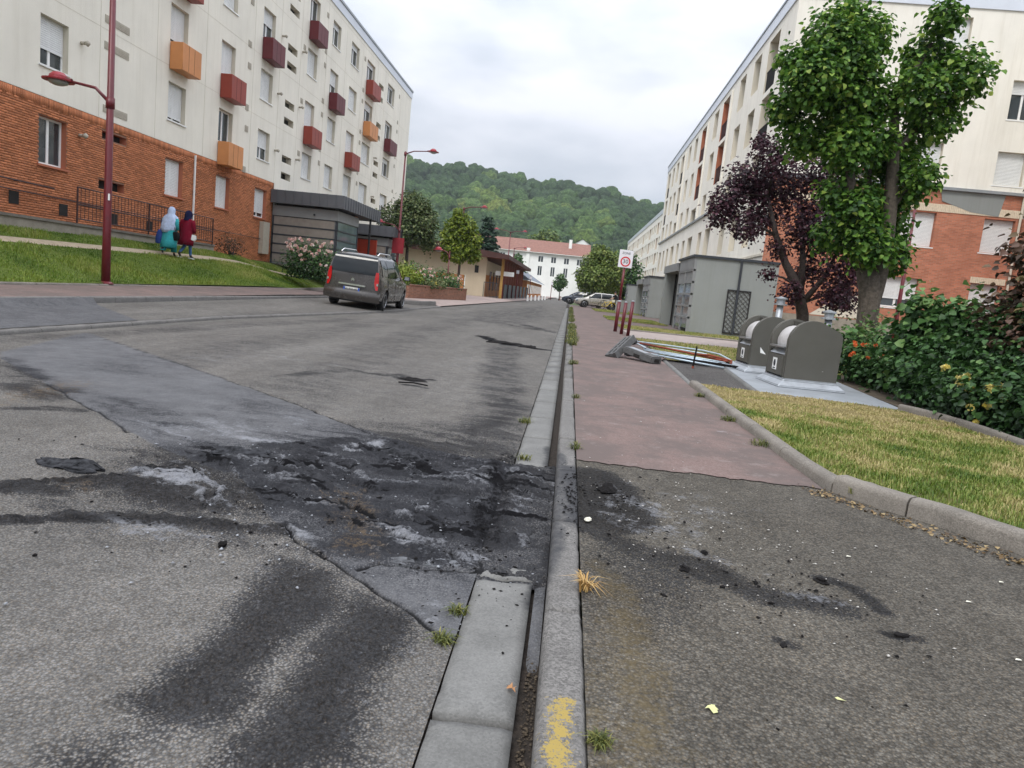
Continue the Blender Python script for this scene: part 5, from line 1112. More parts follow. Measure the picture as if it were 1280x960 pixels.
# purple plum
Ps=[(3.88,4.1,.5),(4.3,4.7,.55),(4.84,5.25,.55),(5.47,4.75,.7),(4.3,3.4,.42),(4.97,3.9,.6),(5.85,3.8,.6),(3.75,3.7,.4),(6.3,3.35,.6),(7.0,2.6,.65),(6.4,2.5,.42),(6.8,1.85,.45),(7.4,1.9,.5),(5.75,1.85,.35),(5.4,3.0,.35),(4.7,4.6,.5),(6.2,4.9,.7),(6.9,4.2,.8),(7.4,3.3,.7),(4.65,5.75,.25),(5.1,1.95+.3,.22)]
tree('purple_plum_tree','dark purple leaved plum tree with a leaning trunk in front of the grey annex',(6.35,20,.12),
 [([(6.4,20,0),(6.33,20,.7),(6.25,20,1.3),(6.02,20,2.0),(5.6,20,2.6),(5.25,20,3.3),(4.9,20,4.3)],[.20,.17,.16,.14,.10,.08,.03]),([(6.1,20,1.9),(6.05,20,2.6),(5.9,20,3.6),(5.7,20,4.6)],[.10,.08,.05,.02]),([(6.2,20,1.6),(6.7,20,2.4),(7.0,20,3.4)],[.09,.06,.02])],
 [(x,20+.6*math.sin(i*2.7),z,r) for i,(x,z,r) in enumerate(Ps)],19000,.078,m_plum,m_bark2,shell=.15,wide=.5,sprig=.2,droop=.3,tintb=.35)
# hedge at right: separate shrubs
def bush(name,label,blobs,n,size,mat,cat='shrub',group=None,stems=8,flowers=None,droop=.2,tintb=.4,shell=.3,wide=.42,base=None):
    cx=sum(b[0] for b in blobs)/len(blobs);cy=sum(b[1] for b in blobs)/len(blobs);z0=base if base is not None else .1
    t=T(name,(cx,cy,z0),label,cat,group); s=MB()
    for i in range(stems):
        b=random.choice(blobs); s.tube([(random.uniform(-.15,.15),random.uniform(-.15,.15),0),((b[0]-cx)*.5,(b[1]-cy)*.5,(b[2]-z0)*.5),(b[0]-cx,b[1]-cy,b[2]-z0+b[3]*.4)],[.018,.012,.005],5)
    O('stems',s,m_bark2,t)
    P,d=blobpts(blobs,n,vg,shell); P+=d*(vg.random((n,1))**6)*.35; P-=np.array((cx,cy,z0)); P[:,2]=np.maximum(P[:,2],.02)
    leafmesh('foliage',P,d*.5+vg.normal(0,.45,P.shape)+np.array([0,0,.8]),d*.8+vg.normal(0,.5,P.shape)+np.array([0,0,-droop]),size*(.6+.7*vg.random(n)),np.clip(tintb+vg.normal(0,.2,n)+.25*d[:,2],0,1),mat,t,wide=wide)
    for fl in (flowers or []):
        pts,mat2,sz=fl
        for p in pts:
            q=np.array(p)-np.array((cx,cy,z0)); m=26; d=unit(vg.normal(size=(m,3))); d[:,2]=np.abs(d[:,2])*.8
            leafmesh('blossom',q+d*sz*.35,d+vg.normal(0,.3,d.shape),unit(vg.normal(size=(m,3)))+np.array([0,0,.5]),sz*(.6+.5*vg.random(m)),np.clip(vg.normal(.5,.3,m),0,1),mat2,t,wide=.5,shape='q')
    return t
def rp(cx,cy,cz,sx,sy,sz,n): return [(cx+random.uniform(-sx,sx),cy+random.uniform(-sy,sy),cz+random.uniform(-sz,sz)) for _ in range(n)]
bush('rose_shrub','green shrub with small orange flowers directly right of the nearer bin',[(5.35,13.2,.55,.50),(5.5,12.5,.5,.5),(5.2,13.6,.75,.42),(5.6,11.9,.5,.45)],3600,.085,m_bush,flowers=[(rp(5.2,12.6,.72,.35,.3,.15,9),m_orange,.045)],tintb=.5)
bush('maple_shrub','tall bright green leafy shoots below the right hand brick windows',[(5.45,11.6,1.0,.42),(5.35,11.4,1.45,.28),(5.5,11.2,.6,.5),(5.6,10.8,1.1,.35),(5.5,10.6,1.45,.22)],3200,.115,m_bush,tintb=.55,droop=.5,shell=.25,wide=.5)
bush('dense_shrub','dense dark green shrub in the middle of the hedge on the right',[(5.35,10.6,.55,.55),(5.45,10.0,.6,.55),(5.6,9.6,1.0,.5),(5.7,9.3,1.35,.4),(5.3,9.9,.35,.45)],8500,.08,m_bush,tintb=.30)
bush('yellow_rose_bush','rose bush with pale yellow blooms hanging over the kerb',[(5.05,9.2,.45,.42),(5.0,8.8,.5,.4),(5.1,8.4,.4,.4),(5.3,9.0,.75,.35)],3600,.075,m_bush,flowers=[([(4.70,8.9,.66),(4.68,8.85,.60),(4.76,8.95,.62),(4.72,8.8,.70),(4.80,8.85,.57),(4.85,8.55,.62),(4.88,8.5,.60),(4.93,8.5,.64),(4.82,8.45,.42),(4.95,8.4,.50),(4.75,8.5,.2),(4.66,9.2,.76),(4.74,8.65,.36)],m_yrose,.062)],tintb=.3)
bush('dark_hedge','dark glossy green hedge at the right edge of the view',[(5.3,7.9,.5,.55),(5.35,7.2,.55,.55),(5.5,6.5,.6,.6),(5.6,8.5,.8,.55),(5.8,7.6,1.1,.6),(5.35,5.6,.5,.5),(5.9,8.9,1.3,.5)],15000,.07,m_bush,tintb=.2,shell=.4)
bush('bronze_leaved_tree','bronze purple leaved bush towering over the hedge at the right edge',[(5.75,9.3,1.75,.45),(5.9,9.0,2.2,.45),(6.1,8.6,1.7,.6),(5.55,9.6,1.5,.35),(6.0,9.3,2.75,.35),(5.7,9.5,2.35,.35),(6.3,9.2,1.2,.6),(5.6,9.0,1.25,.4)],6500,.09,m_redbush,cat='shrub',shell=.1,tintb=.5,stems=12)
# left side shrubs
bush('rose_bush','pink and white rose bush in full bloom at the corner of the grey porch',[(-11.2,30.6,1.25,.75),(-11.9,31,1.35,.7),(-10.4,30.5,1.05,.65),(-12.0,31.5,1.9,.55),(-11.1,31,1.8,.6),(-10.2,31.2,1.5,.5)],5200,.085,m_bush,flowers=[(rp(-11.3,30.3,2.1,1.0,.4,.3,34)+rp(-11.0,30,1.7,.9,.3,.4,10),m_rose,.085)],tintb=.4,base=.75)
bush('twiggy_shrub','small dark twiggy shrub with dead branches against the brick wall',[(-14.3,29.2,1.85,.4),(-14.3,30,1.8,.4)],700,.06,m_redbush,stems=26,base=1.35,shell=.1)
# trees of the middle distance
tree('maple_tree','rounded olive green maple beside the end of the left block',(-11.3,48,.4),[([(-11.2,48,.0),(-11.1,48,1.5),(-11.1,48,3.2),(-11.1,48,5)],[.16,.13,.10,.04])],
 [(-12.3,48,4.9,1.0),(-11.2,48.3,5.7,1.05),(-10.2,48,5.0,1.0),(-11.1,47.5,4.4,1.1),(-12.4,48.3,4.0,.8),(-10.0,48,4.1,.75),(-11,48.5,6.3,.6),(-10.4,47.8,5.8,.7),(-9.8,48.2,3.6,.5)],9500,.16,m_maple,m_bark,shell=.45,tintb=.5,sprig=.1)
tree('young_tree','young yellow green tree with layered crown standing in the brick planter',(-8.15,52,.5),[([(-8.13,52,.0),(-8.12,52,1.5),(-8.15,52,3.2),(-8.2,52,5)],[.10,.09,.07,.03])],
 [(-8.3,52,5.7,.55),(-8.8,52.2,5.2,.6),(-7.8,52,5.1,.65),(-9.1,52,4.5,.6),(-8.2,52.3,4.5,.8),(-7.3,52,4.4,.55),(-8.9,52,3.7,.7),(-7.6,52,3.7,.75),(-8.3,51.8,3.2,.6),(-9.2,52.1,3.0,.35),(-7.2,52.2,3.3,.5),(-8.6,52,6.2,.3)],7000,.17,m_yg,m_bark,shell=.5,tintb=.5,sprig=.1)
tree('lime_tree','large round yellow green tree at the end of the right footway',(3.0,75,.1),[([(3.0,75,.0),(2.9,75,1.6),(2.8,75,4)],[.28,.22,.12])],
 [(1.6,75,3.3,1.2),(2.8,75.5,4.9,1.3),(4.0,75,3.6,1.3),(2.7,74.3,3.2,1.5),(1.7,75,4.6,.9),(3.8,75,4.9,1.0),(2.5,75,5.7,.8),(1.4,75,2.4,.8),(4.4,75,2.6,.8),(2.9,74.5,2.0,1.1)],9500,.24,m_round,m_bark,shell=.6,tintb=.5)
tree('dark_tree','dark green tree tucked behind the round lime tree by the far block',(6.4,90,.1),[([(6.4,90,0),(6.4,90,3)],[.25,.15])],[(5.7,90,4,1.6),(6.9,90,4.6,1.6),(6.2,90,6.0,1.3),(6.5,90,3,1.7)],4000,.3,m_bush,m_bark,tintb=.5)
# cedar: flat layered tiers
g_=[]; 
for k in range(9): 
    z=3+k*.85; r=2.3*(1-k/11)
    for j in range(4): a=j*1.57+k*.8; g_.append((-11.7+r*.6*math.cos(a),96+r*.6*math.sin(a),z,r*.55,.28))
tree('cedar_tree','dark layered cedar rising behind the low hall',(-11.6,96,0),[([(-11.6,96,0),(-11.6,96,10)],[.3,.06])],g_,6500,.34,m_pine,m_bark,limbs=False,tintb=.5,droop=.1)
tree('background_tree','round mid green tree behind the red tiled roof',(-8,190,0),[([(-8,190,0),(-8,190,10)],[.5,.3])],[(-10,190,13,2.6),(-7.5,190,14.5,2.8),(-5.6,190,12.5,2.6),(-8,189,11,3.0)],3500,.6,m_round,m_bark,tintb=.3)
tree('street_tree','thin young dark tree in front of the far white building',(-1.8,120,.1),[([(-1.8,120,0),(-1.8,120,3.4)],[.10,.04])],[(-2.3,120,2.6,.75),(-1.5,120,3.0,.8),(-1.9,120,3.8,.65),(-2.0,120,2.2,.6)],1400,.26,m_bush,m_bark,tintb=.6)
tree('street_tree','small bushy green tree left of the far white building',(-9.9,126,.1),[([(-9.9,126,0),(-9.9,126,3)],[.15,.08])],[(-9.9,126,5.5,1.2),(-9.4,126,4.2,1.2),(-10.2,126,3.2,1.0),(-9.6,126,6.7,.6)],1800,.35,m_bush,m_bark,tintb=.6)
# ---------------------------------------------------------------- planter and its plants
def P2(a,b,t): return (a[0]+(b[0]-a[0])*t,a[1]+(b[1]-a[1])*t)
pl=T('brick_planter',(-7.4,39,.15),'low brick planter wall crowded with flowering shrubs past the minivan','planter')
ax,ay,bx,by=-8.05+7.4,35.8-39,-6.45+7.4,45-39
O('brick_wall',MB().add([(ax,ay,-.2),(bx,by,-.2),(bx,by,.68),(ax,ay,.68),(ax-.25,ay+.04,.68),(bx-.25,by+.04,.68)],[(0,1,2,3),(3,2,5,4)]).add([(ax,ay,-.2),(ax,ay,.68),(ax-3,ay+.5,.68),(ax-3,ay+.5,-.2)],[(0,1,2,3)]),m_brickP,pl)
O('coping',MB().add([(ax+.03,ay,.685),(bx+.03,by,.685),(bx+.03,by,.75),(ax+.03,ay,.75),(ax-.28,ay+.04,.75),(bx-.28,by+.04,.75)],[(0,1,2,3),(3,2,5,4)]),m_brickP,pl)
O('soil',MB().add([(ax-.2,ay+.1,.64),(bx-.2,by,.64),(bx-3,by,.7),(ax-3,ay+.6,.7)],[(0,1,2,3)]),m_soil,pl)
for nm,lb,bl,mt,fl,n in (('flowering_shrub','bright green shrub at the near end of the brick planter',[(-8.6,37.2,1.15,.55),(-8.9,38,1.5,.5),(-8.3,38,1.2,.45)],m_yg,None,1700),
  ('flowering_shrub','pink flowering shrub spilling over the middle of the brick planter',[(-8.2,39.6,1.2,.55),(-8.3,40.6,1.35,.6),(-8.9,40,1.6,.5)],m_bush,[(rp(-8.1,39.8,1.6,.5,1.,.25,22),m_rose,.09)],1800),
  ('flowering_shrub','yellowish ground shrub on the edge of the brick planter',[(-7.55,39.9,.95,.3),(-7.4,40.8,.95,.3),(-7.6,39,.95,.3)],m_maple,[(rp(-7.5,39.6,1.05,.2,.6,.1,8),m_yrose,.07)],900),
  ('flowering_shrub','far pink flowering shrub at the road end of the brick planter',[(-7.2,43.2,1.1,.5),(-7.3,44.4,1.15,.5),(-7.9,44,1.5,.5)],m_bush,[(rp(-7.2,43.8,1.4,.5,.7,.25,16),m_rose,.09)],1500)):
    bush(nm,lb,bl,n,.10,mt,flowers=fl,base=.8,tintb=.55,group=None)
# ---------------------------------------------------------------- community hall
CH=T('community_hall',(-6.3,66,0),'low cream and orange community hall with overhanging brown roof on the left','building')
# wall towards the camera
O('cream_wall',MB().b2((-13,0,2.0),(-1.6,.25,4.0)),m_cmty,CH); O('orange_wall',MB().b2((-13,-.01,.0),(-3.5,.25,1.995)),m_orstripe,CH)
O('cream_panel',MB().b2((-3.4,-.03,.1),(-1.55,.22,3.6)),m_cmty,CH); O('emblem',MB().b2((-2.6,-.06,2.3),(-2.25,-.035,2.95)),m_black,CH)
O('side_wall',MB().b2((-1.85,.26,0),(-1.6,30,3.5)),m_cmty,CH)
O('side_stripe',MB().b2((-1.598,.5,0),(-1.57,30,2.2)),m_orstripe,CH)
for y in range(0,30,3): 
    O('post',MB().b2((-.2,y,0),(0.05,y+.22,3.7 if y else 3.9)),m_wood if y==0 else m_woodr,CH)
    if y: O('window',MB().b2((-1.565,y+.4,.8),(-1.55,y+1.9,2.6)),m_glass,CH)
O('roof',MB().add([(-13.6,-1.4,4.35),(.55,-1.4,4.1),(.55,34,4.1),(-6,34,5.9),(-13.6,34,5.2),(-6,-1.4,4.75)],[(0,5,4),(0,4,3)] if 0 else [(0,5,3,4),(5,1,2,3)]),m_roofs,CH)
O('fascia',MB().add([(-13.6,-1.42,3.95),(.57,-1.42,3.72),(.57,-1.42,4.10),(-6,-1.42,4.76),(-13.6,-1.42,4.36)],[(0,1,2,3,4)]).add([(.57,-1.42,3.72),(.57,34,3.72),(.57,34,4.1),(.57,-1.42,4.1)],[(0,1,2,3)]),m_roofb,CH)
O('soffit',MB().add([(-13.6,-1.4,3.96),(.55,-1.4,3.73),(.55,34,3.73),(-13.6,34,3.96)],[(0,3,2,1)]),m_woodr,CH)
fn=T('fence',(-6.2,67.2,0),'dark solid fence panels between the hall posts beside the road','fence'); 
for k in range(7): O('fence_panel',MB().b2((-.05+k*.14,.1+k*3.4,.05),(.02+k*.14,3.4+k*3.4,1.5)),m_frameg,fn)
gt=T('gate',(-7.9,65.4,0),'grey barred gate in front of the community hall door','gate'); O('frame',MB().b2((0,0,.1),(1.3,.05,.16)).b2((0,0,1.5),(1.3,.05,1.56)).b2((0,0,.1),(.05,.05,1.56)).b2((1.25,0,.1),(1.3,.05,1.56)),m_frameg,gt)
gb=mesh('bar',MB().b2((0,0,0),(.03,.03,1.38))); gb.materials.append(m_frameg)
for k in range(9): link('bar',gb,[],gt,(.1+k*.13,.01,.15))
# slate roofed annex further on
SL=T('school_building',(-6.0,98,0),'low orange school wing with blue grey slate roof past the hall','building')
O('wall',MB().b2((-6,0,0),(0,50,2.5)),m_orstripe,SL); 
for y in range(1,48,4): O('window',MB().b2((.01,y,.7),(.04,y+2.2,2.0)),m_glass,SL)
O('roof',MB().add([(.6,-1,2.5),(.6,52,2.5),(-3,52,4.6),(-3,-1,4.6),(-6.6,-1,2.5),(-6.6,52,2.5)],[(0,1,2,3),(3,2,5,4),(0,3,4)]),m_roofs,SL)
# far white building with tiled roof
WB=T('white_building',(3,170,0),'long white three storey building with red tiled roof closing the street','building')
def wf2(u,v,d): return (-u,d,v)
hs=[];
for x in np.arange(1.2,27,3.0):
    if 12.6<x<14.4: continue
    hs+=[(x,x+1.1,8.0,9.3)]; hs+=[(x+.1,x+1.0,4.9,7.0)]
wb=MB(); wall(wb,wf2,0,29,-.5,10.1,hs,.2); wb.add([wf2(0,-.5,0),wf2(0,10.1,0),wf2(0,10.1,12),wf2(0,-.5,12)],[(0,1,2,3)]); O('wall',wb,m_white,WB)
for a,b,c_,d_ in hs:
    o=O('window',MB().b2((-b,.16,c_),(-a,.18,d_)),m_glass,WB); O('mullion',MB().b2((-(a+b)/2-.05,.12,c_),(-(a+b)/2+.05,.158,d_)),m_frame,o)
O('pilaster',MB().b2((-14.2,-.35,0),(-13.4,0,10.9)),m_white,WB)
O('roof',MB().add([(.6,-.7,10.1),(-29.6,-.7,10.1),(-29.6,6,13.3),(.6,6,13.3)],[(0,1,2,3)]).add([(.6,-.7,10.1),(.6,6,13.3),(.6,12.7,10.1)],[(0,1,2)]).add([(.6,6,13.3),(-29.6,6,13.3),(-29.6,12.7,10.1),(.6,12.7,10.1)],[(0,1,2,3)]),m_rooft,WB)
O('gutter',MB().b2((-29.6,-.72,9.98),(.6,-.6,10.09)),m_white,WB); O('chimney',MB().b2((-4.6,3,11.5),(-3.9,3.8,13.9)),m_white,WB); 
# houses at the foot of the hill
def house(loc,label,wd,dp,h_,wm,rm):
    t=T('house',loc,label,'house','houses at the foot of the wooded hill')
    O('wall',MB().add([(-wd/2,0,-6),(wd/2,0,-6),(wd/2,0,h_),(0,0,h_+2.2),(-wd/2,0,h_)],[(0,1,2,3,4)]).add([(wd/2,0,-6),(wd/2,dp,-6),(wd/2,dp,h_),(wd/2,0,h_)],[(0,1,2,3)]).add([(-wd/2,0,-6),(-wd/2,dp,-6),(-wd/2,dp,h_),(-wd/2,0,h_)],[(3,2,1,0)]),wm,t)
    O('roof',MB().add([(-wd/2-.4,-.4,h_-.2),(0,-.4,h_+2.4),(0,dp,h_+2.4),(-wd/2-.4,dp,h_-.2),(wd/2+.4,-.4,h_-.2),(wd/2+.4,dp,h_-.2)],[(0,1,2,3),(1,4,5,2)]),rm,t)
    for x in (-wd*.28,wd*.12): O('window',MB().b2((x,-.05,h_*.4),(x+wd*.14,-.02,h_*.75)),m_glass,t)
for (x,y,z,lb,wd,h_) in ((-7,330,16,'pale house with steep roof leftmost at the foot of the hill',9,5),(3,345,18,'white house in the middle of the three below the woods',7,7),(12,335,14,'small cream house nearest the lime tree below the woods',8,4)): house((x,y,z),lb,wd,8,h_,m_white,m_rooft if x<0 else m_roofs)
# ---------------------------------------------------------------- wooded hill
def hillz(X,Y):
    ridge=np.interp(X,[-500,-300,-146,-111,-58,-18,21,63,140,300,600],[72,85,88,85,80,77,75,71,56,30,8])
    f=np.clip((Y-300)/300,0,1); f=f**1.15*(1-.0*f); f=np.where(Y>600,1-.25*np.clip((Y-600)/300,0,1),f)
    return ridge*f*(1+.10*(fbm(X/70,Y/70,3)-.5)*f)-1
X,Y,F=grid(np.arange(-520,620,20.),np.arange(290,905,15.)); link('hill',npmesh('hill',np.stack([X,Y,hillz(X,Y)],1),F,{'mask':np.stack([X*0+.4,X*0,X*0],1)},True),m_far,kind='structure')
def woodmat():
    t=NT('woodland_canopy'); a=t.attr('tint'); cr=t.N('ShaderNodeValToRGB',{'Fac':a.outputs['Fac']}); e=cr.color_ramp.elements
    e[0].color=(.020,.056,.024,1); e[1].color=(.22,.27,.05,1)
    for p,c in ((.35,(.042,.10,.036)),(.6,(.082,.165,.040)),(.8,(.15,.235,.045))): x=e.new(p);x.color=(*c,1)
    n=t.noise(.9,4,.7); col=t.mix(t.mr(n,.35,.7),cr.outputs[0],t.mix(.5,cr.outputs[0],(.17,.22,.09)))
    n2=t.noise(.45,5,.75); col=t.mix(t.mr(n2,.42,.62,.7,0),col,(.006,.014,.009))  # shadow between and inside the crowns put into the colour as near-black noise
    return t.fin(col,.95,t.bump(t.noise(.8,5,.75),1.,1.6),0,.1)
m_wood2=woodmat()
hg=np.random.default_rng(5)
vars_=[]
for k in range(8):
    bm=bmesh.new(); bmesh.ops.create_icosphere(bm,subdivisions=3,radius=1); co=np.array([v.co[:] for v in bm.verts]); fa=np.array([[v.index for v in f.verts] for f in bm.faces]); bm.free()
    ph=hg.random(9)*10
    r=1+.20*np.sin(co[:,0]*4+ph[0])*np.sin(co[:,1]*4+ph[1])+.16*np.sin(co[:,2]*7+ph[2])*np.sin(co[:,0]*8+ph[3])+.10*np.sin(co[:,1]*13+ph[4])*np.sin(co[:,2]*12+ph[5])+hg.normal(0,.045,len(co))
    co=co*r[:,None]; co[:,2]*=hg.uniform(.75,1.1); vars_.append((co,fa))
pts=[]
sx=11.5
for yy in np.arange(315,690,11):
    for xx in np.arange(-215 if yy>380 else -130,110,sx):
        x=xx+hg.uniform(-5,5);y=yy+hg.uniform(-5,5)
        if y<345 and -15<x<22 : continue
        pts.append((x,y))
VV=[];FF=[];TT=[];b=0
for x,y in pts:
    co,fa=vars_[hg.integers(8)]; s=hg.uniform(4.5,8.5)*(1.0 if y<600 else .95); a=hg.random()*6.28; c_,s_=math.cos(a),math.sin(a)
    z=float(hillz(np.array([x]),np.array([y]))[0])
    # leave out the shells of trees turned wholly away behind the ridge
    if y>640: continue
    q=np.stack([co[:,0]*c_-co[:,1]*s_,co[:,0]*s_+co[:,1]*c_,co[:,2]],1)*s*np.array([1,1,1.0])+np.array([x,y,z+s*.75+2])
    zone=float(fbm(np.array([x/45.]),np.array([y/60.]),3)[0]); 
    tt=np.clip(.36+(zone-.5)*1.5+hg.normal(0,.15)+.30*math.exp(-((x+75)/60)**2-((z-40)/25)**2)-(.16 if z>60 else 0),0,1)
    VV.append(q);FF.append(fa+b);TT.append(np.full(len(q),tt));b+=len(q)
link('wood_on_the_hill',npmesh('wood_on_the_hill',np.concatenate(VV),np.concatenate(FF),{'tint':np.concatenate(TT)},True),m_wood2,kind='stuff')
# ---------------------------------------------------------------- cars
def car(loc,rz,label,paint,st,W_,name='parked_car',tilt=0,est=False,plate='FX 804 HD',group=None,rails=True):
    """st: stations (x, z_sill, z_belt, z_roof, w_belt, w_roof) from tail to nose; local +y is forward"""
    t=T(name,loc,label,'car',group); t.rotation_euler=(0,tilt,rz)
    S=np.array(st,float)
    def sec(y):
        return [np.interp(y,S[:,0],S[:,k]) for k in range(1,6)]
    def ring(y):
        zs,zb,zr,wb_,wr=sec(y); h=[(0,zs),(wb_*.80,zs),(wb_*.95,zs+.06),(wb_*1.0,zs+(zb-zs)*.35),(wb_*1.005,zs+(zb-zs)*.62),(wb_*.985,zs+(zb-zs)*.9),(wb_*.965,zb),(wb_*.965-(wb_*.965-wr)*.5,zb+(zr-zb)*.55),(wr,zr-(zr-zb)*.10),(wr*.88,zr-(zr-zb)*.02),(wr*.5,zr+.02),(0,zr+.03)]
        return [(x,y,z) for x,z in h]+[(-x,y,z) for x,z in h[1:-1]][::-1]
    ys=np.unique(np.concatenate([S[:,0],np.linspace(S[0,0],S[-1,0],40)]))
    mb=MB().loft([ring(y) for y in ys]); body=O('body',mb,[paint,m_plast],t,smooth=True)
    # wheel arches
    wr_=.33;L=S[-1,0]-S[0,0]; axles=[S[0,0]+L*.185,S[0,0]+L*.80]
    bm=bmesh.new(); 
    for y in axles:
        for s in (-1,1): bmesh.ops.create_cone(bm,cap_ends=True,segments=24,radius1=wr_+.06,radius2=wr_+.06,depth=.5,matrix=Matrix.Translation((s*(W_-.12),y,wr_+.0))@Matrix.Rotation(math.pi/2,4,'Y'))
    cm=bpy.data.meshes.new('cut');bm.to_mesh(cm);bm.free();co=bpy.data.objects.new('cut',cm);C.objects.link(co); co.parent=t
    md=body.modifiers.new('arch','BOOLEAN');md.object=co;md.operation='DIFFERENCE';md.solver='EXACT'
    bpy.context.view_layer.update();dg=bpy.context.evaluated_depsgraph_get();nm=bpy.data.meshes.new_from_object(body.evaluated_get(dg));body.modifiers.clear();body.data=nm;nm.name='body';bpy.data.objects.remove(co)
    autosmooth(body,38)
    zs,zb,zr,wb0,wr0=sec(S[0,0])
    # glass patches following the surface
    def side(s,y0,y1,f0=.06,f1=.86,n=8,nm_='side_window',taper=0):
        m_=MB();V=[]
        for i in range(n+1):
            y=y0+(y1-y0)*i/n; a,b_,c_,wb_,wr=sec(y)
            for f in (f0,.3,.55,.72,f1):
                ff=f
                if taper and y>y0+(y1-y0)*.5: ff=f0+(f-f0)*max(.04,1-taper*(y-(y0+(y1-y0)*.5))/((y1-y0)*.5))
                x=np.interp(ff,[0,.55,.9,.98],[wb_*.965,(wb_*.965+wr)/2,wr,wr*.88])
                V.append((s*(x+.016),y,b_+(c_-b_)*ff+.004))
        F=[(i*5+k,(i+1)*5+k,(i+1)*5+k+1,i*5+k+1) for i in range(n) for k in range(4)]
        m_.add(V,F); return O(nm_,m_,m_cglass,t,smooth=True)
    for s in (-1,1):
        side(s,S[0,0]+L*.055,S[0,0]+L*.20); side(s,S[0,0]+L*.215,S[0,0]+L*.435); side(s,S[0,0]+L*.45,S[0,0]+L*.72,taper=.75)
    # rear window and windscreen as curved bands between stations
    def band(ya,yb,fa,fb,nm_,off,wsc=.9,lower=None):
        V=[];n=8
        a=sec(ya);b_=sec(yb)
        for i in range(5):
            q=i/4; y=ya+(yb-ya)*q; c_=sec(y); 
            for k in range(n+1):
                u=-1+2*k/n; V.append((u*wsc*(c_[3]*.93+(c_[4]-c_[3]*.93)*min(1,max(0,(c_[2]-c_[1])/max(.01,zrm-c_[1])))) ,y+off*(1-u*u*.35),c_[2]+.035))
        m_=MB().add(V,[(i*(n+1)+k,i*(n+1)+k+1,(i+1)*(n+1)+k+1,(i+1)*(n+1)+k) for i in range(4) for k in range(n)]); return O(nm_,m_,m_cglass,t,smooth=True)
    zrm=S[:,3].max()
    nr=next(i for i,r_ in enumerate(st) if r_[3]>.96*zrm)+1; y0=S[0,0]; ztop=st[nr-1][3]; zbelt=st[0][2]
    # tail glass: between belt on the tail plane and roof edge
    V=[];n=10;m3=8
    for i in range(m3+1):
        z=zbelt+.08+(ztop-zbelt-.13)*i/m3; y=np.interp(z,[r_[3]+.03 for r_ in st[:nr]],[r_[0] for r_ in st[:nr]]); wv_=np.interp(y,S[:,0],S[:,5])*.93
        for k in range(n+1):
            u=-1+2*k/n; V.append((u*wv_,y-.022+.02*u*u,z+.012))
    O('rear_window',MB().add(V,[(i*(n+1)+k,i*(n+1)+k+1,(i+1)*(n+1)+k+1,(i+1)*(n+1)+k) for i in range(m3) for k in range(n)]),m_cglass,t,smooth=True)
    band(st[-5][0]-.05,st[-3][0]+.0,0,0,'windscreen',.0)
    # lamps, bumper, plate
    for s in (-1,1):
        lm=MB();pts=[];
        zz0,zz1=zbelt-.36,zbelt+.20
        for q in np.linspace(0,1,6):
            z=zz0+(zz1-zz0)*q; wv=.07+.07*math.sin(q*3.1); x=wb0*(.965 if q<.7 else .965-.05*(q-.7)/.3)
            pts.append([(s*(x-wv),y0-.035,z),(s*(x-.01),y0-.01,z),(s*(x+.022),y0+.06+.05*q,z),(s*(x+.02),y0+.20,z),(s*(x-.06),y0+.18,z)])
        o=O('tail_lamp',lm.loft(pts),m_lred,t,smooth=False); autosmooth(o,45)
        O('lamp_strip',MB().box((s*(wb0*.93),y0-.034,zbelt-.18),(.05,.012,.07)),m_chrome,o)
        hl=O('headlight',MB().box((s*.62,S[-1,0]-.12,.62),(.34,.2,.14)),m_bglass,t); bevel(hl,.04,2)
        mi=O('mirror',MB().box((s*(W_+.11),S[0,0]+L*.705,zb+.04+.08),(.20,.10,.15)),m_plast,t); bevel(mi,.03,2); O('mirror_glass',MB().box((s*(W_+.11),S[0,0]+L*.705-.052,zb+.04+.08),(.16,.006,.11)),m_chrome,mi)
        O('rub_strip',MB().b2((s*(W_*1.005)-.012,axles[0]+.45,.52),(s*(W_*1.005)+.012,axles[1]-.42,.555)),m_chrome,t)
        O('door_seam',MB().b2((s*(W_*1.004)-.004,y0+L*.445,.33),(s*(W_*1.004)+.004,y0+L*.449,zb-.02)).b2((s*(W_*1.0)-.004,y0+L*.20,.75),(s*(W_*1.0)+.006,y0+L*.204,zb)),m_plast,t)
        O('door_handle',MB().box((s*(W_*.995),y0+L*.40,zb-.1),(.03,.18,.035)),m_chrome,t)
        if rails:
            r=MB();pp=[]
            for q in np.linspace(0,1,9):
                y=y0+.42+q*1.9; c_=sec(y); pp.append((s*(c_[4]*.86),y,c_[2]+.02+.085*min(1,math.sin(q*math.pi)*3)))
            O('roof_rail',r.tube(pp,.022,6),m_chrome,t,smooth=True)
    bp=O('rear_bumper',MB().loft([[(u*W_*.985,y0+.05-.13*(1-u**4)-(.03 if 1<k<4 else 0),z) for u in np.linspace(-1,1,13)]+[(u*W_*.9,y0+.22,z) for u in (1,-1)] for k,z in enumerate((.26,.30,.36,.52,.56,.60))]),paint,t); autosmooth(bp,40)
    O('bumper_strip',MB().loft([[(u*W_*.94,y0-.113*(1-u**4)+.02,z) for u in np.linspace(-1,1,13)]+[(u*W_*.8,y0+.1,z) for u in (1,-1)] for z in (.455,.495)]),m_chrome,t)
    O('chrome_bar',MB().box((0,y0-.06,zbelt-.28),(.86,.04,.05)),m_chrome,t)
    pt=O('number_plate',MB().box((0,y0-.065,zbelt-.42),(.52,.02,.115)),m_plate,t); O('plate_band',MB().box((-.235,y0-.077,zbelt-.42),(.045,.006,.112)),m_pblue,pt); O('plate_band',MB().box((.235,y0-.077,zbelt-.42),(.045,.006,.112)),m_pblue,pt)
    text(plate,.095,m_signk,'lettering',pt,(0,y0-.077,zbelt-.42),(math.pi/2,0,0))
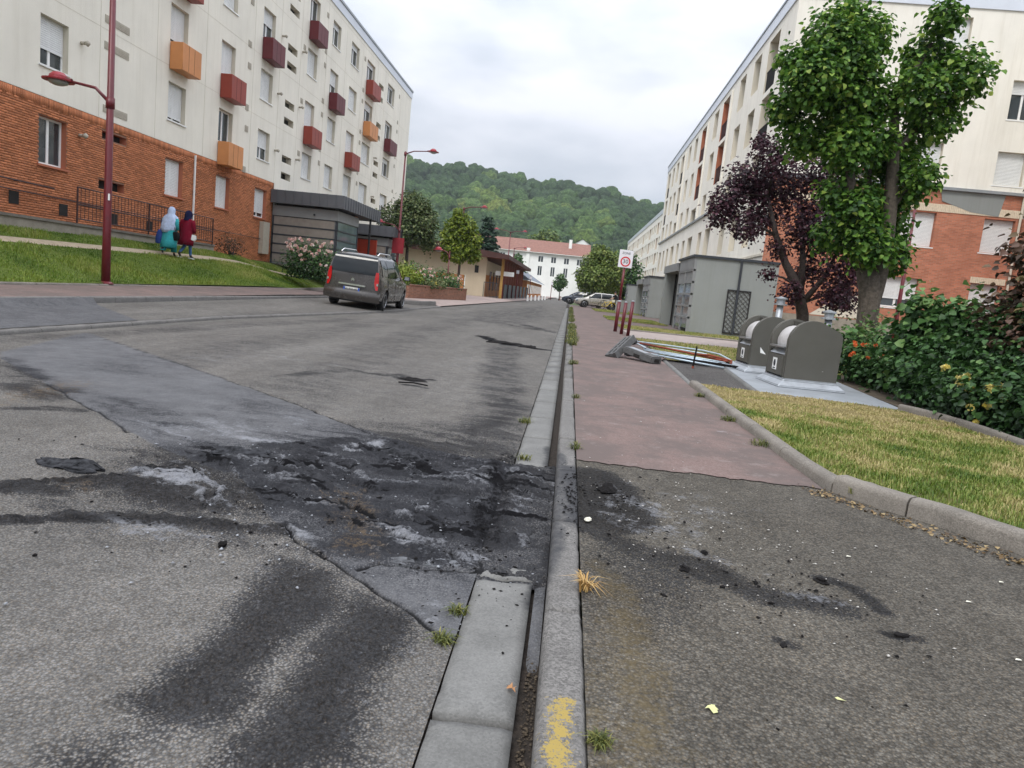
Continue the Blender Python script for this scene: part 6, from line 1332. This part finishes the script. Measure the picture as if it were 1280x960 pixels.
    em=O('emblem',MB().add([(-.05,y0-.045,zbelt-.13),(0,y0-.045,zbelt-.09),(.05,y0-.045,zbelt-.13),(.05,y0-.045,zbelt-.105),(0,y0-.045,zbelt-.065),(-.05,y0-.045,zbelt-.105)],[(0,1,4,5),(1,2,3,4)]).add([(-.05,y0-.045,zbelt-.17),(0,y0-.045,zbelt-.13),(.05,y0-.045,zbelt-.17),(.05,y0-.045,zbelt-.145),(0,y0-.045,zbelt-.105),(-.05,y0-.045,zbelt-.145)],[(0,1,4,5),(1,2,3,4)]),m_chrome,t)
    O('underbody',MB().b2((-W_*.8,y0+.2,.2),(W_*.8,S[-1,0]-.3,.4)),m_plast,t)
    O('wiper',MB().box((.05,y0-.05,zbelt+.10),(.5,.015,.02)),m_plast,t)
    for y in axles:
        for s in (-1,1):
            xo=s*(W_-.035)
            prof=[(.20,-.10),(.30,-.105),(.325,-.07),(.33,0),(.325,.07),(.30,.105),(.20,.10)]
            rg=[[(xo-s*.10+dx*s,y+r*math.cos(2*math.pi*k/24),wr_+r*math.sin(2*math.pi*k/24)) for k in range(24)] for r,dx in prof]
            wl=O('wheel',MB().loft(rg),m_tyre,t,smooth=False); autosmooth(wl,50)
            rm=MB()
            rm.loft([[(xo-s*.10+dx*s,y+r*math.cos(2*math.pi*k/24),wr_+r*math.sin(2*math.pi*k/24)) for k in range(24)] for r,dx in ((.225,.104),(.205,.106),(.19,.06),(.0,.05))],1,False)
            rm.loft([[(xo-s*.10+dx*s,y+r*math.cos(2*math.pi*k/24),wr_+r*math.sin(2*math.pi*k/24)) for k in range(24)] for r,dx in ((.226,.100),(.205,.110),(.20,.09))],0,False)
            for k in range(7):
                a=2*math.pi*k/7; 
                def q(r,w,dx): return [(xo-s*.10+dx*s,y+r*math.cos(a)-w*math.sin(a),wr_+r*math.sin(a)+w*math.cos(a)),(xo-s*.10+dx*s,y+r*math.cos(a)+w*math.sin(a),wr_+r*math.sin(a)-w*math.cos(a))]
                A=q(.04,.028,.085);B=q(.205,.038,.10); rm.add([A[0],A[1],B[1],B[0]],[(0,1,2,3)],0)
            rm.lathe([(0,0)],(0,0,0),3) if 0 else None
            o=O('rim',rm,[m_rim,m_plast],wl,smooth=False)
            O('hub',MB().loft([[(xo-s*.10+dx*s,y+r*math.cos(2*math.pi*k/12),wr_+r*math.sin(2*math.pi*k/12)) for k in range(12)] for r,dx in ((.06,.08),(.055,.10))]),m_rim,wl)
    return t
van_st=[(-2.36,.34,1.02,1.04,.86,.83),(-2.345,.33,1.03,1.14,.87,.81),(-2.31,.31,1.04,1.28,.88,.79),(-2.275,.30,1.05,1.42,.89,.77),(-2.225,.29,1.055,1.57,.90,.74),(-2.14,.28,1.06,1.67,.91,.71),(-2.03,.27,1.06,1.72,.92,.69),(-1.6,.26,1.06,1.73,.925,.675),(0,.25,1.03,1.75,.925,.69),(.55,.25,1.01,1.70,.925,.67),(1.05,.25,.99,1.42,.92,.66),(1.62,.25,.97,1.03,.90,.72),(2.1,.27,.88,.90,.84,.70),(2.36,.33,.70,.72,.66,.55)]
car((-6.98,24.9,.08),R_(1.5),'dark brown grey minivan with chrome roof rails parked facing away on the left','car' and m_car,van_st,.925,name='minivan',tilt=R_(3.0))
est_st=[(-2.15,.34,.92,.94,.80,.74),(-2.1,.30,.94,1.10,.83,.70),(-1.75,.27,.95,1.44,.85,.62),(-1.3,.26,.95,1.47,.86,.62),(0,.25,.93,1.48,.86,.63),(.4,.25,.92,1.44,.86,.62),(.85,.25,.90,1.22,.86,.62),(1.35,.25,.88,.92,.84,.68),(1.9,.27,.78,.80,.78,.64),(2.15,.33,.62,.64,.60,.50)]
car((2.6,69.5,.12),R_(97),'silver beige estate car parked across the end of the right footway',m_car2,est_st,.86,plate='AB 517 CK',rails=False)
car((1.3,82.0,.12),R_(80),'dark car mostly hidden behind the silver estate car',m_car3,est_st,.86,plate='CD 281 LM',rails=False)
# ---------------------------------------------------------------- people
def body(pts,edges,root,mats,parent,name='body',sub=2,loc=(0,0,0)):
    me=bpy.data.meshes.new(name);names=list(pts); me.from_pydata([pts[n][:3] for n in names],[(names.index(a),names.index(b)) for a,b in edges],[])
    o=bpy.data.objects.new(name,me);C.objects.link(o);m=o.modifiers.new('s','SKIN');m.use_smooth_shade=True
    for i,n in enumerate(names):
        sv=me.skin_vertices[0].data[i];r=pts[n][3];sv.radius=r if hasattr(r,'__len__') else (r,r);sv.use_root=(n==root)
    m2=o.modifiers.new('u','SUBSURF');m2.levels=sub;m2.render_levels=sub
    bpy.context.view_layer.update();dg=bpy.context.evaluated_depsgraph_get();nm=bpy.data.meshes.new_from_object(o.evaluated_get(dg));bpy.data.objects.remove(o)
    nm.name=name;nm.materials.clear()
    for x in mats:nm.materials.append(x)
    nm.polygons.foreach_set('use_smooth',[True]*len(nm.polygons))
    ob=bpy.data.objects.new(name,nm);C.objects.link(ob);ob.parent=parent;ob.location=loc;return ob
def setmat(o,fn):
    for p in o.data.polygons: p.material_index=fn(p.center)
def human(t,pose,mats,fn):
    """pose: dict overrides; facing +y; returns the continuous body"""
    P=dict(pelvis=(0,0,.93,(.135,.10)),waist=(0,.0,1.08,(.125,.095)),chest=(0,.01,1.27,(.16,.11)),neck0=(0,.0,1.42,(.075,.07)),neck=(0,.01,1.48,.05),head=(0,.03,1.57,(.072,.088)),crown=(0,.02,1.66,(.062,.07)),
      nose=(0,.125,1.565,.014),chin=(0,.085,1.50,.03),
      lsh=(-.16,0,1.38,.06),lel=(-.22,-.02,1.12,.042),lwr=(-.22,.06,.88,.028),lh=(-.22,.08,.82,(.018,.034)),rsh=(.16,0,1.38,.06),rel=(.22,-.02,1.12,.042),rwr=(.22,.06,.88,.028),rh=(.22,.08,.82,(.018,.034)),
      lhip=(-.09,0,.86,.09),lkn=(-.09,.1,.48,.058),lan=(-.09,-.0,.10,.038),lto=(-.09,.14,.035,.035),rhip=(.09,0,.86,.09),rkn=(.09,.03,.48,.058),ran=(.09,-.2,.13,.038),rto=(.09,-.08,.035,.035))
    P.update(pose)
    E=[('pelvis','waist'),('waist','chest'),('chest','neck0'),('neck0','neck'),('neck','head'),('head','crown'),('head','nose'),('neck','chin'),('chest','lsh'),('lsh','lel'),('lel','lwr'),('lwr','lh'),('chest','rsh'),('rsh','rel'),('rel','rwr'),('rwr','rh'),('pelvis','lhip'),('lhip','lkn'),('lkn','lan'),('lan','lto'),('pelvis','rhip'),('rhip','rkn'),('rkn','ran'),('ran','rto')]
    # five fingers per hand
    for s in 'lr':
        h=Vector(P[s+'h'][:3]);w_=Vector(P[s+'wr'][:3]);d=(h-w_).normalized();sd_=Vector((0,1,0));sd_=(sd_-d*sd_.dot(d)).normalized()
        for i,(o_,l) in enumerate(((-.026,.055),(-.009,.07),(.009,.075),(.026,.065))):
            k=f'{s}f{i}'; a=h+d*.03+sd_*o_; P[k]=(*a,.0085); b_=a+d*l+Vector((.02 if s=='l' else -.02,0,0)); P[k+'t']=(*b_,.007); E+=[(s+'h',k),(k,k+'t')]
        a=h+sd_*.035-d*.01;P[s+'th']=(*a,.01);b_=a+sd_*.025+d*.035;P[s+'tht']=(*b_,.008);E+=[(s+'h',s+'th'),(s+'th',s+'tht')]
    o=body(P,E,'pelvis',mats,t); setmat(o,fn); return o,P
def ell(c,rx,ry,n=20,wob=0,ph=0): return [(c[0]+rx*math.cos(2*math.pi*k/n)*(1+wob*math.sin(5*2*math.pi*k/n+ph)),c[1]+ry*math.sin(2*math.pi*k/n)*(1+wob*math.sin(4*2*math.pi*k/n+ph)),c[2]) for k in range(n)]
def garment(name,rings,mat,par,wob=0,cap=False):
    o=O(name,MB().loft([ell((cx,cy,z),rx,ry,22,wob*(i/len(rings)),i*.25) for i,(z,cx,cy,rx,ry) in enumerate(rings)],0,cap),mat,par,smooth=True)
    md=o.modifiers.new('th','SOLIDIFY');md.thickness=.012;md.offset=0
    return o
def face(par,z,y=.10):
    for s in (-1,1): O('eye',MB().lathe([(0,-.008),(.008,0),(0,.008)],(s*.03,y,z+.02),8),m_signk,par)
    O('mouth',MB().box((0,y+.006,z-.045),(.045,.006,.008)),m_lred,par)
zp=1.13
# left walker: pale blue headscarf over a teal robe
t=T('person',(-12.92,22.45,zp+.0),'walker in a pale blue headscarf and teal robe, carrying a blue bag','person',rz=R_(6)); t.scale=(.9,.9,.9); t.rotation_euler=(R_(-5),0,R_(6))
o,P=human(t,dict(lel=(-.24,-.05,1.12,.042),lwr=(-.26,.0,.90,.028),lh=(-.26,.02,.84,(.018,.034)),lkn=(-.08,-.02,.48,.06),lan=(-.10,-.30,.20,.04),lto=(-.10,-.22,.07,.035),rkn=(.09,.16,.48,.06),ran=(.10,.22,.09,.04),rto=(.10,.35,.04,.035)),[m_skin,m_teal,m_shoe],lambda c:2 if c.z<.12 or (c.z<.26 and c.y<-.2) else (1 if .2<c.z<1.40 and abs(c.x)<.235 else 0))
garment('robe',[(1.42,0,0,.13,.09),(1.3,0,0,.20,.14),(1.05,0,0,.19,.15),(.8,0,-.01,.23,.19),(.5,0,-.03,.25,.24),(.27,0,-.04,.26,.30)],m_teal,t,.07)
for s in (-1,1): garment('trouser_leg',[(.40,s*.09,-.03 if s<0 else .15,.10,.11),(.16,s*.10,-.24 if s<0 else .2,.085,.09)],m_jean if 0 else m_teal,t,.03)
garment('headscarf',[(1.735,0,.02,.015,.015),(1.72,0,.02,.06,.07),(1.66,0,.02,.105,.12),(1.57,0,.01,.118,.132),(1.49,0,.0,.11,.12),(1.44,0,.0,.15,.13),(1.38,0,.0,.235,.16),(1.25,-.01,-.01,.27,.18),(1.08,-.03,-.02,.27,.19),(.93,-.05,-.03,.26,.20),(.80,-.06,-.03,.17,.19)],m_lblue,t,.06)
for s in (-1,1): garment('sleeve',[(1.32,s*.20,-.02,.075,.075),(1.12,s*.23,-.05,.07,.07),(.93,s*.25,0,.055,.055)],m_teal,t,.04)
face(o,1.57,.115)
bg_=T('shoulder_bag',(-13.20,22.42,zp+.36),'deep blue cloth bag hanging from the left hand walker','bag'); O('bag_body',MB().loft([ell((0,0,z),rx,.08,16,.06) for z,rx in ((0,.10),(.03,.15),(.2,.15),(.36,.10),(.44,.03))]),m_bagb,bg_,smooth=True); O('strap',MB().tube([(0,0,.42),(.03,.0,.6),(.05,0,.75)],.012,6),m_bagb,bg_)
b2_=T('handbag',(-12.70,22.45,zp+.50),'round black handbag between the two walkers','bag'); O('bag_body',MB().loft([ell((0,0,z),rx,.07,16,.04) for z,rx in ((0,.05),(.04,.12),(.14,.14),(.24,.11),(.28,.05))]),m_blk,b2_,smooth=True); O('strap',MB().tube([(0,0,.26),(-.04,.0,.4),(-.08,0,.5)],.01,6),m_blk,b2_)
# right walker: dark red coat
t=T('person',(-12.80,23.25,zp-.02),'walker in a dark red knee length coat and navy headscarf, holding white paper','person',rz=R_(-2)); t.scale=(.9,.9,.9); t.rotation_euler=(R_(-4),0,R_(-2))
o,P=human(t,dict(rel=(.25,.02,1.10,.042),rwr=(.26,.04,.90,.028),rh=(.24,.06,.84,(.018,.034)),lkn=(-.09,.10,.48,.065),lan=(-.12,-.22,.14,.045),lto=(-.12,-.10,.045,.04),rkn=(.10,.10,.48,.065),ran=(.12,.14,.09,.045),rto=(.13,.28,.04,.04)),[m_skin,m_jean,m_shoe],lambda c:2 if c.z<.13 or (c.z<.2 and c.y<-.15) else (1 if c.z<1.0 and abs(c.x)<.20 else 0))
garment('coat',[(1.46,0,0,.08,.07),(1.41,0,0,.17,.11),(1.30,0,0,.215,.15),(1.10,0,0,.20,.16),(.9,0,0,.235,.19),(.65,-.01,0,.26,.22),(.47,-.02,0,.27,.24)],m_dred,t,.05)
for s in (-1,1): garment('sleeve',[(1.39,s*.17,0,.08,.08),(1.25,s*.215,.0,.085,.08),(1.08,s*.25,.01,.07,.07),(.91,s*.26,.04,.055,.055)],m_dred,t,.03)
garment('headscarf',[(1.735,0,.02,.015,.015),(1.72,0,.02,.065,.07),(1.66,0,.02,.112,.125),(1.57,0,.01,.128,.14),(1.49,0,.0,.12,.125),(1.42,0,.0,.14,.12),(1.36,0,-.03,.12,.14)],m_navy,t,.04)
for s,y in ((-1,-.18),(1,.2)): O('sole',MB().box((s*.125,y,.012),(.10,.27,.028)),m_sole,t)
O('belt_tab',MB().box((0,-.17,.98),(.06,.01,.02)),m_wood,t); face(o,1.57,.115)
pp=T('paper',(-12.57,23.22,zp+.60),'white folded paper held by the walker in the red coat','paper'); O('sheet',MB().add([(-.12,0,.02),(.08,-.03,-.03),(.16,-.02,.08),(.13,.01,.14),(-.04,.03,.17),(-.13,.02,.12)],[(0,1,2,3,4,5)]),m_sole,pp); O('folded_sheet',MB().add([(-.10,.012,.0),(.10,-.018,-.05),(.17,-.008,.05),(-.06,.04,.14)],[(0,1,2,3)]),m_sole,pp)
# cyclist standing by a yellow bicycle
t=T('person',(4.05,66,.12),'person in black clothes standing beside a yellow bicycle on the far footway','person',rz=R_(75))
o,P=human(t,dict(rel=(.22,.12,1.14,.042),rwr=(.20,.34,1.08,.028),rh=(.20,.40,1.08,(.018,.034)),lel=(-.22,.10,1.14,.042),lwr=(-.2,.30,1.02,.028),lh=(-.2,.36,1.02,(.018,.034)),rkn=(.09,.02,.48,.06),ran=(.10,-.02,.09,.04),rto=(.10,.12,.04,.038),lkn=(-.09,.05,.48,.06),lan=(-.10,.02,.09,.04),lto=(-.1,.16,.04,.038)),[m_skin,m_blk,m_shoe],lambda c:2 if c.z<.1 else (1 if c.z<1.43 and (abs(c.x)<.20 or c.z>1.2) and not(c.y>.16 and c.z>.9) else 0))
garment('shirt',[(1.45,0,0,.07,.06),(1.40,0,0,.17,.11),(1.25,0,0,.20,.14),(1.0,0,0,.17,.13),(.88,0,0,.18,.14)],m_blk,t,.03); O('hair',MB().lathe([(.0,1.75),(.06,1.74),(.09,1.70),(.095,1.64),(.07,1.60)],(0,0,0),12),m_black,t); face(o,1.57,.115)
bk=T('bicycle',(3.35,65.6,.12),'yellow bicycle with a pale basket standing by the person in black','bicycle',rz=R_(15))
for x in (-.5,.5):
    wl=MB();wl.tube([(x+.33*math.cos(a),0,.34+.33*math.sin(a)) for a in np.linspace(0,2*math.pi,22)],.022,6,0,False); o=O('wheel',wl,m_tyre,bk)
    sp=MB()
    for k in range(8): a=k*math.pi/4; sp.tube([(x,0,.34),(x+.32*math.cos(a),0,.34+.32*math.sin(a))],.004,3)
    O('spokes',sp,m_steel,o)
O('frame',MB().tube([(.5,0,.34),(.38,0,.85)],.02,6).tube([(.40,0,.78),(-.05,0,.32),(-.22,0,.80)],.022,6).tube([(-.05,0,.32),(-.5,0,.34),(-.20,0,.70)],.015,6).tube([(.39,0,.80),(-.2,0,.68)],.02,6),m_yel,bk)
O('saddle',MB().box((-.24,0,.84),(.24,.12,.05)),m_black,bk); O('handlebar',MB().tube([(.30,-.26,.98),(.38,0,.95),(.30,.26,.98)],.014,6),m_black,bk); O('mudguard',MB().tube([(.5+.37*math.cos(a),0,.34+.37*math.sin(a)) for a in np.linspace(.3,2.4,9)],.025,5),m_yel,bk)
O('basket',MB().box((.55,0,.88),(.26,.32,.22)),m_yrose if 0 else m_chip,bk)
gx=T('grey_cabinet',(4.25,60,.1),'grey utility cabinet with sloping top standing behind the cyclist','cabinet'); O('body',MB().add([(-.45,-.3,0),(.55,-.3,0),(.55,-.3,1.05),(-.2,-.3,1.05),(-.45,-.3,.75),(-.45,.3,0),(.55,.3,0),(.55,.3,1.05),(-.2,.3,1.05),(-.45,.3,.75)],[(0,1,2,3,4),(9,8,7,6,5),(0,5,6,1),(1,6,7,2),(2,7,8,3),(3,8,9,4),(4,9,5,0)]),m_greyr,gx); O('door',MB().b2((-.38,-.312,.08),(.48,-.301,.7)),m_zinc2,gx)
# white bollards and red barriers further along the left side
for i,(x,y) in enumerate(((-4.35,75),(-4.2,79),(-4.0,84),(-3.8,89),(-3.6,95),(-3.45,101))):
    t=T('white_bollard',(x,y,.08),['nearest low white bollard on the far left kerb','second low white bollard from the near end','third low white bollard from the near end','fourth low white bollard from the near end','last but one of the low white bollards','farthest low white bollard on the left kerb'][i],'bollard','row of white bollards on the far left kerb'); O('post',MB().lathe([(.11,0),(.10,.25),(.09,.55),(.0,.62)],n=10),m_wpaint,t)
for i,(x,y) in enumerate(((-5.7,76),(-5.2,92),(-3.0,112))):
    t=T('red_post',(x,y,.05),['red post just before the white bollards','red post midway along the low hall','thin red post near the far white building'][i],'post'); O('post',MB().tube([(0,0,0),(0,0,3.2-i*.2)],.05,8),m_wine,t); O('plate',MB().box((0,-.06,2.9-i*.2),(.3,.02,.35)),m_signf,t)
bn=T('notice_board',(-6.4,66.2,0),'white name board on posts in front of the community hall','sign'); O('board',MB().b2((-.6,0,2.25),(1.1,.06,2.65)),m_wpaint,bn); O('post',MB().tube([(.2,.05,0),(.2,.05,2.3)],.05,6),m_wine,bn)
for k,(x,y) in enumerate(((-1.2,118),(.0,118),(1.2,118),(2.4,118))):
    t=T('barrier',(x,y,.05),['leftmost low brown barrier at the road end','second low brown barrier from the left at the road end','third low brown barrier from the left at the road end','rightmost low brown barrier at the road end'][k],'barrier','low wooden barriers at the end of the road'); O('rail',MB().b2((-.5,0,.5),(.5,.08,.62)),m_woodr,t)
    for s in (-.4,.4): O('post',MB().b2((s-.05,0,0),(s+.05,.08,.7)),m_woodr,t)
# ---------------------------------------------------------------- debris, weeds and litter
dg_=random.Random(4)
def rock(name,label,cat,loc,sz,mat,group=None,flat=.4):
    bm=bmesh.new();bmesh.ops.create_icosphere(bm,subdivisions=2,radius=1)
    ph=[dg_.random()*9 for _ in range(3)]
    for v in bm.verts:
        n=v.co.copy();k=1+.28*math.sin(n.x*3+ph[0])*math.sin(n.y*4+ph[1])+.18*math.sin(n.z*7+ph[2])+dg_.uniform(-.12,.12);v.co=Vector((n.x*k*sz[0],n.y*k*sz[1],max(n.z,-.35)*k*sz[2]))
    me=bpy.data.meshes.new(name);bm.to_mesh(me);bm.free();me.materials.append(mat);o=link(name,me,[],None,loc,dg_.random()*6);return props(o,label,cat,group)
rock('charred_lump','black charred lump alone on the pale asphalt at lower left','debris',(-1.34,2.82,.012),(.028,.02,.016),m_char)
# big buckled asphalt flakes
def flake(loc,rz,sx,sy,lift,label,mat):
    n=12;V=[];F=[]
    for j in range(n):
        for i in range(n):
            u,v=i/(n-1)-.5,j/(n-1)-.5; r=1-.5*max(0,abs(u)*2-.6)-.3*max(0,abs(v)*2-.6); nz_=float(fbm(np.array([u*5+loc[0]*7]),np.array([v*5+loc[1]*3]),3)[0])-.5
            V.append((u*sx*(1+nz_*1.1),v*sy*r*(1+nz_*1.3),lift*(.35+nz_*1.6+(v+.5)**2*.9)*(1-(2*abs(u))**3*.8)))
    F=[(j*n+i,j*n+i+1,(j+1)*n+i+1,(j+1)*n+i) for j in range(n-1) for i in range(n-1)]
    me=bpy.data.meshes.new('asphalt_flake');me.from_pydata(V,[],F);me.materials.append(mat);o=link('asphalt_flake',me,[],None,loc,rz);md=o.modifiers.new('th','SOLIDIFY');md.thickness=.018;md.offset=-1
    return props(o,label,'debris')
m_flake=M('buckled_asphalt',(.035,.036,.040),.9,.7,25,1.,60,spec=.08)
flake((-2.62,3.62,.006),R_(-12),.38,.14,.022,'buckled black slab of burnt asphalt at the left end of the burn',m_flake)
flake((-1.03,4.72,.0),R_(-28),.36,.12,.04,'raised black asphalt flake over a hole near the middle of the burn',m_flake)
flake((-1.93,4.27,.0),R_(10),.34,.10,.03,'thin lifted asphalt flake along the long curved crack',m_flake)
flake((-.55,3.72,.0),R_(-30),.22,.12,.04,'crumbled burnt asphalt flake right of the middle of the burn',m_flake)
flake((-.42,2.93,.004),R_(5),.15,.06,.010,'small pale cracked flake just above the first gutter slab',M('ashy_asphalt',(.13,.135,.145),.9,.5,25,.8,60))
flake((-.60,2.90,.004),R_(-10),.14,.05,.010,'cracked grey flake left of the small pale flake above the gutter slab',M('ashy_asphalt_b',(.09,.093,.10),.9,.5,25,.8,60))
flake((-1.76,8.42,.0),R_(5),.30,.22,.02,'flat dark scrap of burnt plastic lying alone on the road',m_char)
sp_=T('burnt_stick',(-1.66,8.0,.01),'thin black burnt stick lying near the scrap on the road','debris'); O('stick',MB().tube([(-.17,.0,.01),(0,.02,.018),(.17,-.02,.01)],.009,5),m_char,sp_)
# fine crumbs: nobody could count them
def crumbs(name,pts,mat,smin,smax,z=.0):
    V=[];F=[];b=0
    oc=np.array([(1,0,0),(-1,0,0),(0,1,0),(0,-1,0),(0,0,.7),(0,0,-.4)],float);of=np.array([(0,2,4),(2,1,4),(1,3,4),(3,0,4),(2,0,5),(1,2,5),(3,1,5),(0,3,5)])
    for x,y,zz in pts:
        s=smin+(smax-smin)*vg.random()**3; a=vg.random()*6.3;c_,s_=math.cos(a),math.sin(a); q=oc*(.6+.8*vg.random((6,1)))*s*np.array([1,.7,.7]); V.append(np.stack([q[:,0]*c_-q[:,1]*s_+x,q[:,0]*s_+q[:,1]*c_+y,q[:,2]+zz+s*.2],1));F.append(of+b);b+=6
    link(name,npmesh(name,np.concatenate(V),np.concatenate(F)),mat,kind='stuff')
def cl(cx,cy,sx,sy,n,z,x0=-9,x1=9): 
    p=[]
    while len(p)<n:
        x,y=vg.normal(cx,sx),vg.normal(cy,sy)
        if x0<x<x1: p.append((x,y,z))
    return p
crumbs('burnt_crumbs',cl(-.9,3.7,.55,.6,520,.006,-4,-.0)+cl(-2.0,3.7,.7,.5,90,.004,-4,-.3)+cl(-.3,3.6,.2,.6,700,.012,-.6,.02)+cl(-1.0,2.8,.7,.5,30,.004,-3,-.3),m_char,.003,.013)
crumbs('ash_crumbs',cl(-.9,3.6,.5,.6,500,.008,-4,-.0),M('ash_grey',(.26,.27,.29),.9,.4,40),.003,.013)
crumbs('burnt_crumbs',cl(.36,3.85,.13,.30,150,.125,.18,1.7)+cl(.13,3.9,.04,.35,200,.128,.03,.2)+cl(.62,3.2,.28,.25,90,.121,.18,1.7)+cl(1.05,2.85,.22,.16,70,.121,.2,2)+cl(.75,2.6,.35,.4,30,.121,.2,2),m_char,.003,.015)
crumbs('pale_crumbs',cl(.6,3.6,.35,.5,200,.121,.18,2)+cl(1.1,2.9,.5,.5,130,.121,.2,2.4)+[(x,y,.126) for x,y,_ in cl(.9,6.2,.35,1.3,120,.1,.2,1.7)],M('pale_crumb',(.42,.40,.37),.9,.3,40),.002,.010)
crumbs('gutter_crumbs',[(vg.uniform(-.008,.03),vg.uniform(.8,2.4),-.03) for _ in range(700)],m_soil,.003,.010)
rock('burnt_lump','crusty black burnt lump on the kerb side of the footway','debris',(.33,4.02,.125),(.06,.05,.035),m_char); rock('pale_stone','pale stone on the footway beside the burnt kerb','stone',(.205,3.42,.125),(.018,.02,.012),m_chip)
for i,(x,y,s,lb) in enumerate(((.60,2.93,.030,'black cinder nearest the middle of the footway ash'),(.72,3.16,.022,'black cinder at the top of the footway ash'),(1.17,2.98,.035,'ragged black cinder right of the ash trail'),(1.30,2.53,.026,'flat black cinder far out on the footway'),(.83,2.33,.018,'small lone black cinder low on the footway'),(.47,2.62,.016,'small black cinder near the kerb below the ash'))): rock('cinder',lb,'debris',(x,y,.122),(s,s*.6,s*.35),m_char)
def leafobj(name,label,loc,pts,mat,rz=0,h=.006,scale=1):
    n=len(pts);V=[(x*scale,y*scale,h*(.3+math.sin(i*2.2)*.5+.5)) for i,(x,y) in enumerate(pts)]+[(0,0,h*.6)]
    me=bpy.data.meshes.new(name);me.from_pydata(V,[],[(i,(i+1)%n,n) for i in range(n)]);me.materials.append(mat);o=link(name,me,[],None,loc,rz);return props(o,label,name.split('_')[-1])
leafobj('torn_leaf','pale green torn leaf lying on the footway at lower right',(.508,1.875,.124),[(-.022,-.006),(-.012,-.004),(-.002,-.022),(.010,-.020),(.010,-.008),(.016,0),(.008,.006),(.008,.016),(0,.022),(-.003,.012),(-.012,.010)],m_leafp,0,.005)
leafobj('pale_leaf','small cream oval leaf right of the torn leaf',(.90,2.02,.124),[(-.014,.004),(-.004,.008),(.010,.0),(.016,-.008),(.006,-.008),(-.008,-.003)],m_leafp,0,.003)
leafobj('dry_leaf','dry brown curled leaf at the bottom end of the gutter slab',(-.045,2.02,.012),[(-.018,-.006),(-.010,.004),(-.014,.018),(-.004,.012),(.004,.024),(.006,.008),(.016,.004),(.008,-.004),(.010,-.018),(-.002,-.010)],M('dry_leaf_brown',(.36,.19,.09),.8,.2,40),.2,.012)
def tuft(label,loc,n,hgt,mat,sp=.03,name='weed_tuft'):
    a=vg.random(n)*6.28;r=vg.random(n)*sp; X=r*np.cos(a);Y=r*np.sin(a)
    o=blades(name,X,Y,X*0,hgt,hgt*.045+.0006,np.clip(vg.normal(.5,.25,n),0,1),mat,vg,1.3); o.location=loc; return props(o,label,'weed')
tuft('dry orange grass tuft sprouting between kerb and footway',(.172,2.58,.122),60,.055,m_dry,.018)
tuft('yellowish moss tuft beside the painted kerb at the bottom edge',(.19,1.66,.118),220,.022,m_weed,.028)
tuft('green weed in the joint left of the long gutter slab',(-.285,2.50,.0),120,.03,m_weed,.03); tuft('mossy weed below the other one in the gutter joint',(-.30,2.28,.0),150,.03,m_weed,.035)
tuft('grass tuft on the kerb just before the burnt patch',(.16,5.05,.12),60,.05,m_weed,.04); tuft('flat weed in the gutter slab joint near the burn',(-.20,5.02,.01),60,.04,m_weed,.05); tuft('weed against the gutter edge of the road further up',(-.28,6.5,0),80,.05,m_weed,.07)
for i,(y,lb) in enumerate(((7.6,'small yellow green weed along the kerb past the burn'),(11.4,'thick yellow green weed along the kerb level with the barrier'))): tuft(lb,(.175,y,.12),70+40*i,.045+.02*i,m_weed,.05+.04*i)
flake((-1.3,15.6,.0),R_(8),.7,.3,.03,'low black remains of a second fire further up the lane',m_char)
flake((-.75,15.2,.0),R_(-8),.4,.25,.03,'smaller black remains right of the second fire patch',m_char)
pz=[(.17+.02*math.sin(y*3),y) for y in np.arange(14,60,.25)]
X=np.repeat([p[0] for p in pz],60)+vg.normal(0,.05,len(pz)*60);Y=np.repeat([p[1] for p in pz],60)+vg.uniform(0,.25,len(pz)*60); kk=fbm(X*0+3,Y*.5,3)>.42; X,Y=X[kk],Y[kk]
blades('kerb_weeds',X,Y,X*0+.12,.10,.006,np.clip(vg.normal(.5,.25,len(X)),0,1),m_weed,vg,.9,kind='stuff')
for k,(x,y,lb) in enumerate(((1.70,8.9,'leafy weed clump at the start of the lawn kerb'),(1.69,7.2,'low green weed against the lawn kerb on the red pavement'),(1.70,6.0,'small weed by the lawn kerb near the pale streak'))): tuft(lb,(x,y,.125),120,.045,m_weed,.07+.02*k)
# leaf litter along the lawn kerb foot
n=420;tt_=vg.random(n);X=np.interp(tt_,[0,.4,1],[1.72,2.10,2.62])+vg.normal(0,.05,n)-.06;Y=np.interp(tt_,[0,.4,1],[4.7,4.1,3.3])+vg.normal(0,.04,n)-.06
leafmesh('leaf_litter',np.stack([X,Y,X*0+.124],1),np.stack([vg.normal(0,.4,n),vg.normal(0,.4,n),np.ones(n)],1),unit(vg.normal(size=(n,3))),.022*(.5+vg.random(n)),np.clip(vg.normal(.5,.3,n),0,1),m_litter,shape='q',kind='stuff')
for x,y,lb in ((1.42,3.35,'small white scrap of paper on the footway near the lawn kerb'),(1.75,2.95,'pale flake of litter at the right of the footway'),(2.05,3.25,'pale flake of litter close to the lawn kerb'),(1.65,2.45,'dark and white bit of litter low at the right of the footway')): leafobj('paper_scrap',lb,(x,y,.123),[(-.014,0),(0,.008),(.016,.003),(.008,-.008)],m_chip,.4,.003)

# ---------------------------------------------------------------- air
hz=MB().b2((-650,-110,-2),(750,1000,135))
mh=bpy.data.materials.new('haze_air'); mh.use_nodes=True; n_=mh.node_tree.nodes; n_.clear(); ho=n_.new('ShaderNodeOutputMaterial'); hv=n_.new('ShaderNodeVolumePrincipled'); hv.inputs['Color'].default_value=(.82,.88,.95,1); hv.inputs['Density'].default_value=.00020; hv.inputs['Anisotropy'].default_value=.2; mh.node_tree.links.new(hv.outputs[0],ho.inputs['Volume'])
O('haze',hz,mh,kind='stuff')
